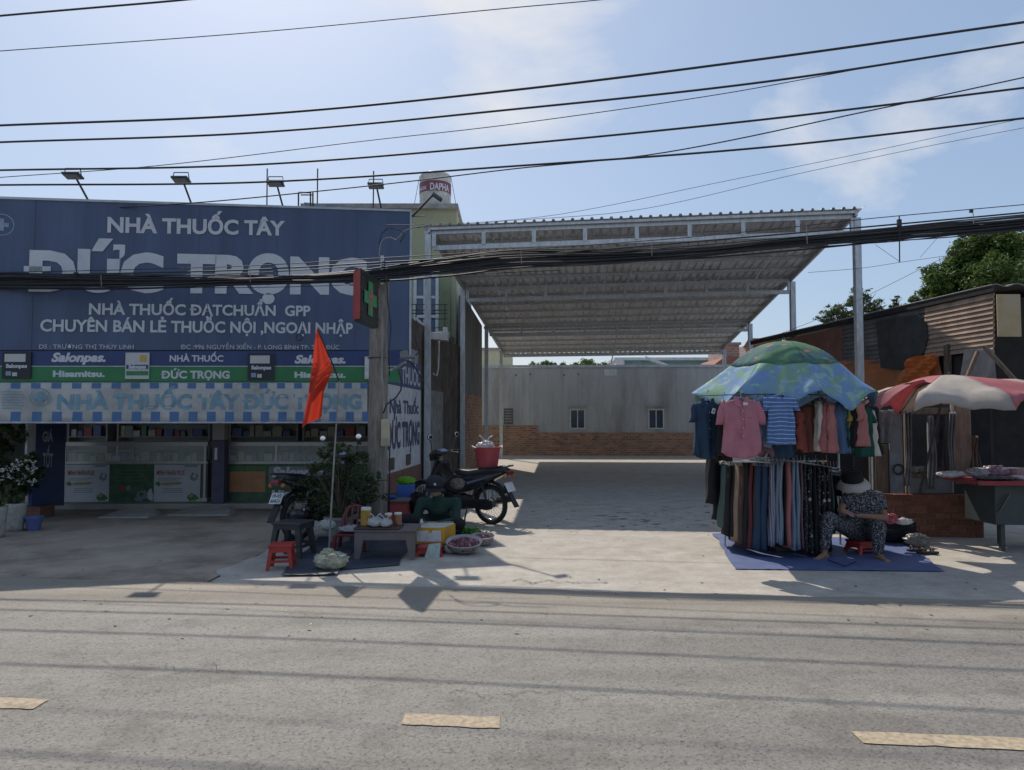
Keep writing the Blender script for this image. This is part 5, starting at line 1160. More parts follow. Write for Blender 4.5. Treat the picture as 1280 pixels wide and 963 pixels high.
M_lip = mat('lips', (0.25, 0.09, 0.075), 0.5, 0.1)
def head(c, fwd, up, parent, caps, s=1.0):
    """skull, jaw, nose and ears appended to the body skin; eyes and lips as small children"""
    c = Vector(c); f = Vector(fwd).normalized(); u_ = Vector(up); u_ = (u_ - f*u_.dot(f)).normalized(); r_ = f.cross(u_)
    P_ = lambda x, y, z: c + (r_*x + f*y + u_*z)*s
    caps += [(P_(0,-0.025,0.03), P_(0,0.02,0.035), 0.082*s, 0.078*s), (P_(0,0.02,0.0), P_(0,0.045,-0.065), 0.062*s, 0.040*s), (P_(-.02,0.055,-0.085), P_(.02,0.055,-0.085), 0.02*s, 0.02*s),
             (P_(0,0.088,0.005), P_(0,0.108,-0.03), 0.008*s, 0.014*s), (P_(-0.012,0.096,-0.034), P_(0.012,0.096,-0.034), 0.008*s, 0.008*s), (P_(-0.015,0.078,-0.062), P_(0.015,0.078,-0.062), 0.012*s, 0.012*s),
             (P_(-0.082,0,0.01), P_(-0.084,-0.005,-0.03), 0.014*s, 0.009*s), (P_(0.082,0,0.01), P_(0.084,-0.005,-0.03), 0.014*s, 0.009*s), (P_(-.03,.08,.03), P_(.03,.08,.03), .012*s, .012*s),
             (P_(-.045,.055,-.02), P_(-.045,.055,-.025), .022*s, .022*s), (P_(.045,.055,-.02), P_(.045,.055,-.025), .022*s, .022*s)]
    for sx in (-1, 1):
        q = MB(); q.ball(P_(0.031*sx, 0.083, 0.008), 0.009*s, 10, 6, (1.3, 1, 0.7)); q.build('eye', M_eye, parent, smooth=True)
    q = MB(); q.ball(P_(0, 0.092, -0.060), 0.016*s, 10, 6, (1.3, 0.5, 0.35)); q.build('lips', M_lip, parent, smooth=True)
    return P_
# ================================================================ MOTORBIKE (built at the origin, forward = +X)
M_bkpl = mat('glossy_black_panel', (0.022, 0.023, 0.026), 0.22, 0.25, 6, dirt='#3b3832', dirt_amt=0.5, dscale=5)
M_eng = mat('engine_grey', (0.075, 0.075, 0.078), 0.5, 0.3, 10, metal=0.5, dirt='#4a4034', dirt_amt=0.4, dscale=8)
M_seat = mat('black_vinyl_seat', (0.03, 0.03, 0.032), 0.28, 0.2, 8)
M_tailr = mat('tail_light_red', (0.20, 0.02, 0.02), 0.2, 0.1); M_amber = mat('amber_lens', (0.4, 0.16, 0.03), 0.3)
M_mirror = mat('mirror_glass', (0.8, 0.82, 0.85), 0.03, 0.0, metal=1.0)
def motorbike(label, loc, rz, lean=0.0):
    t = thing('motorbike', label, 'motorbike', (0, 0, 0), 'black motorbikes parked behind the stall')
    def wheel(nm, cx):
        q = MB(); q.torus((cx, 0, 0.285), (0, 1, 0), 0.253, 0.034, 44, 10, 0.95); wr = q.build(nm, M_rubber, t, smooth=True)
        q = MB(); q.torus((cx, 0, 0.285), (0, 1, 0), 0.218, 0.013, 44, 8); q.build('rim', M_chrome, wr, smooth=True)
        q = MB(); q.cyl((cx, -0.06, 0.285), (cx, 0.06, 0.285), 0.055, n=18); q.build('hub', M_eng, wr)
        q = MB()
        for i in range(28):
            a = 6.2832*i/28; b_ = a + (0.35 if i % 2 else -0.35); sy = 0.04 if (i//2) % 2 else -0.04
            q.tube([(cx + math.cos(b_)*0.05, sy, 0.285 + math.sin(b_)*0.05), (cx + math.cos(a)*0.212, 0, 0.285 + math.sin(a)*0.212)], 0.0022, 4)
        o = q.build('spokes', M_chrome, wr); o['kind'] = 'stuff'
    wheel('rear_wheel', 0.0); wheel('front_wheel', 1.22)
    def shp(nm, poly, hw, m, bev=0.012, taper=None):
        q = MB(); q.prism(poly, -hw, hw)
        if taper:
            for v in q.v: v.y *= taper(v.x, v.z)
        return q.build(nm, m, t, bevel=bev)
    # rear fender + plate holder
    q = MB(); pr = []
    for k in range(9):
        a = R(150 - k*17); pr.append((math.cos(a)*0.315, 0.30 + math.sin(a)*0.315))
    for (x, z_) in pr: pass
    q.rings([[Vector((x*s_, y, 0.30 + (z_-0.30)*s_)) for (y, s_) in ((-0.05, 0.96), (-0.045, 1.0), (0, 1.03), (0.045, 1.0), (0.05, 0.96), (0, 1.0))] for x, z_ in pr]); q.build('rear_fender', M_black, t, smooth=False)
    q = MB(); q.box((-0.36, 0, 0.42), (0.02, 0.10, 0.34), Matrix.Rotation(R(32), 3, 'Y')); q.build('mud_flap', M_black, t, bevel=0.004)
    q = MB(); q.box((-0.345, 0, 0.55), (0.006, 0.19, 0.14), Matrix.Rotation(R(28), 3, 'Y')); pl8 = q.build('number_plate', M_white, t, bevel=0.002)
    rot = Matrix.Rotation(R(28), 3, 'Y')
    for s_, zz in (('59-X2', 0.032), ('604.31', -0.032)):
        vs, fs = text_mesh(s_, 0.03); lo = min(v.x for v in vs); hi = max(v.x for v in vs); q = MB(); sc = 0.15/(hi-lo)
        q.add([Vector((-0.345, 0, 0.55)) + rot @ Vector((-0.0045, -(v.x-lo)*sc + 0.075, zz + (v.y/0.727-0.5)*0.042)) for v in vs], fs); q.build('lettering', M_black, pl8, recalc=False)
    # tail and side panels
    shp('tail_panel', [(0.34, 0.50), (0.42, 0.66), (0.10, 0.735), (-0.30, 0.80), (-0.36, 0.76), (-0.05, 0.62), (0.15, 0.50)], 0.115, M_bkpl, 0.018, lambda x, z_: 0.55 + 0.45*min(1, (x + 0.40)/0.45))
    q = MB()
    for sy in (-1, 1): q.hexa([Vector((0.32, sy*0.118, 0.565)), Vector((-0.26, sy*0.082, 0.745)), Vector((-0.26, sy*0.088, 0.745)), Vector((0.32, sy*0.124, 0.565)), Vector((0.34, sy*0.118, 0.60)), Vector((-0.27, sy*0.082, 0.762)), Vector((-0.27, sy*0.088, 0.762)), Vector((0.34, sy*0.124, 0.60))])
    q.build('silver_stripe', M_chrome, t)
    q = MB(); q.box((-0.35, 0, 0.745), (0.05, 0.13, 0.055), Matrix.Rotation(R(15), 3, 'Y')); q.build('tail_light', M_tailr, t, bevel=0.01)
    q = MB()
    for sy in (-1, 1): q.ball((-0.33, sy*0.10, 0.70), 0.028, 10, 6)
    q.build('rear_indicator', M_amber, t, smooth=True)
    q = MB(); q.tube([(0.02, 0.105, 0.80), (-0.26, 0.10, 0.835), (-0.36, 0.06, 0.845), (-0.36, -0.06, 0.845), (-0.26, -0.10, 0.835), (0.02, -0.105, 0.80)], 0.012, 8); q.build('grab_rail', M_black, t)
    # seat
    q = MB(); sec = []
    for x, zt, hw, hh in ((-0.30, 0.815, 0.06, 0.03), (-0.22, 0.835, 0.095, 0.05), (0.0, 0.825, 0.115, 0.06), (0.15, 0.80, 0.12, 0.06), (0.30, 0.775, 0.12, 0.06), (0.46, 0.775, 0.10, 0.06), (0.56, 0.77, 0.07, 0.05), (0.60, 0.755, 0.04, 0.03)):
        sec.append([Vector((x, math.copysign(abs(math.cos(a))**0.6, math.cos(a))*hw, zt - hh + math.copysign(abs(math.sin(a))**0.7, math.sin(a))*hh)) for a in [6.2832*k/16 for k in range(16)]])
    q.rings(sec); q.build('seat', M_seat, t, smooth=True)
    shp('centre_cover', [(0.30, 0.47), (0.40, 0.68), (0.58, 0.71), (0.70, 0.60), (0.84, 0.52), (0.80, 0.46), (0.52, 0.42)], 0.095, M_bkpl, 0.02)
    # engine, exhaust, chain case, swing arm, shocks
    q = MB(); q.cyl((0.52, -0.11, 0.30), (0.52, 0.11, 0.30), 0.115, n=20); q.cyl((0.40, -0.10, 0.31), (0.40, 0.10, 0.31), 0.09, n=20); q.tube([(0.56, 0, 0.32), (0.72, 0, 0.36), (0.80, 0, 0.38)], [0.085, 0.08, 0.07], 14); q.build('engine', M_eng, t, bevel=0.006)
    q = MB()
    for i in range(6): q.box((0.64 + i*0.026, 0, 0.345 + i*0.006), (0.008, 0.19, 0.17))
    q.build('cooling_fins', M_eng, t)
    q = MB(); q.prism([(-0.09, 0.345), (-0.10, 0.24), (0.0, 0.215), (0.42, 0.235), (0.46, 0.34), (0.0, 0.375)], 0.085, 0.115); q.build('chain_case', M_black, t, bevel=0.012)
    q = MB(); q.tube([(0.0, 0.075, 0.285), (0.38, 0.075, 0.33)], 0.018, 8); q.tube([(0.0, -0.075, 0.285), (0.38, -0.075, 0.33)], 0.018, 8); q.build('swing_arm', M_eng, t)
    for sy in (-1, 1):
        q = MB(); q.tube([(-0.01, sy*0.10, 0.33), (0.08, sy*0.105, 0.60)], 0.013, 8)
        for k in range(9): q.torus((0.015 + k*0.006, sy*0.1, 0.40 + k*0.021), (0.27, 0, 1), 0.023, 0.0045, 14, 5)
        q.build('shock_absorber', M_chrome if sy < 0 else M_eng, t)
    q = MB(); q.tube([(0.68, -0.08, 0.28), (0.60, -0.12, 0.17), (0.36, -0.145, 0.20), (0.22, -0.15, 0.25)], 0.017, 8); q.tube([(0.24, -0.15, 0.245), (0.10, -0.155, 0.285), (-0.24, -0.155, 0.36), (-0.27, -0.155, 0.367)], [0.03, 0.045, 0.048, 0.03], 14); ex = q.build('exhaust', M_steel, t, smooth=True)
    q = MB(); q.tube([(0.06, -0.158, 0.30), (-0.19, -0.158, 0.352)], 0.053, 12); q.build('heat_shield', M_bkpl, ex, smooth=True)
    q = MB()
    for sy in (-1, 1): q.tube([(0.40, sy*0.05, 0.22), (0.40, sy*0.23, 0.24)], 0.015, 7); q.tube([(0.12, sy*0.10, 0.33), (0.12, sy*0.20, 0.36)], 0.013, 7)
    q.build('foot_peg', M_rubber, t)
    q = MB(); q.tube([(0.36, 0.09, 0.20), (0.30, 0.22, 0.10), (0.24, 0.30, 0.01)], 0.012, 7); q.tube([(0.25, 0.29, 0.01), (0.17, 0.31, 0.006)], 0.012, 6); q.build('side_stand', M_steel, t)
    # leg shield, steering
    q = MB(); sec = []
    for x, z_, hw in ((0.74, 0.40, 0.14), (0.83, 0.42, 0.19), (0.90, 0.54, 0.215), (0.94, 0.68, 0.20), (0.93, 0.80, 0.13), (0.90, 0.88, 0.08)):
        sec.append([Vector((x - abs(f)**2*0.09 + dx, f*hw, z_)) for f, dx in ((-1,0),(-.8,.015),(-.4,.02),(0,.02),(.4,.02),(.8,.015),(1,0),(.8,-.015),(.4,-.02),(0,-.02),(-.4,-.02),(-.8,-.015))])
    q.rings(sec); q.build('leg_shield', M_bkpl, t, smooth=True)
    q = MB()
    for sy in (-1, 1): q.tube([(1.22, sy*0.055, 0.285), (1.06, sy*0.06, 0.64)], [0.022, 0.024], 9)
    q.tube([(1.10, 0, 0.58), (0.93, 0, 0.96)], 0.03, 9); q.build('front_fork', M_eng, t)
    q = MB(); pr = [(1.22 + math.cos(R(200 - k*20))*0.30, 0.285 + math.sin(R(200 - k*20))*0.30) for k in range(10)]
    q.rings([[Vector((1.22 + (x-1.22)*s_, y, 0.285 + (z_-0.285)*s_)) for (y, s_) in ((-0.055, 0.94), (-0.045, 1.0), (0, 1.03), (0.045, 1.0), (0.055, 0.94), (0, 1.0))] for x, z_ in pr]); q.build('front_fender', M_bkpl, t)
    q = MB(); sec = []
    for x, z_, hw, hh in ((0.82, 0.99, 0.07, 0.03), (0.88, 1.00, 0.12, 0.055), (0.96, 0.98, 0.125, 0.075), (1.03, 0.94, 0.10, 0.075), (1.07, 0.91, 0.05, 0.05)):
        sec.append([Vector((x, math.cos(a)*hw, z_ + math.sin(a)*hh)) for a in [6.2832*k/14 for k in range(14)]])
    q.rings(sec); hl = q.build('handlebar_cowl', M_bkpl, t, smooth=True)
    q = MB(); q.ball((1.045, 0, 0.925), 0.062, 14, 8, (0.5, 1.1, 0.85)); q.build('headlight', M_chrome, hl, smooth=True)
    q = MB(); q.box((0.845, 0, 1.035), (0.07, 0.13, 0.02), Matrix.Rotation(R(-20), 3, 'Y')); q.build('gauge', M_embl, hl, bevel=0.006)
    for sy in (-1, 1):
        q = MB(); q.tube([(0.90, 0.10*sy, 1.0), (0.86, 0.22*sy, 1.02), (0.80, 0.34*sy, 1.00)], 0.012, 8); h_ = q.build('handlebar', M_steel, t)
        q = MB(); q.tube([(0.845, 0.25*sy, 1.015), (0.795, 0.35*sy, 0.998)], 0.018, 9); q.build('grip', M_rubber, h_)
        q = MB(); q.tube([(0.90, 0.23*sy, 1.01), (0.84, 0.36*sy, 0.975)], 0.006, 5); q.build('brake_lever', M_chrome, h_)
        q = MB(); q.tube([(0.86, 0.23*sy, 1.03), (0.84, 0.27*sy, 1.14), (0.83, 0.30*sy, 1.21)], 0.006, 6); mi = q.build('mirror_stalk', M_steel, t)
        q = MB(); q.ball((0.828, 0.31*sy, 1.25), 0.058, 14, 8, (0.22, 1.0, 0.72)); q.build('mirror_shell', M_black, mi, smooth=True)
        q = MB(); q.ball((0.816, 0.31*sy, 1.25), 0.052, 14, 8, (0.08, 1.0, 0.72)); q.build('mirror', M_mirror, mi, smooth=True)
    t.scale = (1.07, 1.07, 1.07); t.location = loc; t.rotation_euler = (lean, 0, rz); ORG[t] = Vector(loc)
    return t
rw = gr(614, 656)
ang = math.atan2(0.56, -0.83)
bike = motorbike('black motorbike with red laundry basket on its seat, parked beside the lot entrance', (rw.x, rw.y + 0.02, 0.0), ang, R(-3))
b2 = copy_tree(bike, (gr(381, 672).x, 9.75, 0), R(62), 'black motorbike almost hidden behind the potted bush, white number plate showing')
for ch in list(bike.children):
    if ch.name.startswith('number_plate'):
        for g in list(ch.children): bpy.data.objects.remove(g)
# red basket with a white bag
bk = at(609, 590, 11.35); bz = 0.86
bs = thing('laundry_basket', 'round red plastic basket standing on the motorbike seat', 'basket', (bk.x, bk.y, bz))
M_redb = mat('red_basket_plastic', (0.50, 0.09, 0.10), 0.4, 0.12, 5, trans=0.25)
q = MB(); q.lathe((bk.x, bk.y, bz), [(0.15, 0), (0.16, 0.01), (0.20, 0.29), (0.213, 0.295), (0.213, 0.312), (0.19, 0.312), (0.145, 0.02), (0.01, 0.02)], 36, cap=False); q.build('tub', M_redb, bs, smooth=False)
q = MB()
for a in (0.3, 3.44): q.tube([(bk.x + math.cos(a-.35)*.225, bk.y + math.sin(a-.35)*.213, bz+.30), (bk.x + math.cos(a)*.24, bk.y + math.sin(a)*.24, bz+.325), (bk.x + math.cos(a+.35)*.213, bk.y + math.sin(a+.35)*.213, bz+.30)], 0.011, 7)
q.build('handle', M_white, bs)
def bag(name, c, r, m, label, cat, ears=True, seed=0, squash=0.75, sxy=(1, 1)):
    c = Vector(c); rnd = random.Random(seed); q = MB(); rs = []; n = 36; mm = 20
    for i in range(mm + 1):
        p = math.pi*(i/mm - 0.5); rr = max(math.cos(p), 0.03)
        rs.append([c + Vector((math.cos(6.2832*k/n)*rr*sxy[0], math.sin(6.2832*k/n)*rr*sxy[1], (math.sin(p) + 1) * squash)) * r * (1 + 0.16*mnoise.noise(Vector((math.cos(6.2832*k/n)*3*rr, math.sin(6.2832*k/n)*3*rr, p*3 + seed)))  + 0.05*math.sin(k*3 + i + seed)) if False else
            c + Vector((math.cos(6.2832*k/n)*rr*sxy[0]*r, math.sin(6.2832*k/n)*rr*sxy[1]*r, (math.sin(p) + 1) * squash * r)) * 1.0 + Vector((math.cos(6.2832*k/n), math.sin(6.2832*k/n), 0.5)) * r * (0.34 * mnoise.noise(Vector((math.cos(6.2832*k/n)*4*rr, math.sin(6.2832*k/n)*4*rr, p*4 + seed*7.3))) + .14*mnoise.noise(Vector((math.cos(6.2832*k/n)*11*rr, math.sin(6.2832*k/n)*11*rr, p*9 + seed)))) for k in range(n)])
    q.rings(rs)
    if ears:
        for sx in (-1, 1):
            q.tube([c + Vector((sx*r*.2, 0, r*squash*1.9)), c + Vector((sx*r*.35, .01, r*squash*2.5)), c + Vector((sx*r*.75, 0, r*squash*2.8))], [r*.16, r*.06, r*.12], 6)
    o = q.build(name, m, None, smooth=True); return tag(o, label, cat)
M_bagw = mat('white_plastic_bag', (0.62, 0.61, 0.62), 0.35, 0.12, 10, 0.5, 18, trans=0.3)
bag('plastic_bag', (bk.x - 0.02, bk.y - 0.02, bz + 0.20), 0.135, M_bagw, 'knotted white plastic bag inside the red basket on the motorbike', 'bag', True, 2, 0.75)
# ================================================================ LEFT FOOD STALL
def plastic_stool(label, px, py, w_, h_, m, rz, D=None, grp=None):
    b_ = gr(px, py); t = thing('plastic_stool', label, 'stool', b_, grp); hw, tw = w_/2, w_*0.40; rot = Matrix.Rotation(rz, 3, 'Z')
    q = MB(); pts = lambda s_, z_: [b_ + rot @ Vector((x*s_, y*s_, z_)) for x, y in ((-1,-1),(1,-1),(1,1),(-1,1))]
    q.rings([pts(tw, h_-0.03), pts(tw*1.06, h_-0.028), pts(tw*1.06, h_-0.006), pts(tw, h_)]); q.build('seat', m, t, bevel=0.004)
    for sx in (-1, 1):
        for sy in (-1, 1):
            q = MB(); a = tw*0.96; leg = hw*0.98; th = w_*0.15
            top = [Vector((sx*a, sy*a, h_-.03)), Vector((sx*(a-th), sy*a, h_-.03)), Vector((sx*(a-th), sy*(a-th), h_-.03)), Vector((sx*a, sy*(a-th), h_-.03))]
            bot = [Vector((sx*leg, sy*leg, 0)), Vector((sx*(leg-th*.8), sy*leg, 0)), Vector((sx*(leg-th*.8), sy*(leg-th*.8), 0)), Vector((sx*leg, sy*(leg-th*.8), 0))]
            q.hexa([b_ + rot @ v for v in bot] + [b_ + rot @ v for v in top]); q.build('leg', m, t, bevel=0.003)
    q = MB(); 
    for sx, sy, dx, dy in ((0,-1,1,0),(0,1,1,0),(1,0,0,1),(-1,0,0,1)):
        z_ = h_*0.36; r_ = hw - (hw - tw)*0.36 - 0.012; c_ = b_ + rot @ Vector((sx*r_, sy*r_, z_)); q.box(c_, (2*r_ if dx else 0.012, 2*r_ if dy else 0.012, h_*0.09), rot)
        q.box(b_ + rot @ Vector((sx*tw*.97, sy*tw*.97, h_ - 0.055)), (2*tw*.9 if dx else 0.01, 2*tw*.9 if dy else 0.01, 0.05), rot)
    q.build('apron_rail', m, t); return t
M_reds = mat('red_stool_plastic', (0.42, 0.045, 0.035), 0.4, 0.12, 8, trans=0.1, dirt='#3a1512', dirt_amt=0.4, dscale=8); M_blks = mat('black_stool_plastic', (0.035, 0.036, 0.038), 0.45, 0.2, 8)
plastic_stool('low red plastic stool at the left end of the food stall', 352, 711, 0.29, 0.27, M_reds, 0.12)
plastic_stool('taller black plastic stool behind the low red one', 366, 697, 0.42, 0.42, M_blks, -0.2)
def tarp_mesh(name, pts, m, label, z0=0.006, seed=0, fold=0.006):
    P_ = [gr(x, y) for x, y in pts]; q = MB(); A, B, C_, D_ = P_
    def fn(u_, v_):
        p = (A*(1-u_) + B*u_)*(1-v_) + (D_*(1-u_) + C_*u_)*v_; e = min(u_, 1-u_, v_, 1-v_)
        n = mnoise.noise(Vector((p.x*3, p.y*3, seed))); p = p + Vector((mnoise.noise(Vector((p.x*2, p.y*2, seed+5)))*0.05*(1 if e < .05 else 0.3), 0, z0 + fold*(1 + n*1.6) + (0.012*abs(mnoise.noise(Vector((p.x*9, p.y*5, seed)))) if e < 0.06 else 0)))
        return p
    q.grid(fn, 40, 24); o = q.build(name, m, None, recalc=False, smooth=True); return tag(o, label, 'tarp')
M_tarpd = mat('dark_blue_grey_tarp', (0.045, 0.058, 0.085), 0.55, 0.3, 3, 0.4, 10, dirt='#4c4c4a', dirt_amt=0.4, dscale=5)
tarp_mesh('ground_sheet', [(352, 719), (428, 714), (506, 707), (350, 700)][:0] or [(352, 720), (500, 708), (520, 672), (400, 672)], M_tarpd, 'dark blue grey plastic sheet spread under the low table', seed=2)
tarp_mesh('ground_sheet', [(356, 722), (420, 721), (440, 690), (372, 694)], M_tarpd, 'ragged dark sheet end under the clear rubbish bag', z0=0.02, seed=7)
M_clear = mat('clear_bag_rubbish', (0.40, 0.38, 0.28), 0.35, 0.55, 16, 0.8, 20, dirt='#8f8a78', dirt_amt=0.6, dscale=9)
p_ = gr(411, 716); bag('rubbish_bag', p_ + Vector((0, 0.1, 0.01)), 0.15, M_clear, 'clear plastic bag of yellowish peelings lying on the dark sheet', 'bag', False, 3, 0.62, (1.15, 0.9)); bag('rubbish_bag', p_ + Vector((-0.04, 0.12, 0.12)), 0.07, M_clear, 'open neck of a clear bag on top of the peelings', 'bag', False, 9, 0.8)
# low table
TD = gr(483, 700).y + 0.22; 
tz = at(478, 663, TD - 0.25).z
M_tabl = mat('grey_brown_plastic', (0.15, 0.125, 0.125), 0.5, 0.15, 6, dirt='#4e443d', dirt_amt=0.4)
tbl = thing('low_table', 'low grey brown plastic table holding jars and a white bag', 'table', gr(481, 692))
xl, xr = at(443, 670, TD-.25).x, at(519, 670, TD-.25).x; yf, yb_ = TD - 0.27, TD + 0.30
q = MB(); q.hexa([Vector((xl, yf, tz-.03)), Vector((xr, yf, tz-.03)), Vector((xr, yb_, tz-.03)), Vector((xl, yb_, tz-.03)), Vector((xl-.01, yf-.01, tz)), Vector((xr+.01, yf-.01, tz)), Vector((xr+.01, yb_, tz)), Vector((xl-.01, yb_, tz))]); q.build('table_top', M_tabl, tbl, bevel=0.008)
for (x_, y_) in ((xl, yf), (xr, yf), (xl, yb_), (xr, yb_)):
    sx = 1 if x_ == xl else -1; sy = 1 if y_ == yf else -1; q = MB()
    q.hexa([Vector((x_, y_, 0)), Vector((x_+sx*.06, y_, 0)), Vector((x_+sx*.06, y_+sy*.05, 0)), Vector((x_, y_+sy*.05, 0)), Vector((x_, y_, tz-.03)), Vector((x_+sx*.12, y_, tz-.03)), Vector((x_+sx*.12, y_+sy*.08, tz-.03)), Vector((x_, y_+sy*.08, tz-.03))]); q.build('leg', M_tabl, tbl, bevel=0.006)
q = MB(); q.box(((xl+xr)/2, yf+.012, tz-.07), (xr-xl-.2, .015, .08)); q.build('apron', M_tabl, tbl)
tr_ = MB(); tr_.box(((xl+xr)/2 - 0.10, yf + 0.24, tz + 0.014), (0.52, 0.42, 0.022)); tr_ = tr_.build('tray', mat('dark_tray', (0.05, 0.04, 0.04), 0.35, 0.2), None, bevel=0.006); tag(tr_, 'dark brown tray on the low table under the jars', 'tray')
def jar(px, py, r, h_, m, mlid, label, D):
    b_ = at(px, py, D); b_.z = tz + 0.026; t = thing('jar', label, 'jar', b_, 'jars on the low table')
    q = MB(); q.lathe(b_, [(r*.9, 0), (r, .01), (r, h_*.86), (r*.85, h_*.9)], 20); q.build('glass', m, t, smooth=False)
    q = MB(); q.lathe(b_ + Vector((0,0,h_*.88)), [(r*.96, 0), (r*.96, h_*.13), (r*.8, h_*.15)], 20); q.build('lid', mlid, t)
M_honey = mat('amber_jar', (0.40, 0.24, 0.05), 0.15, 0.3, 8); M_chili = mat('brown_jar', (0.28, 0.12, 0.07), 0.2, 0.4, 30); M_lid = mat('white_lid', (0.6, 0.6, 0.58), 0.4, 0.08)
jar(457.5, 657, 0.062, 0.205, M_honey, M_lid, 'tallest jar, amber with white lid, at left of the low table', TD - 0.05)
jar(485.5, 655, 0.046, 0.135, M_chili, M_lid, 'brown jar with white lid in the middle of the low table', TD - 0.02)
jar(497.5, 653, 0.046, 0.14, M_chili, M_lid, 'brown jar with white lid nearest the red cooler corner', TD - 0.0)
bag('plastic_bag', at(469, 660, TD-.16) * 1.0 + Vector((0, 0, -at(469, 660, TD-.16).z + tz + 0.027)), 0.085, M_bagw, 'white plastic bag left of the brown jars on the low table', 'bag', True, 5, 0.62)
bag('plastic_bag', at(482, 660, TD-.17) + Vector((0, 0, -at(482, 660, TD-.17).z + tz + 0.027)), 0.075, M_bagw, 'white plastic bag with looped handles in front of the brown jars', 'bag', True, 8, 0.62)
# red cooler with lid, blue basin, green bag
ck = thing('cooler_box', 'red cooler box with flat dark lid behind the low table', 'cooler', gr(484, 672))
D = 10.25; a_ = at(461, 640, D); b_ = at(509, 640, D); z1 = at(485, 627, D).z; z0 = at(485, 656, D).z
q = MB(); q.box(((a_.x+b_.x)/2, D+.17, z1/2 + 0.02), (b_.x-a_.x, .36, z1 - 0.06)); q.build('tub', M_redb, ck, bevel=0.02)
q = MB(); q.box(((a_.x+b_.x)/2, D+.17, z1 + 0.005), (b_.x-a_.x+.05, .42, 0.035)); q.build('lid', mat('grey_lid', (0.13, 0.12, 0.11), 0.4, 0.2), ck, bevel=0.01)
zl = z1 + 0.024
q = MB(); c_ = Vector(((a_.x+b_.x)/2 - 0.04, D + 0.12, zl)); 
o = bag('plastic_bag', c_, 0.12, mat('bright_blue_bag', (0.04, 0.16, 0.60), 0.4, 0.15, 8, 0.5, 12, trans=0.2), 'bright blue plastic bag lying flat on the cooler lid', 'bag', False, 4, 0.18, (1.2, 0.8))
bb = at(506, 625, 10.7)
bn = thing('blue_basin', 'tall blue plastic bin beside the motorbike behind the cooler', 'bin', (bb.x, 10.8, 0))
M_blueb = mat('blue_bin_plastic', (0.07, 0.16, 0.50), 0.4, 0.1, 6, trans=0.1)
zt_ = at(506, 606, 10.7).z; q = MB(); q.box((bb.x, 10.85, 0.2), (0.3, 0.26, 0.40)); q.build('crate_base', M_wood, bn)
q = MB(); q.hexa([Vector((bb.x + x*.10, 10.82 + y*.10, 0.40)) for x, y in ((-1,-1),(1,-1),(1,1),(-1,1))] + [Vector((bb.x + x*.12, 10.82 + y*.12, zt_)) for x, y in ((-1,-1),(1,-1),(1,1),(-1,1))]); q.build('tub', M_blueb, bn, bevel=0.012)
bag('plastic_bag', (bb.x, 10.8, zt_ - 0.01), 0.125, mat('lime_green_bag', (0.22, 0.52, 0.03), 0.4, 0.15, 8, 0.5, 14, trans=0.35), 'lime green plastic bag stuffed in the blue bin', 'bag', False, 6, 0.45, (1.1, 0.9))
for (px, py, r, h_, m, lab, nm, cat) in ((477, 622, 0.07, 0.13, mat('dark_green_bottle', (0.03, 0.11, 0.06), 0.2), 'dark green bottle behind the cooler lid', 'bottle', 'bottle'), (462, 631, 0.05, 0.10, M_pos_grey, 'small grey pot at the left end of the cooler', 'pot', 'pot'), (490, 618, 0.09, 0.05, mat('brown_bowl', (0.25, 0.13, 0.07), 0.5, 0.3), 'brown bowl of food behind the cooler', 'bowl', 'bowl'), (471, 605, 0.13, 0.03, M_pos_grey, 'pale tray lid behind the cooler under the side wall', 'tray', 'tray')):
    c_ = at(px, py + 6, 10.75 if py < 625 else 10.2); zz0 = zl if py > 625 else 0.0
    if py <= 625: c_.z -= 0.02
    q = MB(); q.lathe((c_.x, c_.y, c_.z if py <= 625 else zl), [(r*.7, 0), (r, h_*.3), (r, h_*.7), (r*.45, h_)], 18); tag(q.build(nm, m, None, smooth=True), lab, cat)
q = MB(); q.box((at(480, 620, 10.9).x, 10.95, 0.28), (0.62, 0.45, 0.5)); tag(q.build('old_crate', M_wood, None, bevel=0.01), 'old wooden crate behind the red cooler carrying bowls and bottles', 'crate')
# red plastic chair
M_redc = mat('dark_red_chair', (0.15, 0.025, 0.03), 0.4, 0.15, 6, dirt='#2a1212', dirt_amt=0.4)
rc = thing('plastic_chair', 'dark red plastic armchair beside the bush with a white bag on its seat', 'chair', gr(434, 690))
c0 = gr(434, 692); cx, cy = c0.x, c0.y + 0.2; sz = 0.22; w_ = 0.165
q = MB(); q.hexa([Vector((cx-w_, cy-w_, sz-.03)), Vector((cx+w_, cy-w_, sz-.03)), Vector((cx+w_*.9, cy+w_, sz-.03)), Vector((cx-w_*.9, cy+w_, sz-.03)), Vector((cx-w_, cy-w_, sz)), Vector((cx+w_, cy-w_, sz)), Vector((cx+w_*.9, cy+w_, sz)), Vector((cx-w_*.9, cy+w_, sz))]); q.build('seat', M_redc, rc, bevel=0.01)
for sx in (-1, 1):
    for sy in (-1, 1):
        q = MB(); q.tube([(cx+sx*w_*1.08, cy+sy*w_*1.05, 0), (cx+sx*w_*.95, cy+sy*w_*.92, sz-.02)], [0.024, 0.03], 7); q.build('leg', M_redc, rc)
q = MB(); q.tube([(cx-w_*.9, cy+w_, sz-.01), (cx-w_*.85, cy+w_+.06, sz+.16), (cx-w_*.5, cy+w_+.1, sz+.27), (cx, cy+w_+.11, sz+.29), (cx+w_*.5, cy+w_+.1, sz+.27), (cx+w_*.85, cy+w_+.06, sz+.16), (cx+w_*.9, cy+w_, sz-.01)], 0.024, 8)
for f in (-.45, -.15, .15, .45): q.tube([(cx+f*w_*1.4, cy+w_+.01, sz), (cx+f*w_*1.5, cy+w_+.08, sz+.27)], 0.013, 6)
q.build('backrest', M_redc, rc)
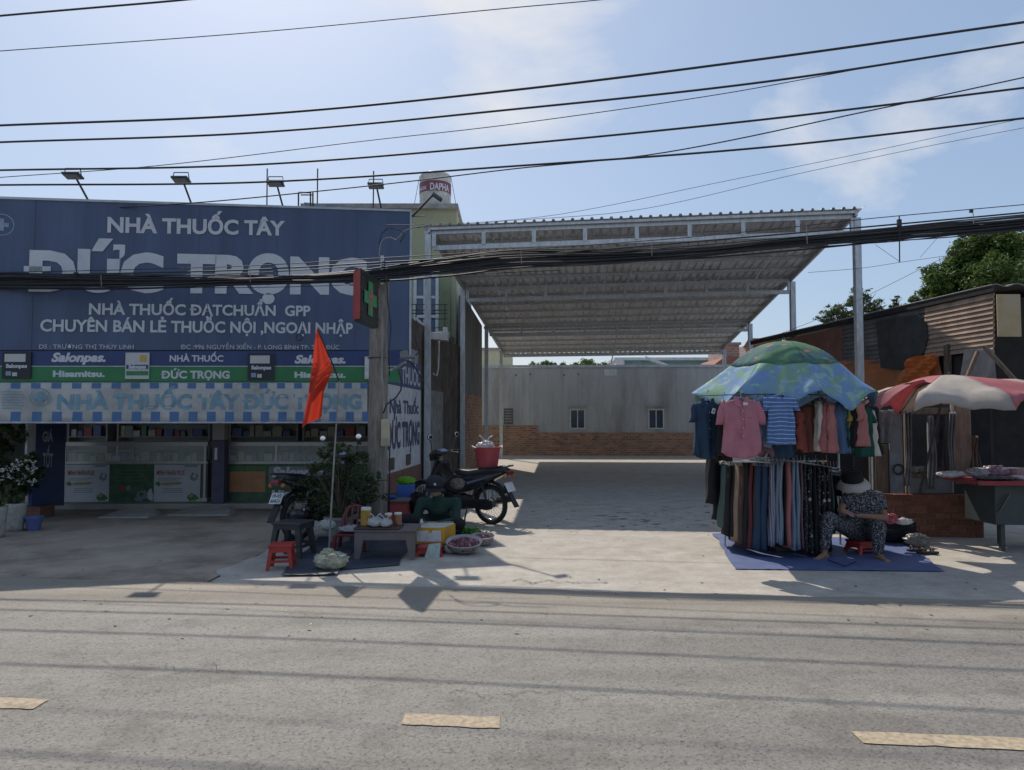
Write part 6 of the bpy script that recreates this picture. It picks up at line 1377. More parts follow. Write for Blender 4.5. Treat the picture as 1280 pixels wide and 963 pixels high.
bag('plastic_bag', (cx + 0.02, cy - 0.02, sz + 0.002), 0.15, mat('pale_cloudy_bag', (0.38, 0.36, 0.37), 0.4, 0.2, 10, 0.5, 18), 'cloudy white bag lying on the red chair seat', 'bag', False, 12, 0.25, (1.1, 0.8))
# yellow styrofoam-like box with paper
YD = 8.9; yb = thing('yellow_box', 'yellow carton lined with white, white paper sheet on its front, on a low red stool', 'box', at(541, 690, YD))
A_ = at(518.5, 680, YD); B_ = at(556, 681, YD); zt1 = at(537, 660, YD).z; z0_ = at(537, 680.5, YD).z; dpt = 0.34
C1 = Vector((0.10, dpt, 0))
def ybx(a, b_, z0, z1, e, m, nm, par, th=0.018):
    q = MB()
    q.hexa([Vector((a.x, a.y, z0)), Vector((b_.x, b_.y, z0)), Vector((b_.x, b_.y+th, z0)), Vector((a.x, a.y+th, z0)), Vector((a.x, a.y, z1)), Vector((b_.x, b_.y, z1)), Vector((b_.x, b_.y+th, z1)), Vector((a.x, a.y+th, z1))])
    q.hexa([Vector((a.x, a.y, z0))+C1, Vector((b_.x, b_.y, z0))+C1, Vector((b_.x, b_.y+th, z0))+C1, Vector((a.x, a.y+th, z0))+C1, Vector((a.x, a.y, z1))+C1, Vector((b_.x, b_.y, z1))+C1, Vector((b_.x, b_.y+th, z1))+C1, Vector((a.x, a.y+th, z1))+C1])
    for p in (a, b_):
        dx = th if p is a else -th
        p0 = Vector((p.x, p.y+th, 0)); p1 = p0 + C1*0.96
        q.hexa([p0 + Vector((0,0,z0)), p0 + Vector((dx,0,z0)), p1 + Vector((dx,0,z0)), p1 + Vector((0,0,z0)), p0 + Vector((0,0,z1)), p0 + Vector((dx,0,z1)), p1 + Vector((dx,0,z1)), p1 + Vector((0,0,z1))])
    return q.build(nm, m, par)
M_yell = mat('yellow_carton', (0.55, 0.30, 0.03), 0.5, 0.12, 5); M_foam = mat('white_foam', (0.66, 0.66, 0.66), 0.6, 0.05)
ybx(A_, B_, z0_, zt1, 0, M_yell, 'carton_wall', yb)
q = MB(); q.hexa([Vector((A_.x+.02, A_.y+.02, z0_+.002)), Vector((B_.x-.02, B_.y+.02, z0_+.002)), Vector((B_.x-.02, B_.y+.02, z0_+.002))+C1*.9, Vector((A_.x+.02, A_.y+.02, z0_+.002))+C1*.9] + [Vector((A_.x+.02, A_.y+.02, z0_+.03)), Vector((B_.x-.02, B_.y+.02, z0_+.03)), Vector((B_.x-.02, B_.y+.02, z0_+.03))+C1*.9, Vector((A_.x+.02, A_.y+.02, z0_+.03))+C1*.9]); q.build('bottom', M_foam, yb)
q = MB(); e_ = 0.02
for (p0, p1) in ((A_, B_), (Vector(A_)+C1, Vector(B_)+C1)): q.box(((p0.x+p1.x)/2, p0.y + (.03 if p0 is A_ else -.006), zt1 - .02), (p1.x-p0.x-.03, .012, .06))
for p, sx in ((A_, 1), (B_, -1)): q.hexa([Vector((p.x+sx*.02, p.y+.03, zt1-.05)), Vector((p.x+sx*.032, p.y+.03, zt1-.05)), Vector((p.x+sx*.032, p.y+.03, zt1-.05))+C1*.9, Vector((p.x+sx*.02, p.y+.03, zt1-.05))+C1*.9, Vector((p.x+sx*.02, p.y+.03, zt1+.004)), Vector((p.x+sx*.032, p.y+.03, zt1+.004)), Vector((p.x+sx*.032, p.y+.03, zt1+.004))+C1*.9, Vector((p.x+sx*.02, p.y+.03, zt1+.004))+C1*.9])
q.build('foam_lining', M_foam, yb)
q = MB(); pp = [at(x, y, YD-.006) for x, y in ((521, 677), (551.5, 677.5), (551, 663.5), (520.5, 663.5))]; q.hexa([p + Vector((0, .003, 0)) for p in pp] + [p for p in pp]); q.build('paper_sheet', M_white, yb)
q = MB(); pc = at(538, 664.5, YD-.009); q.box(pc, (.04, .003, .03)); q.build('yellow_sticker', M_yell, yb)
plastic_stool('low red plastic stool under the yellow box', 538, 694, 0.34, max(0.12, z0_ - 0.004), M_reds, 0.0)
q = MB(); pts = [gr(531, 698), gr(549, 698)]; 
cb_ = thing('carton_scrap', 'pale patterned paper bag leaning under the yellow box', 'bag', gr(540, 698))
q = MB(); q.hexa([gr(530, 698), gr(549, 698), gr(549, 698) + Vector((0, .1, 0)), gr(530, 698) + Vector((0, .1, 0)), gr(535, 698) + Vector((0, .05, .15)), gr(550, 698) + Vector((0, .05, .16)), gr(550, 698) + Vector((0, .09, .16)), gr(535, 698) + Vector((0, .09, .15))]); q.build('paper', mat('pale_green_paper', (0.38, 0.44, 0.40), 0.8, 0.3, 40), cb_, bevel=0.01)
# weighing tray where the seller works
wt = thing('woven_tray', 'square woven tray table in front of the seller', 'tray', at(548, 672, 9.35))
a_ = at(528, 650, 9.5); b_ = at(566, 650, 9.5); zt2 = at(548, 655, 9.35).z
q = MB(); q.box(((a_.x+b_.x)/2, 9.45, zt2-.02), (b_.x-a_.x, .34, .03)); q.box(((a_.x+b_.x)/2, 9.45, (zt2-.04)/2), ((b_.x-a_.x)*.96, .30, zt2-.045)); q.build('basket_body', mat('woven_cane', (0.26, 0.22, 0.12), 0.8, 0.45, 60, 0.6, 60), wt, bevel=0.008)
# baskets of shallots
M_alu2 = mat('dull_aluminium', (0.42, 0.41, 0.41), 0.45, 0.15, 10, metal=0.5); M_shal = mat('shallot_purple', (0.13, 0.035, 0.05), 0.4, 0.45, 30, objvar=0.25); M_shal2 = mat('shallot_pink', (0.28, 0.11, 0.13), 0.4, 0.45, 30, objvar=0.25)
def basin(px, py, rx, label, lab2, nfill, m, seed, tilt=0.0, small=False):
    c = gr(px, py); t = thing('round_basin', label, 'basin', c); r = rx
    rot = Matrix.Rotation(tilt, 3, 'X')
    prof = [(r*.72, 0.012), (r*.80, 0.02), (r, 0.10), (r*1.03, 0.105), (r*1.0, 0.112), (r*.78, 0.03), (r*.3, 0.024), (0.01, 0.024)]
    q = MB(); q.lathe((0, 0, 0), prof, 36, cap=False); q.v = [c + Vector((0, 0, r*math.sin(abs(tilt)))) + rot @ v for v in q.v]; q.build('pan', M_alu2, t, smooth=True)
    rnd = random.Random(seed); ms = []
    for k in range(3):
        qq = MB(); qq.ball((0, 0, 0), 0.022, 8, 6, (1, 1, 0.85 + .1*k)); me = bpy.data.meshes.new('shallot'); me.from_pydata(qq.v, [], qq.f); me.materials.append(m if k < 2 else M_shal2); me.polygons.foreach_set('use_smooth', [True]*len(me.polygons)); ms.append(me)
    n = 0
    while n < nfill:
        a = rnd.uniform(0, 6.283); rr = r*0.84*math.sqrt(rnd.random()); h_ = 0.045 + 0.07*max(0, 1-(rr/(r*.85))**2)*rnd.uniform(.2, 1) + .02*(rr/r)
        o = bpy.data.objects.new('shallot', rnd.choice(ms)); COL.objects.link(o); o.location = c + Vector((0, 0, r*math.sin(abs(tilt)))) + rot @ Vector((math.cos(a)*rr, math.sin(a)*rr, h_)); o.rotation_euler = (rnd.uniform(0,6), rnd.uniform(0,6), 0); sc = rnd.uniform(.75, 1.25); o.scale = (sc, sc, sc)
        o['label'] = lab2; o['category'] = 'shallot'; o['group'] = lab2 + ' pile'; n += 1
basin(580, 692, 0.215, 'wide aluminium basin of purple shallots nearest the road', 'purple shallot lying in the wide front basin', 260, M_shal, 1, R(12))
basin(603, 682, 0.15, 'smaller aluminium basin of pale shallots behind the wide one', 'small shallot lying in the smaller basin behind', 90, M_shal2, 2, R(7))
# green leaves heap
q = MB(); rnd = random.Random(4); c_ = gr(584, 675)
for i in range(1300):
    p = c_ + Vector((rnd.gauss(0, .13), rnd.gauss(0, .09), abs(rnd.gauss(0.05, .05)))); a = Vector((rnd.gauss(0,1), rnd.gauss(0,1), rnd.gauss(0,.4))).normalized(); s_ = Matrix.Rotation(rnd.uniform(0,3), 3, a) @ a.orthogonal().normalized(); l = rnd.uniform(.03, .06)
    q.add([p - a*l/2, p + s_*l*.25, p + a*l/2, p - s_*l*.25], [(0,1,2,3)])
o = q.build('green_herbs', mat('fresh_green_herb', (0.07, 0.24, 0.025), 0.5, 0.4, 20, trans=0.3), recalc=False); tag(o, 'heap of fresh green herbs on the ground behind the basins', 'herbs'); o['kind'] = 'stuff'; del o['category']
bag('plastic_bag', gr(562, 692), 0.07, M_bagw, 'pale bag between the yellow box and the herbs', 'bag', False, 15, 0.8)
bt = at(527, 655, 9.2); q = MB(); q.lathe((bt.x, 9.2, zt2 - 0.02), [(0.022, 0), (0.022, 0.07), (0.012, 0.085), (0.012, 0.1)], 12); tag(q.build('small_bottle', M_lid, None), 'tiny white bottle beside the yellow box', 'bottle')
# folding stool legs etc behind: flag pole
fp = thing('flag_pole', 'thin grey metal pole standing beside the bush and carrying a red flag', 'pole', gr(411, 692))
DFL = gr(411, 692).y
q = MB(); q.tube([gr(411, 692), at(417.5, 575, DFL), at(424, 476, DFL)], [0.012, 0.010, 0.009], 8); q.build('lower_pole', M_conc, fp)
q = MB(); q.tube([at(424, 477, DFL), at(417, 458, DFL), at(397, 412, DFL)], 0.010, 7); q.build('upper_stick', M_black, fp)
q = MB(); q.box(gr(411, 692) + Vector((0, 0, .03)), (.12, .12, .05)); q.build('base_weight', M_conc, fp, bevel=0.01)
def flagf(u_, v_):
    # v down the length, u across; hangs in folds from the slanting stick
    L_ = [(396, 411), (391, 450), (384, 495), (376, 535)]; R_ = [(397, 411), (416, 462), (405, 490), (403, 521)]
    k = min(2, int(v_*3)); f = v_*3 - k
    ax = L_[k][0] + (L_[k+1][0]-L_[k][0])*f; ay = L_[k][1] + (L_[k+1][1]-L_[k][1])*f; bx_ = R_[k][0] + (R_[k+1][0]-R_[k][0])*f; by = R_[k][1] + (R_[k+1][1]-R_[k][1])*f
    p = at(ax + (bx_-ax)*u_, ay + (by-ay)*u_, DFL); return p + Vector((0.0, -0.012 + 0.055*math.sin(u_*8.5 + v_*1.5)*min(1, v_*2), 0))
q = MB(); q.grid(flagf, 36, 48); o = q.build('red_flag', mat('red_flag_cloth', (0.62, 0.06, 0.03), 0.7, 0.08, 4, trans=0.42), None, smooth=True, recalc=False); tag(o, 'red flag hanging in folds from the slanting top of the pole', 'flag')
# ---- potted bush and plants
M_leafb = leafmat('bush_leaf', (0.045, 0.070, 0.03)); M_leafb2 = leafmat('bush_leaf_light', (0.085, 0.12, 0.045))
def leaf_clump(mb, c, r, n, l0, rnd, flat=1.0, wd=0.28):
    for i in range(n):
        d = Vector((rnd.gauss(0,1), rnd.gauss(0,1), rnd.gauss(0,1))).normalized(); p = Vector(c) + Vector((d.x*r, d.y*r, d.z*r*flat)) * (rnd.random()**0.4)
        a = Vector((rnd.gauss(0,1), rnd.gauss(0,1), rnd.gauss(-.2,.6))).normalized(); s_ = Matrix.Rotation(rnd.uniform(0,3.1), 3, a) @ a.orthogonal().normalized(); l = l0*rnd.uniform(.6, 1.3)
        mb.add([p - a*l/2, p + s_*l*wd, p + a*l/2, p - s_*l*wd], [(0,1,2,3)])
rnd = random.Random(31)
pbh = thing('potted_bush', 'big bushy dark green shrub in a pot between the shop and the flag pole', 'shrub', gr(425, 680)); BD = 9.7
q = MB()
for (px, py, rpx) in ((400, 600, 22), (425, 590, 26), (448, 600, 22), (410, 625, 24), (440, 630, 24), (380, 612, 14), (462, 612, 14), (425, 572, 16), (396, 583, 14), (452, 578, 14), (425, 650, 20), (395, 645, 16), (415, 560, 8), (372, 602, 8), (440, 565, 9), (468, 600, 8), (405, 570, 9)):
    r_ = rpx*BD/FPX
    for k in range(10):
        d = Vector((rnd.gauss(0,1), rnd.gauss(0,1), rnd.gauss(0,1))).normalized()*r_*rnd.uniform(.3, 1.05); q.cur = 1 if rnd.random() < .4 else 0; leaf_clump(q, at(px + rnd.gauss(0, 4), py + rnd.gauss(0, 4), BD) + d*1.15, r_*.36, int(rpx*2.3), 0.048, rnd, 1.0, .2)
q.build('foliage', [M_leafb, M_leafb2], pbh, recalc=False)
q = MB()
for k in range(34): e = at(rnd.uniform(368, 476), rnd.uniform(556, 640), BD + rnd.uniform(-.35, .35)); q.tube([(at(425, 640, BD).x, BD, 0.3), Vector((at(425, 640, BD).x, BD, .45)).lerp(e, .5) + Vector((0, 0, .05)), e], [0.014, 0.007, 0.002], 5)
q.build('stems', M_bark, pbh)
q = MB(); q.lathe((at(425, 640, BD).x, BD, 0), [(.13, 0), (.19, .3), (.21, .3), (.21, .33), (.16, .33), (.05, .31)], 20); q.build('pot', M_conc, pbh)
bag('plastic_bag', at(409, 664, 9.3) + Vector((0, 0, 0)), 0.10, mat('pale_green_bag', (0.42, 0.44, 0.40), 0.5, 0.2, 8, 0.5, 14), 'pale bag hanging in the low leaves of the bush', 'bag', False, 17, 0.7)
# left plants
pbm = thing('white_flowering_shrub', 'dark shrub with small white flowers at the far left of the shop', 'shrub', gr(20, 660)); BD = 11.2
q = MB()
for (px, py, rpx) in ((5, 560, 20), (25, 545, 14), (10, 590, 24), (35, 580, 16), (-20, 570, 26), (8, 530, 14), (40, 600, 10), (22, 610, 16), (-10, 610, 24), (50, 590, 7), (-30, 540, 22)):
    r_ = rpx*BD/FPX
    for k in range(8):
        d = Vector((rnd.gauss(0,1), rnd.gauss(0,1), rnd.gauss(0,1))).normalized()*r_*rnd.uniform(.3, 1.0); q.cur = 1 if rnd.random() < .25 else 0; leaf_clump(q, at(px, py, BD) + d, r_*.36, int(rpx*2.6), 0.07, rnd)
q.build('foliage', [M_leafb, M_leafb2], pbm, recalc=False)
q = MB()
for i in range(60):
    p = at(rnd.uniform(-10, 46), rnd.uniform(574, 606), BD - .28 + rnd.uniform(-.1, .1)); leaf_clump(q, p, .03, 5, .035, rnd)
q.build('white_flowers', mat('white_flower', (0.6, 0.62, 0.55), 0.6, 0.1, trans=0.2), pbm, recalc=False)['kind'] = 'stuff'
q = MB()
for k in range(6): q.tube([(at(10, 640, BD).x, BD, 0.1), at(rnd.uniform(-20, 36), rnd.uniform(560, 600), BD)], [0.02, 0.008], 6)
q.build('stems', M_bark, pbm)
M_sack = mat('white_woven_sack', (0.40, 0.38, 0.34), 0.85, 0.2, 20, 0.5, 80, dirt='#5a5144', dirt_amt=0.5, dscale=6)
def sackpot(px, py, w0, h_, label, seed):
    c = gr(px, py); t = thing('planter_sack', label, 'planter', c); q = MB(); rs = []
    for i in range(8):
        f = i/7; rs.append([c + Vector((math.cos(6.2832*k/20)*w0*(0.82+.25*f)*(1+.07*mnoise.noise(Vector((k*.7, f*2, seed)))), math.sin(6.2832*k/20)*w0*(0.82+.2*f), f*h_)) for k in range(20)])
    rs.append([c + Vector((math.cos(6.2832*k/20)*w0*.8, math.sin(6.2832*k/20)*w0*.8, h_*.93)) for k in range(20)])
    q.rings(rs); q.build('sack', M_sack, t, smooth=True)
    q = MB(); leaf_clump(q, c + Vector((0, 0, h_+.05)), w0*.9, 160, .06, rnd, .5); q.build('seedlings', M_leafb2, t, recalc=False)
sackpot(17, 664, 0.145, 0.40, 'white woven sack planter beside the purple flower pot', 1); sackpot(-8, 672, 0.15, 0.42, 'white woven sack planter cut by the left edge of the view', 2)
pp_ = gr(42, 663); fpot = thing('flower_pot', 'small blue flower pot with a pale bottle at left of the shop', 'pot', pp_)
q = MB(); q.lathe(pp_, [(.08, 0), (.115, .17), (.125, .17), (.125, .20), (.10, .2), (.08, .15)], 20); q.build('pot', mat('dull_blue_plastic', (0.10, 0.13, 0.30), 0.5, 0.1), fpot)
q = MB(); q.lathe(at(35, 632, 12.0), [(.03, 0), (.045, .02), (.04, .14), (.02, .18), (.02, .22)], 14); tag(q.build('pale_bottle', M_lid, None, smooth=True), 'pale plastic bottle standing above the blue flower pot', 'bottle')
q = MB(); c_ = at(38, 632, 12.05); q.box((c_.x, 12.1, c_.z/2), (.5, .4, c_.z)); tag(q.build('low_ledge', M_brickred, None, bevel=.02), 'low reddish ledge behind the blue flower pot', 'ledge')
# ================================================================ CLOTHES STALL
# big patterned umbrella
def printmat(name, base, cols, sc, seed, trans=0.3, bandz=None):
    m = bpy.data.materials.new(name); m.use_nodes = True; N, L, b = nodes_of(m); b.inputs['Roughness'].default_value = 0.8; b.inputs['Specular IOR Level'].default_value = 0.15
    g = N.new('ShaderNodeNewGeometry'); tc = N.new('ShaderNodeTexCoord'); c = None; last = base
    for i, (col, lo, hi, s_) in enumerate(cols):
        n = N.new('ShaderNodeTexNoise'); n.inputs['Scale'].default_value = s_; n.inputs['Detail'].default_value = 3.5; n.inputs['Distortion'].default_value = 0.9
        mp = N.new('ShaderNodeMapping'); mp.inputs['Location'].default_value = (seed + i*3.7, i*1.3, seed); L(tc.outputs['Object'], mp.inputs['Vector']); L(mp.outputs['Vector'], n.inputs['Vector'])
        last = mixc(N, L, ramp(N, L, n.outputs['Fac'], lo, hi), last, col)
    L(last, b.inputs['Base Color'])
    t = N.new('ShaderNodeBsdfTranslucent'); L(last, t.inputs['Color']); ms = N.new('ShaderNodeMixShader'); ms.inputs[0].default_value = trans
    o = N['Material Output']; L(b.outputs[0], ms.inputs[1]); L(t.outputs[0], ms.inputs[2]); L(ms.outputs[0], o.inputs['Surface']); MATS[name] = m
    return m
M_umb = printmat('umbrella_blue_print', (0.22, 0.35, 0.56), [((0.26, 0.42, 0.30), 0.50, 0.58, 3.2), ((0.36, 0.52, 0.42), 0.55, 0.62, 6.5), ((0.38, 0.52, 0.66), 0.56, 0.70, 3.4), ((0.24, 0.38, 0.56), 0.58, 0.66, 8.0), ((0.60, 0.28, 0.14), 0.72, 0.75, 9.0)], 2, 3.0, 0.24)
M_umbt = printmat('umbrella_green_print', (0.09, 0.17, 0.20), [((0.12, 0.24, 0.14), 0.45, 0.55, 2.5), ((0.20, 0.32, 0.22), 0.58, 0.64, 4.0), ((0.50, 0.22, 0.12), 0.63, 0.66, 5.8)], 2, 8.0, 0.22)
UC = Vector((3.32, 8.95, 0)); UR = 1.07; ztop = at(985, 427, 8.95).z; zrim = 1.93
um = thing('clothes_stall_umbrella', 'large blue and green printed umbrella over the clothes racks', 'umbrella', (UC.x, UC.y, 0))
NR = 8; a0u = -math.pi/2 - 0.0
UPROF = [(0, 0), (.12, .018), (.24, .07), (.36, .155), (.47, .27), (.57, .42), (.67, .575), (.76, .72), (.84, .83), (.92, .925), (1.0, 1.0)]
def udrop(v):
    for (x0, y0), (x1, y1) in zip(UPROF, UPROF[1:]):
        if v <= x1: return y0 + (y1-y0)*(v-x0)/(x1-x0)
    return 1.0
def umb(u_, v_, off=0.0):
    a = a0u + u_ * 2*math.pi; k = (u_*NR) % 1.0; mid = math.sin(math.pi*k)       # 0 at rib, 1 mid-panel
    r = UR * v_ * (1 - 0.10*mid*v_**2); dome = ztop - (ztop - zrim) * udrop(v_)
    z_ = dome - 0.035*mid*v_ + 0.0 - 0.085*mid**1.5*max(0, v_-.6)/.4 + 0.012*math.sin(u_*90 + 5*v_)*v_**2*(0.4+mid) + 0.05*mnoise.noise(Vector((math.cos(a)*v_*3, math.sin(a)*v_*3, 4)))*v_ - 0.018*v_**6*abs(math.sin(u_*NR*2*math.pi + 1))
    if v_ > 0.93: z_ -= (v_ - 0.93)*1.0*(0.1 + 0.9*mid)
    sag = 0.06*math.exp(-((math.atan2(math.sin(a-math.pi), math.cos(a-math.pi)))**2)/0.3)*v_**4
    return Vector((UC.x + math.cos(a)*r*(1 + 0.06*(math.cos(a) < 0)*v_**3), UC.y + math.sin(a)*r, z_ + sag*0.2 + off))
for k in range(NR):
    q = MB(); q.grid(lambda u_, v_: umb((k + u_)/NR, 0.60 + 0.40*v_), 14, 12); q.build('canopy_panel', M_umb, um, smooth=True, recalc=False, thick=0.002)
q = MB(); q.grid(lambda u_, v_: umb(u_, 0.001 + 0.61*v_, 0.006), 96, 10); q.build('top_panel', M_umbt, um, smooth=True, recalc=False, thick=0.002)
q = MB(); q.tube([(UC.x, UC.y, 0), (UC.x, UC.y, ztop + 0.05)], 0.019, 10); q.build('pole', M_steel, um)
q = MB(); q.lathe((UC.x, UC.y, ztop - 0.0), [(0.035, -.01), (0.022, 0.015), (0.01, 0.03)], 12); q.build('finial', M_white, um)
for k in range(NR):
    a = a0u + 2*math.pi*k/NR; q = MB(); q.tube([umb(k/NR, v_, -0.012) for v_ in (0.02, 0.25, 0.5, 0.75, 1.0)] , 0.006, 5); q.tube([umb(k/NR, 0.55, -0.02), Vector((UC.x, UC.y, ztop - 0.42))], 0.005, 5); q.build('rib', M_steel, um)
q = MB(); q.box((UC.x, UC.y + .1, 0.04), (0.3, 0.3, 0.08)); q.build('base', M_steel, um, bevel=0.02)
# clothing mats
def cloth(name, c, var=0.12, **k): return mat(name, c, 0.85, var, 6, 0.25, 12, **k)
def stripemat(name, c1, c2, scale, axis='Z', thr=0.12, rough=0.85):
    m = bpy.data.materials.new(name); m.use_nodes = True; N, L, b = nodes_of(m); b.inputs['Roughness'].default_value = rough
    tc = N.new('ShaderNodeTexCoord'); sp = N.new('ShaderNodeSeparateXYZ'); L(tc.outputs['Object'], sp.inputs[0])
    n = N.new('ShaderNodeTexNoise'); n.inputs['Scale'].default_value = 5; L(tc.outputs['Object'], n.inputs['Vector'])
    mu = N.new('ShaderNodeMath'); mu.operation = 'MULTIPLY_ADD'; L(sp.outputs[axis], mu.inputs[0]); mu.inputs[1].default_value = scale; L(n.outputs['Fac'], mu.inputs[2])
    fr = N.new('ShaderNodeMath'); fr.operation = 'FRACT'; L(mu.outputs[0], fr.inputs[0]); lt = N.new('ShaderNodeMath'); lt.operation = 'LESS_THAN'; L(fr.outputs[0], lt.inputs[0]); lt.inputs[1].default_value = thr
    L(mixc(N, L, lt.outputs[0], c1, c2), b.inputs['Base Color']); MATS[name] = m; return m
def dotmat(name, c1, c2, sc, lo, hi):
    m = bpy.data.materials.new(name); m.use_nodes = True; N, L, b = nodes_of(m); b.inputs['Roughness'].default_value = 0.85
    tc = N.new('ShaderNodeTexCoord'); n = N.new('ShaderNodeTexNoise'); n.inputs['Scale'].default_value = sc; n.inputs['Detail'].default_value = 2; L(tc.outputs['Object'], n.inputs['Vector'])
    L(mixc(N, L, ramp(N, L, n.outputs['Fac'], lo, hi), c1, c2), b.inputs['Base Color']); MATS[name] = m; return m
C_navy = cloth('navy_cloth', (0.020, 0.045, 0.085)); C_pink = cloth('dusty_pink_cloth', (0.42, 0.16, 0.20)); C_strip = stripemat('blue_white_stripe', (0.07, 0.155, 0.36), (0.55, 0.6, 0.68), 23, 'Z', 0.13)
C_brown = cloth('brown_rust_cloth', (0.15, 0.055, 0.038)); C_white = cloth('cream_white_cloth', (0.52, 0.48, 0.43)); C_rose = cloth('rose_cloth', (0.33, 0.12, 0.12)); C_crim = cloth('crimson_cloth', (0.28, 0.03, 0.06)); C_slate = cloth('slate_blue_cloth', (0.065, 0.115, 0.20))
C_must = cloth('mustard_cloth', (0.33, 0.23, 0.055)); C_blk = cloth('black_cloth', (0.012, 0.011, 0.014)); C_green = cloth('bottle_green_cloth', (0.010, 0.075, 0.055)); C_salm = cloth('salmon_cloth', (0.36, 0.14, 0.125)); C_denim = cloth('denim_cloth', (0.02, 0.045, 0.085))
C_beige = cloth('beige_cloth', (0.24, 0.17, 0.12)); C_dbrown = cloth('dark_brown_cloth', (0.055, 0.033, 0.028)); C_maroon = cloth('maroon_cloth', (0.10, 0.025, 0.03)); C_teal = cloth('teal_grey_cloth', (0.06, 0.10, 0.10))
C_lav = stripemat('lavender_stripe', (0.11, 0.11, 0.17), (0.32, 0.32, 0.37), 60, 'X', 0.35); C_lbl = stripemat('light_blue_stripe', (0.09, 0.14, 0.20), (0.32, 0.35, 0.38), 70, 'X', 0.3)
C_flor = dotmat('black_floral', (0.012, 0.012, 0.016), (0.38, 0.37, 0.36), 26, 0.60, 0.64); C_spec = dotmat('black_speckled', (0.012, 0.012, 0.014), (0.30, 0.30, 0.34), 60, 0.62, 0.66); C_ltbl = cloth('pale_blue_cloth', (0.16, 0.21, 0.28)); C_mauve = cloth('mauve_cloth', (0.16, 0.09, 0.11))
M_hgr = mat('clear_hanger', (0.35, 0.35, 0.36), 0.3, 0.1)
def shirt(name, label, cat, px0, px1, py0, py1, D, m, turn=0.0, sleeve=0.33, collar=False, group=None, seed=0, slw=0.20, hook=12, curved=True, strap=False):
    A_ = at(px0, py0, D); B_ = at(px1, py1, D); W = B_.x - A_.x; H = A_.z - B_.z; cx = (A_.x + B_.x)/2; rot = Matrix.Rotation(turn, 3, 'Z'); org = Vector((cx, D, A_.z))
    t = thing(name, label, cat, Vector((cx, D, B_.z)), group); rnd = random.Random(seed); ph = rnd.uniform(0, 6)
    Wb = W / max(0.35, abs(math.cos(turn))); hw = Wb*0.5*(0.80 if sleeve > .05 else 0.98)
    prof = [(0.0, 0.24), (0.015, 0.42), (0.05, 0.78 if sleeve > .05 else .7), (0.09, 0.95), (0.2, 0.93), (0.3, 0.92), (0.4, 0.925), (0.5, 0.93), (0.6, 0.95), (0.7, 0.96), (0.8, 0.98), (0.93, 1.0), (1.0, 0.985)]
    if strap: prof = [(0.0, 0.5), (0.06, 0.55), (0.15, 0.8), (0.2, 0.9), (0.5, 0.9), (0.8, 0.97), (1.0, 1.0)]
    n = 36; rs = []
    for t_, f in prof:
        rr = []
        for k in range(n):
            a = 6.2832*k/n; fold = (math.sin(5*a + ph)*0.022 + math.sin(9*a + ph*2)*0.013)*t_**.8 + .030*mnoise.noise(Vector((math.cos(a)*3 + seed, t_*5, math.sin(a) + seed*2)))
            x = math.cos(a)*hw*f*(1 + .03*math.sin(t_*9 + ph + (2 if math.cos(a) > 0 else 0))); y = math.sin(a)*(0.035 + 0.03*t_) + fold; z_ = -H*t_
            if curved and t_ > 0.9: z_ += H*0.10*(abs(math.cos(a))**3)*(1 if t_ > .95 else .4)
            if t_ < 0.02 and math.sin(a) < 0 : z_ -= 0.03*(1-abs(math.cos(a)))
            rr.append(org + rot @ Vector((x, y, z_)))
        rs.append(rr)
    q = MB(); q.rings(rs, cap=False); q.build('body', m, t, smooth=True, recalc=False, thick=0.004)
    if sleeve > 0.05:
        for sx in (-1, 1):
            rs = []
            for f in range(8):
                g = f/7; c_ = Vector((sx*(hw*0.80 + Wb*0.15*g + 0.01*math.sin(g*5+ph)), 0.005 + 0.01*math.sin(g*7), -H*0.075 - H*sleeve*g)); ra = Wb*slw*(0.60 - 0.12*g)
                ax = Vector((0.85*sx, 0, -0.5 + .25*g)).normalized(); ux = Vector((ax.z, 0, -ax.x)); ux = Vector((1*sx, 0, 0.55*(1-g)))
                rs.append([org + rot @ (c_ + ux.normalized()*math.cos(6.2832*k/16)*ra*0.8 + Vector((0, 1, 0))*math.sin(6.2832*k/16)*(0.03 + .01*math.sin(3*k+ph)*g)) for k in range(16)])
            q = MB(); q.rings(rs, cap=False); q.build('sleeve', m, t, smooth=True, recalc=False, thick=0.004)
    if collar:
        for sx in (-1, 1):
            q = MB(); pts = [Vector((sx*0.005, -0.052, -0.10*1)), Vector((sx*0.085, -0.046, -0.055)), Vector((sx*0.075, -0.02, 0.030)), Vector((sx*0.04, -0.03, 0.022))]
            q.add([org + rot @ p for p in pts] + [org + rot @ (p + Vector((0, .006, 0))) for p in pts], [(0,1,2,3),(7,6,5,4),(0,4,5,1),(1,5,6,2),(2,6,7,3),(3,7,4,0)]); q.build('collar', m, t, bevel=0.001)
        q = MB(); q.add([org + rot @ Vector(p) for p in ((-.014,-.050,-.1),(.014,-.050,-.1),(.014,-.072,-H*.5),(.014,-.066,-H*.97),(-.014,-.066,-H*.97),(-.014,-.072,-H*.5))], [(0,1,2,3,4,5)]); q.build('button_placket', m, t, thick=0.004)
        q = MB(); 
        for j in range(6): q.cyl(org + rot @ Vector((0, -.066 - .006*math.sin(j), -.13 - j*H*.14)), org + rot @ Vector((0, -.078 - .006*math.sin(j), -.13 - j*H*.14)), .005, n=8)
        o_ = q.build('buttons', M_white if m is not C_navy else M_pos_grey, t); o_['kind'] = 'stuff'
    q = MB(); q.tube([org + rot @ Vector((-hw*.7, 0, -.045)), org + Vector((0, 0, .02)), org + rot @ Vector((hw*.7, 0, -.045))], 0.006, 6); q.tube([org + Vector((0, 0, .02)), org + Vector((0, 0, hook*D/FPX*.6)), org + Vector((.018, 0, hook*D/FPX)), org + Vector((.02, 0, hook*D/FPX - .03))], 0.0035, 5); q.build('hanger', M_hgr, t)
    return t
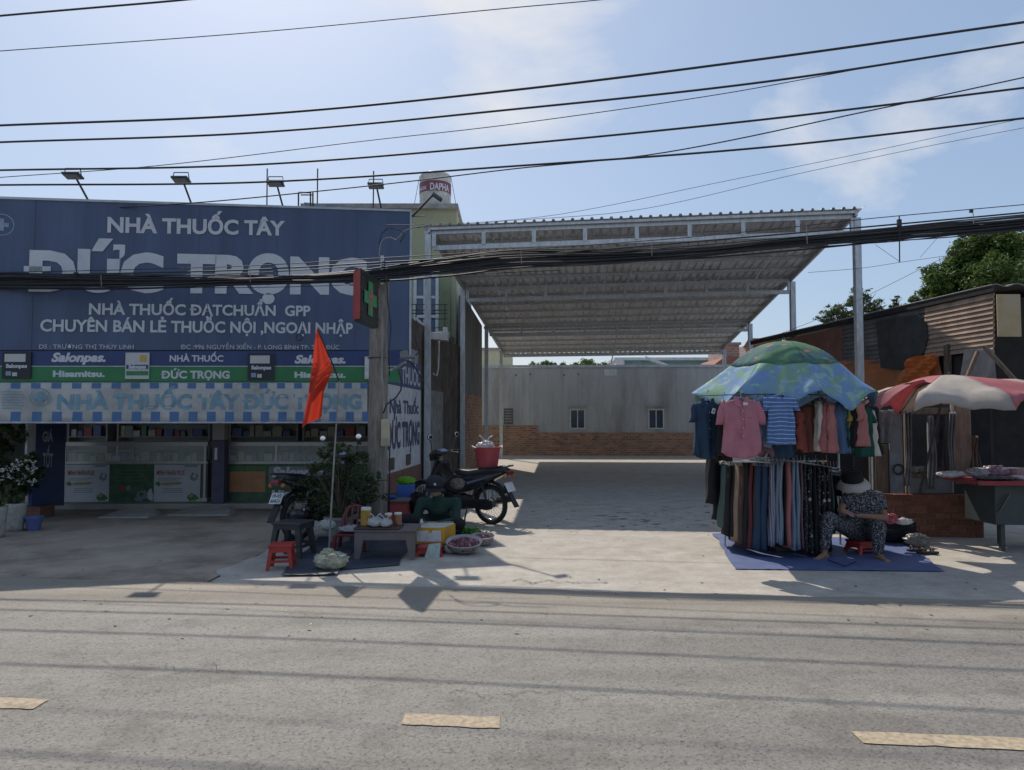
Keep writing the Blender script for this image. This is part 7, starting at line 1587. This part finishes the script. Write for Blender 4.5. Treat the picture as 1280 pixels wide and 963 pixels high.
s1 = shirt('shirt', 'navy blue shirt with white tag, leftmost on the umbrella rim', 'shirt', 862, 906, 501, 574, 8.25, C_navy, 0.15, 0.30, True, seed=1, hook=14)
tg = at(892, 514, 8.10); q = MB(); q.box(tg, (.038, .003, .06), Matrix.Rotation(R(18), 3, 'Y')); q.build('price_tag', M_white, s1)
q = MB(); q.box(tg + Vector((0, -.003, 0)), (.018, .002, .022), Matrix.Rotation(R(18), 3, 'Y')); q.build('tag_print', M_salm_ if False else C_salm, s1)
s2 = shirt('shirt', 'dusty pink button shirt hanging at the front of the stall', 'shirt', 896, 957, 499, 573, 7.92, C_pink, 0.03, 0.36, True, seed=2, hook=11)
q = MB(); q.box(at(932, 505, 7.86), (.05, .003, .03)); q.build('neck_label', M_white, s2)
q = MB(); q.box(at(938, 522.5, 7.80), (.035, .004, .004)); q.build('pocket_edge', C_blk, s2)
shirt('shirt', 'dark top half hidden between the navy and the pink shirts', 'shirt', 893, 916, 502, 577, 8.2, C_blk, 0.9, 0.25, seed=31)
shirt('blouse', 'pale striped blouse seen edge on behind the pink shirt', 'blouse', 944, 962, 494, 560, 8.12, C_ltbl, 0.95, 0.36, seed=3)
shirt('blouse', 'mauve blouse with pale edge tucked beside the striped top', 'blouse', 950, 968, 496, 572, 8.2, C_mauve, 1.05, 0.3, seed=33)
s3 = shirt('t_shirt', 'blue top with white horizontal stripes under the umbrella front', 't-shirt', 953, 999, 494, 556, 7.95, C_strip, 0.05, 0.24, seed=4, slw=.24, hook=13, curved=False)
shirt('t_shirt', 'dark navy top peeping out below the striped blue top', 't-shirt', 958, 994, 520, 572, 8.2, C_navy, 0.1, 0.0, seed=5, curved=False)
shirt('t_shirt', 'rust red edge top between the striped and brown tops', 't-shirt', 993, 1004, 512, 566, 8.25, mat('rust_red_cloth', (0.24, 0.06, 0.045), .85, .12), 1.1, 0.25, seed=6)
shirt('t_shirt', 'dark brown loose top right of the striped blue top', 't-shirt', 1000, 1026, 506, 565, 8.3, C_brown, 0.25, 0.30, seed=7, curved=False)
for i, (x0, x1, y0, y1, m, lab, tn) in enumerate(((1020, 1031, 501, 564, C_white, 'cream white top hanging edge on at the middle rib', 1.15), (1026, 1036, 502, 565, C_rose, 'rose pink top edge on beside the cream one', 1.2), (1031, 1038, 503, 565, C_crim, 'crimson top edge on between rose and slate tops', 1.2), (1034, 1041, 503, 566, C_salm, 'salmon edge top just left of the slate blue top', 1.25))):
    shirt('t_shirt', lab, 't-shirt', x0, x1, y0, y1, 8.22 - i*.03, m, tn, 0.0, seed=20 + i, curved=False)
shirt('t_shirt', 'slate blue sleeveless top in the middle right of the stall', 't-shirt', 1038, 1062, 503, 567, 8.2, C_slate, 0.3, 0.0, seed=8, curved=False)
for i, (x0, x1, y0, y1, m, lab, tn) in enumerate(((1055, 1063, 505, 560, C_green, 'green top edge on behind the mustard top', 1.2), (1059, 1067, 503, 559, C_must, 'mustard yellow top hanging edge on', 1.1), (1065, 1073, 502, 560, C_blk, 'black top edge on between mustard and salmon', 1.15), (1071, 1081, 503, 558, C_salm, 'salmon pink blouse edge on beside the green top', 1.1))):
    shirt('t_shirt', lab, 't-shirt', x0, x1, y0, y1, 8.25 - i*.03, m, tn, 0.35 if i in (1, 3) else 0.0, seed=40 + i, curved=False)
shirt('t_shirt', 'bottle green t-shirt at the right end of the stall', 't-shirt', 1062, 1096, 506, 571, 8.5, C_green, 0.2, 0.28, seed=9, curved=False)
shirt('t_shirt', 'white and black edge top at the far right of the rail', 't-shirt', 1086, 1093, 512, 570, 8.6, C_white, 1.2, 0.0, seed=10, curved=False)
shirt('t_shirt', 'black top with olive sleeve at the right end of the rail', 't-shirt', 1089, 1097, 508, 568, 8.65, C_blk, 1.1, 0.2, seed=11, curved=False)
# upper ring rail and lower rail on posts
rk = thing('clothes_rack', 'galvanised clothes rack with curved upper and lower rails', 'rack', (3.3, 8.9, 0))
def onarc(px, D): return at(px, 524, D)
q = MB(); P_ = [at(872, 495, 8.6), at(905, 494, 8.25), at(950, 493, 8.1), at(1000, 493, 8.2), at(1050, 495, 8.4), at(1092, 500, 8.75)]; q.tube(P_, 0.006, 7); q.build('upper_rail', M_steel, rk)
P2 = [at(898, 574, 9.2), at(915, 577, 8.75), at(945, 577, 8.5), at(985, 580, 8.45), at(1020, 585, 8.6), at(1046, 590, 8.9), at(1050, 588, 9.3)]
q = MB(); q.tube(P2, 0.012, 7); q.tube([p + Vector((0, 0.03, .035)) for p in P2], 0.009, 7); q.build('lower_rail', M_galv, rk)
for (px, D) in ((905, 9.3), (1049, 9.4), (1090, 8.95), (960, 9.5)):
    b_ = at(px, 600, D); q = MB(); q.tube([(b_.x, D, 0), (b_.x, D, 1.75 if px != 1090 else 1.9)], 0.013, 8); q.build('post', M_galv, rk)
# trousers along the lower rail
def trouser(px, D, yt, yb, wpx, m, label, seed, name='trousers', cat='trousers', depth=0.24, group=None, slant=0.0):
    top = at(px, yt, D); bot = at(px + slant, yb, D); wd = wpx*D/FPX/2*1.15; rnd = random.Random(seed); ph = rnd.uniform(0, 6); rs = []; n = 18
    t = thing(name, label, cat, bot, group)
    for i in range(11):
        f = i/10; c_ = top.lerp(bot, f); w_ = wd*(0.85 + 0.35*f + 0.10*math.sin(f*6 + ph)); dp = depth*(0.42 + 0.12*f)
        rs.append([c_ + Vector((math.cos(6.2832*k/n)*w_*(1 + .22*math.sin(3*6.2832*k/n + ph + f*2)) + 0.006*math.sin(f*9 + ph), math.sin(6.2832*k/n)*dp + dp*.8, 0.015*math.sin(2*6.2832*k/n + ph)*f)) for k in range(n)])
    q = MB(); q.rings(rs); q.build('fabric', m, t, smooth=True)
    q = MB(); q.tube([top + Vector((0, 0, -.005)), top + Vector((0, .06, -.005))], 0.012, 6); q.tube([top, top + Vector((0, .02, .05)), top + Vector((.01, .04, .075))], 0.0035, 5); q.build('hanger', M_hgr, t)
TR = [(898, 9.3, 581, 648, 14, C_blk, 'black trousers at the back left end of the lower rail'), (908, 9.05, 578, 656, 5, C_teal, 'teal grey trousers edge on at the left of the rack'), (913.5, 8.95, 578, 667, 6, C_blk, 'black trousers between the teal grey and the beige pair'),
 (918.5, 8.9, 578, 668, 5, C_blk, 'second black trousers left of the beige pair'), (924, 8.8, 577, 675, 5, C_beige, 'beige trousers edge on near the left of the rack'), (929.5, 8.72, 577, 679, 6, C_dbrown, 'dark brown trousers right of the beige pair'),
 (935, 8.66, 577, 681, 6, C_blk, 'black trousers between brown and maroon pairs'), (940, 8.62, 577, 682, 5, C_maroon, 'maroon trousers left of the navy pair'), (944.5, 8.6, 577, 683, 4, C_dbrown, 'thin dark brown trousers beside the navy pair'),
 (950, 8.55, 576, 684, 8, C_denim, 'navy denim wide trousers left of the striped ones'), (957, 8.5, 576, 686, 8, C_navy, 'dark navy trousers with a broad fold'), (963, 8.52, 577, 686, 5, C_blk, 'black trousers left of the lavender striped ones'),
 (967, 8.45, 577, 679, 6, C_lav, 'lavender striped trousers left of the blue ones'), (972, 8.44, 577, 676, 4, C_ltbl, 'pale blue trousers with tied waist'), (976.5, 8.42, 577, 677, 6, C_lbl, 'blue striped trousers left of the black and pink pairs'), (981, 8.45, 578, 680, 4, C_blk, 'thin black trousers left of the pink pair'),
 (986.5, 8.4, 578, 682, 6, C_rose, 'rose pink trousers among the striped ones'), (992, 8.4, 578, 684, 5, C_ltbl, 'pale blue trousers right of the pink pair'), (997, 8.4, 578, 685, 6, C_lbl, 'light blue striped trousers right of the pink pair'), (1001.5, 8.43, 579, 684, 4, C_mauve, 'mauve trousers before the black floral ones'),
 (1006, 8.45, 580, 687, 6, C_spec, 'black speckled trousers next to the mauve pair'), (1012, 8.5, 581, 688, 7, C_flor, 'black floral trousers, first from the pink pair'), (1018, 8.52, 582, 689, 6, C_blk, 'plain black trousers between floral ones'), (1023, 8.55, 582, 689, 6, C_spec, 'black speckled trousers in the floral row'),
 (1029, 8.6, 583, 689, 7, C_flor, 'black floral trousers with large pale flowers'), (1034.5, 8.66, 584, 688, 6, C_flor, 'black floral trousers nearest the seated seller'), (1039, 8.8, 585, 664, 4, C_teal, 'grey edge trousers at the right end of the rack'), (1043, 8.95, 585, 645, 4, C_blk, 'short black trousers at the right end of the rack'), (1047, 9.1, 585, 618, 5, C_denim, 'short blue garment at the right end of the rack')]
for i, (px, D, yt, yb, wp, m, lab) in enumerate(TR): trouser(px, D, yt, yb + 3, wp, m, lab, 100 + i, slant=(px - 975)*0.06 if px > 900 else 4)
for i in range(9): trouser(926 + i*13.5, 9.4 - abs(i-4)*.03, 577, 677, 14, (C_blk, C_navy, C_dbrown)[i % 3], 'dark trousers added as a back row of the lower rack to block light', 400 + i, group='dark trousers in the back row of the rack')  # back row added to stop light coming through under the rack
jk = at(893, 600, 9.15); jk_ = trouser(892, 9.2, 570, 630, 13, C_blk, 'black bag like garment with tangled cords at the back left of the rack', 201, 'jacket', 'jacket', .2)
# tangle of hangers on lower rail
q = MB(); rnd = random.Random(8)
for i in range(70):
    f = rnd.random(); k = min(5, int(f*6)); p = P2[k].lerp(P2[min(k+1, 6)], f*6 - k) + Vector((0, rnd.uniform(-.04, .06), 0)); w_ = rnd.uniform(.03, .07); q.tube([p + Vector((0, 0, .02)), p + Vector((0, 0, -.015)), p + Vector((rnd.uniform(-.01,.01), -w_*.8, -.045)), p + Vector((0, w_, -.045)), p + Vector((0, 0, -.015))], .003, 4)
o = q.build('hanger_tangle', M_hgr); tag(o, 'tangle of empty hangers along the lower rail', 'hangers'); o['kind'] = 'stuff'; del o['category']
# tarps on the ground
M_tb = mat('blue_tarpaulin', (0.10, 0.135, 0.28), 0.5, 0.12, 3, 0.4, 9, dirt='#6f7590', dirt_amt=0.4, dscale=3)
tarp_mesh('ground_sheet', [(918, 713), (1180, 716), (1125, 676), (892, 668)], M_tb, 'blue tarpaulin spread under the clothes racks', z0=0.008, seed=11, fold=0.005)
q = MB(); q.tube([gr(1035, 700, .03), gr(1056, 708, .03), gr(1070, 702, .03)], .006, 5); tag(q.build('strap', M_black), 'thin black strap lying on the blue tarpaulin', 'strap')
# sandals
for i, (px, py, rz) in enumerate(((1146, 689.5, 0.1), (1160, 692.5, -0.05))):
    c_ = gr(px, py, .012); t = thing('sandal', ('left', 'right')[i] + ' one of the dark sandals lying on the tarpaulin edge', 'sandal', c_, 'pair of dark sandals'); rot = Matrix.Rotation(rz, 3, 'Z')
    q = MB(); pl_ = [(-.12, -.03), (-.13, 0), (-.11, .032), (0, .028), (.08, .045), (.12, .02), (.125, -.01), (.09, -.035), (0, -.03)]
    q.rings([[c_ + rot @ Vector((x, y, z_)) for x, y in pl_] for z_ in (0, .028)]); q.build('sole', M_rubber, t, bevel=.004)
    q = MB()
    for xx in (-.06, .045): q.tube([c_ + rot @ Vector((xx, -.033, .02)), c_ + rot @ Vector((xx, -.02, .06)), c_ + rot @ Vector((xx, .02, .062)), c_ + rot @ Vector((xx, .036, .02))], .011, 6)
    q.build('strap', mat('sandal_brown', (.12, .06, .045), .6, .2), t)
# bags behind the seller
bag('shopping_bag', gr(1121, 681) + Vector((0, .15, 0)), .23, C_blk, 'black sack of stock beside the seated seller', 'bag', False, 21, .72, (1.4, .8))
bag('plastic_bag', at(1112, 655, 9.05), .10, mat('red_white_print', (0.45, 0.10, 0.12), .5, .9, 25, trans=.1), 'red and white printed bag on the black sack', 'bag', False, 23, .6, (1.0, .8))
bag('plastic_bag', at(1130, 656, 9.1), .075, M_bagw, 'silvery plastic bag beyond the red printed bag', 'bag', False, 25, .5, (1.5, .8))
bag('plastic_bag', gr(1152, 686) + Vector((0, .1, 0)), .12, mat('clear_grey_bag', (.22, .21, .2), .3, .4, 12, .6, 16, trans=.3), 'clear plastic bag standing on the ground right of the black sack', 'bag', False, 27, .7, (1.2, .9))
# ================================================================ PINK UMBRELLA
M_pkc = mat('faded_pink_canvas', (0.58, 0.20, 0.22), 0.7, 0.12, 4, 0.3, 14, trans=0.42, dirt='#a88a84', dirt_amt=0.3); M_crm = mat('dirty_cream_canvas', (0.55, 0.49, 0.44), 0.75, 0.12, 4, 0.3, 14, trans=0.35, dirt='#6e625c', dirt_amt=0.4)
PC = at(1186, 469, 8.9); PR = 1.20; pk = thing('stall_umbrella', 'worn pink and cream umbrella drooping over the right hand stall', 'umbrella', (PC.x, PC.y, 0))
zr_ = 1.6 + (524-504)/920*8.0
def pumb(u_, v_):
    a = -math.pi/2 - 0.80 + u_*2*math.pi; k = (u_*8) % 1.0; mid = math.sin(math.pi*k); rx = 1.18 if math.cos(a) > 0 else 1.04
    r = PR*v_*(1 - .30*mid*v_**2); z_ = PC.z - (PC.z - zr_ - .05)*v_**1.6 - .03*mid*v_ + 0.03*v_**3*math.sin(u_*17 + 1)
    if v_ > .9: z_ -= (v_-.9)*1.2*(1-.7*mid)
    z_ += .10*math.cos(a)*v_**2 + .09*mnoise.noise(Vector((math.cos(a)*v_*2.6, math.sin(a)*v_*2.6, 9)))*v_ + .03*mnoise.noise(Vector((math.cos(a)*v_*9, math.sin(a)*v_*9, 2)))*v_
    return Vector((PC.x + math.cos(a)*r*rx, PC.y + math.sin(a)*r, z_ + .006*math.sin(u_*140)*v_**2))
for k in range(8):
    q = MB(); q.grid(lambda u_, v_: pumb((k+u_)/8, .01 + ((.30 + .28*abs(u_-.4)) if k == 7 else .99)*v_), 12, 14); q.build('canopy_panel', M_pkc if k % 2 else M_crm, pk, smooth=True, recalc=False, thick=.003)
    q = MB(); q.tube([pumb(k/8, v_) + Vector((0,0,-.012)) for v_ in (.02, .3, .6, .98)], .006, 5); q.build('rib', M_steel, pk)
q = MB(); q.tube([FH.px(1149, 617, .05), (PC.x, PC.y, PC.z + .03)], .016, 9); q.build('pole', M_steel, pk)
q = MB(); q.grid(lambda u_, v_: pumb((7.02 + .28*u_*(1-v_*.6))/8, .45 + .5*v_) + Vector((0, 0, -.05*v_*u_ - .10*v_**2)), 8, 8); q.build('torn_scrap', M_pkc, pk, recalc=False, smooth=True, thick=.003)
# strap on the tip and a patch
q = MB(); q.grid(lambda u_, v_: pumb((.62 + .03*u_), .3 + .3*v_) + Vector((0, 0, .012)), 3, 6); q.build('blue_patch', C_denim, pk, recalc=False)
# ================================================================ RED CLOTH TABLE
M_redcl = mat('dark_red_cloth', (0.25, 0.045, 0.05), .8, .2, 4, .3, 14)
tc0 = at(1183, 600, 9.45); zt3 = .86
tt_ = thing('vendor_table', 'vendor table with dark red cloth and grey metal sides at the right edge', 'table', gr(1265, 682))
pts = [Vector((at(1180, 600, 9.6).x, 9.6, zt3)), Vector((at(1222, 612, 8.75).x, 8.75, zt3)), Vector((8.2, 8.55, zt3)), Vector((8.2, 9.6, zt3))]
q = MB(); q.hexa([p + Vector((0, 0, -.03)) for p in pts] + pts); q.build('table_top', M_wood, tt_)
q = MB()
def rcl(u_, v_):
    p = (pts[0]*(1-v_) + pts[1]*v_)*(1-u_) + (pts[3]*(1-v_) + pts[2]*v_)*u_; return p + Vector((0, 0, .008 + .004*mnoise.noise(p*9)))
q.grid(rcl, 30, 10); q.grid(lambda u_, v_: pts[1].lerp(pts[2], u_) + Vector((0, -.01 - .01*math.sin(u_*40)*v_, .008 - .05*v_)), 40, 2); q.grid(lambda u_, v_: pts[0].lerp(pts[1], u_) + Vector((-.01, 0, .008 - .05*v_)), 12, 2); q.build('cloth', M_redcl, tt_, recalc=False)
M_gm = mat('grey_green_metal', (0.065, 0.08, 0.08), .55, .25, 4, .1, 20, dirt='#3b2f28', dirt_amt=.5, metal=.3)
xl = at(1238, 650, 9.0).x; q = MB(); q.box(((xl + 8.2)/2, 9.2, .58), (8.2 - xl, .6, .5)); q.build('metal_cabinet', M_gm, tt_, bevel=.01)
for (px, D) in ((1252, 8.98), (1250, 9.5)):
    b_ = at(px, 660, D); q = MB(); q.box((b_.x, D, .2), (.05, .05, .4)); q.build('leg', M_gm, tt_)
q = MB(); beam(q, at(1248, 641, 8.86), at(1262, 618, 8.86), .02, .02); q.build('brace', M_steel, tt_)
for (px, py, D, r, m, lab, sq_, sxy) in ((1190, 594, 9.25, .10, M_bagw, 'white bundle of cloth on the near corner of the red table', .38, (1.9, .8)), (1222, 596, 9.2, .12, mat('clear_pack', (.4, .38, .4), .25, .5, 14, .6, 16, trans=.2), 'clear crumpled plastic pack on the red table', .5, (1.1, .8)), (1243, 596, 9.3, .13, mat('purple_pack', (.2, .14, .18), .3, .5, 14, .6, 16), 'purplish plastic pack on the red table behind the clear one', .55, (1.3, .8)), (1245, 606, 8.85, .12, mat('dark_shiny_pack', (.07, .07, .075), .2, .6, 14, .7, 16), 'dark glossy packs lying flat on the red table front', .18, (2.2, .8)), (1272, 604, 8.9, .08, M_bagw, 'white crumpled bag at the right end of the red table', .3, (1.4, .8))):
    c_ = at(px, py, D); bag('plastic_bag', (c_.x, D, zt3 + .012), r, m, lab, 'bag', False, int(px), sq_, sxy)
bx = at(1272, 590, 9.5); q = MB(); q.lathe((bx.x, 9.5, zt3 + .01), [(.16, 0), (.18, .1), (.19, .1), (.17, .1), (.15, .02)], 20, cap=False); tag(q.build('metal_bowl', M_alu2, None), 'dull metal bowl at the back of the red table', 'bowl')
# stock on the stall shelf behind the low wall
rnd = random.Random(77)
for i, (px, lab, m) in enumerate(((1142, 'olive bundle on the shelf behind the low brick wall', M_goods), (1153, 'grey bundle on the shelf behind the low brick wall', M_gcloth), (1163, 'dark bundle with blue scrap on the shelf behind the wall', C_denim), (1174, 'brown bundle at the right end of the stall shelf', C_brown))):
    c_ = FH.px(px, 592, -0.14); bag('cloth_bundle', c_, .07, m, lab, 'bundle', False, 300 + i, .7, (1.1, .8))
# ================================================================ PEOPLE
def cutoff_foot(p, d, caps, s=1.0):
    p = Vector(p); d = Vector(d).normalized(); sd_ = Vector((-d.y, d.x, 0))
    caps += [(p + Vector((0, 0, .05)), p + d*.10 + Vector((0, 0, .028)), .036*s, .028*s), (p - d*.035 + Vector((0, 0, .03)), p + d*.05 + Vector((0, 0, .03)), .032*s, .03*s), (p + d*.08 + Vector((0, 0, .026)), p + d*.15 + Vector((0, 0, .018)), .032*s, .022*s)]
    for i in range(5): 
        o_ = sd_*(i-2)*.016; caps.append((p + d*.145 + o_ + Vector((0, 0, .016)), p + d*(.185 - .007*abs(i-1)) + o_ + Vector((0, 0, .012)), .011*s, .009*s))
# ---- woman on the red stool, turned to the left, looking at her phone
D0 = 8.95; lady = thing('person', 'seated person in speckled black outfit and two tone sun hat looking at a phone', 'person', (at(1076, 690, D0).x, D0, 0))
lx = lady.location.x
P = lambda px, py, D: at(px, py, D)
pel = P(1084, 668, 9.05); che = P(1083, 624, 9.0); nck = P(1075, 611, 8.94); hd = P(1067, 604, 8.86)
shR = P(1062, 619, 8.86); shL = P(1098, 622, 9.08); elR = P(1050, 638, 8.74); wrR = P(1055, 644, 8.55)
elL = P(1106, 647, 8.90); wrL = P(1072, 645, 8.56)
knR = P(1036, 648, 8.50); anR = P(1031, 688, 8.52); knL = P(1098, 660, 8.48); anL = P(1098, 694, 8.46)
body = []
fwd = Vector((-.62, -.62, -.55)); Ph = head(hd, fwd, Vector((-.1, -.25, 1)), lady, body, 1.02)
body += [(nck, hd + Vector((.02, .02, -.02)), .052, .050), (che, nck, .09, .058), (pel, che, .08, .09)]
body += [(shR, elR, .045, .038), (elR, wrR, .038, .026), (shL, elL, .052, .042), (elL, wrL, .042, .027)]
hand(wrR, Vector((-.35, -.5, .15)), Vector((.3, -.1, .9)), 1, body, .45); hand(wrL, Vector((-.95, -.15, .18)), Vector((0, -.2, 1)), -1, body, .5)
body += [(pel, knR, .07, .045), (knR, anR, .045, .035), (pel, knL, .07, .045), (knL, anL, .045, .035)]
cutoff_foot((anR.x, anR.y, 0), (-.75, -.5, 0), body); cutoff_foot((anL.x, anL.y, 0), (.15, -1, 0), body)
capsules_mesh('body', body, M_skin, lady, 0.0065, 2)
M_speck = dotmat('black_white_speckle', (0.014, 0.014, 0.018), (0.30, 0.30, 0.32), 75, 0.52, 0.60)
top = [(pel + Vector((0, 0, .02)), che, .165, .15, (Vector((1, .5, 0)), .85)), (che, che.lerp(nck, .75), .15, .085), (che, shL.lerp(che, .1), .12, .085), (che, shR.lerp(che, .1), .12, .08), (P(1066, 652, 8.86), P(1068, 630, 8.9), .12, .12), (shL, shL.lerp(elL, .52), .078, .070), (shR, shR.lerp(elR, .5), .070, .062)]
capsules_mesh('blouse', top, M_speck, lady, 0.010, 4)
tro = [(pel + Vector((0, .02, -.02)), pel + Vector((-.02, -.03, .02)), .175, .165), (pel + Vector((-.08, -.05, -.01)), knR, .12, .082), (knR, anR + Vector((0, 0, .05)), .080, .055), (pel + Vector((.04, -.05, -.01)), knL, .125, .088), (knL, anL + Vector((0, 0, .05)), .085, .060)]
capsules_mesh('trousers', tro, M_speck, lady, 0.010, 4)
# hat
hc = hd + Vector((-.022, -.022, .040)); ax = Vector((-.22, -.30, 1)).normalized(); rq = Vector((0, 0, 1)).rotation_difference(ax).to_matrix()
def lathe_t(c_, prof, rotm, n=28, wob=0.0, cap=False):
    q = MB(); q.rings([[c_ + rotm @ Vector((math.cos(6.2832*k/n)*r_*(1 + wob*math.sin(k*.9)), math.sin(6.2832*k/n)*r_*(1.06), z_ + wob*.25*math.sin(k*1.35)*(r_ > .12))) for k in range(n)] for r_, z_ in prof], cap); return q
M_hatb = cloth('hat_black', (0.012, 0.011, 0.013)); M_hatg = cloth('hat_grey_brim', (0.46, 0.42, 0.39))
ht = lathe_t(hc, [(.121, -.015), (.118, .03), (.110, .07), (.092, .10), (.05, .115), (.005, .117)], rq).build('hat_crown', M_hatb, lady, smooth=True, recalc=False, thick=.004)
lathe_t(hc, [(.119, .0), (.140, -.022), (.192, -.082)], rq, 36, .03).build('hat_brim', M_hatg, ht, smooth=True, recalc=False, thick=.004)
q = MB(); pc = (wrR + wrL)/2 + Vector((-.075, -.10, .045)); q.box(pc, (.14, .008, .07), Matrix.Rotation(R(25), 3, 'Y') @ Matrix.Rotation(R(-50), 3, 'X')); o = q.build('mobile_phone', M_chrome, None, bevel=.003); tag(o, 'pale mobile phone held in the hands of the seated person', 'phone')
sx = P(1076, 690, 9.0); plastic_stool('small red plastic stool under the person at the clothes stall', 1077, 692, .30, max(.16, pel.z - .17), M_reds, .25)
# ---- seller on the left: dark cap, dark green long sleeved top
SD = 10.0; man = thing('person', 'crouching seller in dark cap and dark green long sleeved top behind the trays', 'person', (at(545, 660, SD).x, SD, 0))
hd = P(544, 608, 9.82); nck = P(547, 619, 9.95); che = P(549, 634, 10.0); pel = P(550, 668, 10.12); pel.z = .17
shR = P(527, 628, 9.97); shL = P(570, 628, 9.97); elR = P(520, 650, 9.86); elL = P(570, 652, 9.80); wrR = P(534, 656, 9.55); wrL = P(547, 655, 9.55)
knR = P(507, 650, 9.62); anR = P(514, 676, 9.66); knL = P(574, 655, 9.66); anL = P(567, 676, 9.70)
body = []; head(hd, Vector((-.05, -.80, -.60)), Vector((0, -.3, 1)), man, body, 1.0)
body += [(nck, hd + Vector((0, .02, -.02)), .05, .05), (che, nck, .09, .055), (pel, che, .11, .11), (shR, elR, .045, .038), (elR, wrR, .038, .026), (shL, elL, .045, .038), (elL, wrL, .038, .026)]
hand(wrR, Vector((.5, -.75, -.25)), Vector((0, -.2, -1)), 1, body, .55); hand(wrL, Vector((-.5, -.75, -.25)), Vector((0, -.2, -1)), -1, body, .55)
body += [(pel, knR, .06, .045), (knR, anR, .045, .038), (pel, knL, .06, .045), (knL, anL, .045, .038)]; cutoff_foot((anR.x, anR.y, 0), (-.1, -1, 0), body); cutoff_foot((anL.x, anL.y, 0), (.1, -1, 0), body)
capsules_mesh('body', body, M_skin, man, 0.0065, 2)
C_dg = cloth('dark_green_knit', (0.016, 0.045, 0.036), .25); C_dk = cloth('black_trousers_cloth', (0.014, 0.014, 0.018))
tp = [(pel + Vector((0, -.02, .05)), che, .165, .15, (Vector((1, 0, 0)), .8)), (che, che.lerp(nck, .8), .15, .075), (che, shR.lerp(che, .12), .12, .075), (che, shL.lerp(che, .12), .12, .075), (shR, elR, .072, .06), (elR, wrR.lerp(elR, .10), .06, .042), (shL, elL, .072, .06), (elL, wrL.lerp(elL, .10), .06, .042)]
capsules_mesh('long_sleeved_top', tp, C_dg, man, .010, 4)
tr2 = [(pel, pel + Vector((0, -.06, 0)), .165, .15), (pel + Vector((-.07, -.06, 0)), knR, .11, .082), (knR, anR + Vector((0, 0, .05)), .08, .058), (pel + Vector((.07, -.06, 0)), knL, .11, .082), (knL, anL + Vector((0, 0, .05)), .08, .058)]
capsules_mesh('trousers', tr2, C_dk, man, .010, 4)
hc = hd + Vector((0, -.022, .028)); rq = Matrix.Rotation(R(14), 3, 'X')
M_cap = cloth('dark_grey_cap', (0.022, 0.022, 0.03))
cp_ = lathe_t(hc, [(.116, -.02), (.115, .03), (.104, .07), (.075, .10), (.03, .112), (.003, .115)], rq).build('cap_crown', M_cap, man, smooth=True, recalc=False, thick=.004)
q = MB(); q.grid(lambda u_, v_: hc + rq @ Vector((math.sin((u_-.5)*2.1)*(.112 + .065*v_), -math.cos((u_-.5)*2.1)*(.112 + .065*v_), -.012 - .03*v_ - .015*abs(u_-.5)*2)), 14, 5); q.build('cap_peak', M_cap, cp_, smooth=True, recalc=False, thick=.005)
q = MB(); q.box(hc + rq @ Vector((.012, -.121, .04)), (.028, .004, .03), rq); q.build('cap_badge', M_white, cp_)
q = MB(); q.ball(hd + Vector((0, .035, -.01)), .088, 14, 8, (1, .9, .95)); q.build('hair', M_hair, man, smooth=True)
# face mask
q = MB(); fm = Vector((-.05, -.80, -.60)).normalized(); q.ball(hd + fm*.070 + Vector((0, .01, -.045)), .052, 14, 8, (1.05, .7, .8)); q.build('cloth_mask', mat('pale_mask', (0.30, 0.22, 0.17), .8, .1), man, smooth=True)
plastic_stool('tiny red plastic stool the crouching seller sits on', 549, 674, .26, .10, M_reds, .1)
bag('cloth_bundle', at(572, 612, 10.75), .10, cloth('faded_grey_brown_cloth', (0.16, 0.13, 0.115)), 'grey brown cloth bundle on the motorbike between the seller and the seat', 'bundle', False, 44, .8, (1.0, .8))
# dark bundle hung on the front of the motorbike
bag('cloth_bundle', at(522, 640, 10.6) * 1.0 + Vector((0, 0, -at(522, 640, 10.6).z + .25)), .17, C_blk, 'black bag hanging on the front of the motorbike beside the seller', 'bag', False, 41, .9, (.8, .8))
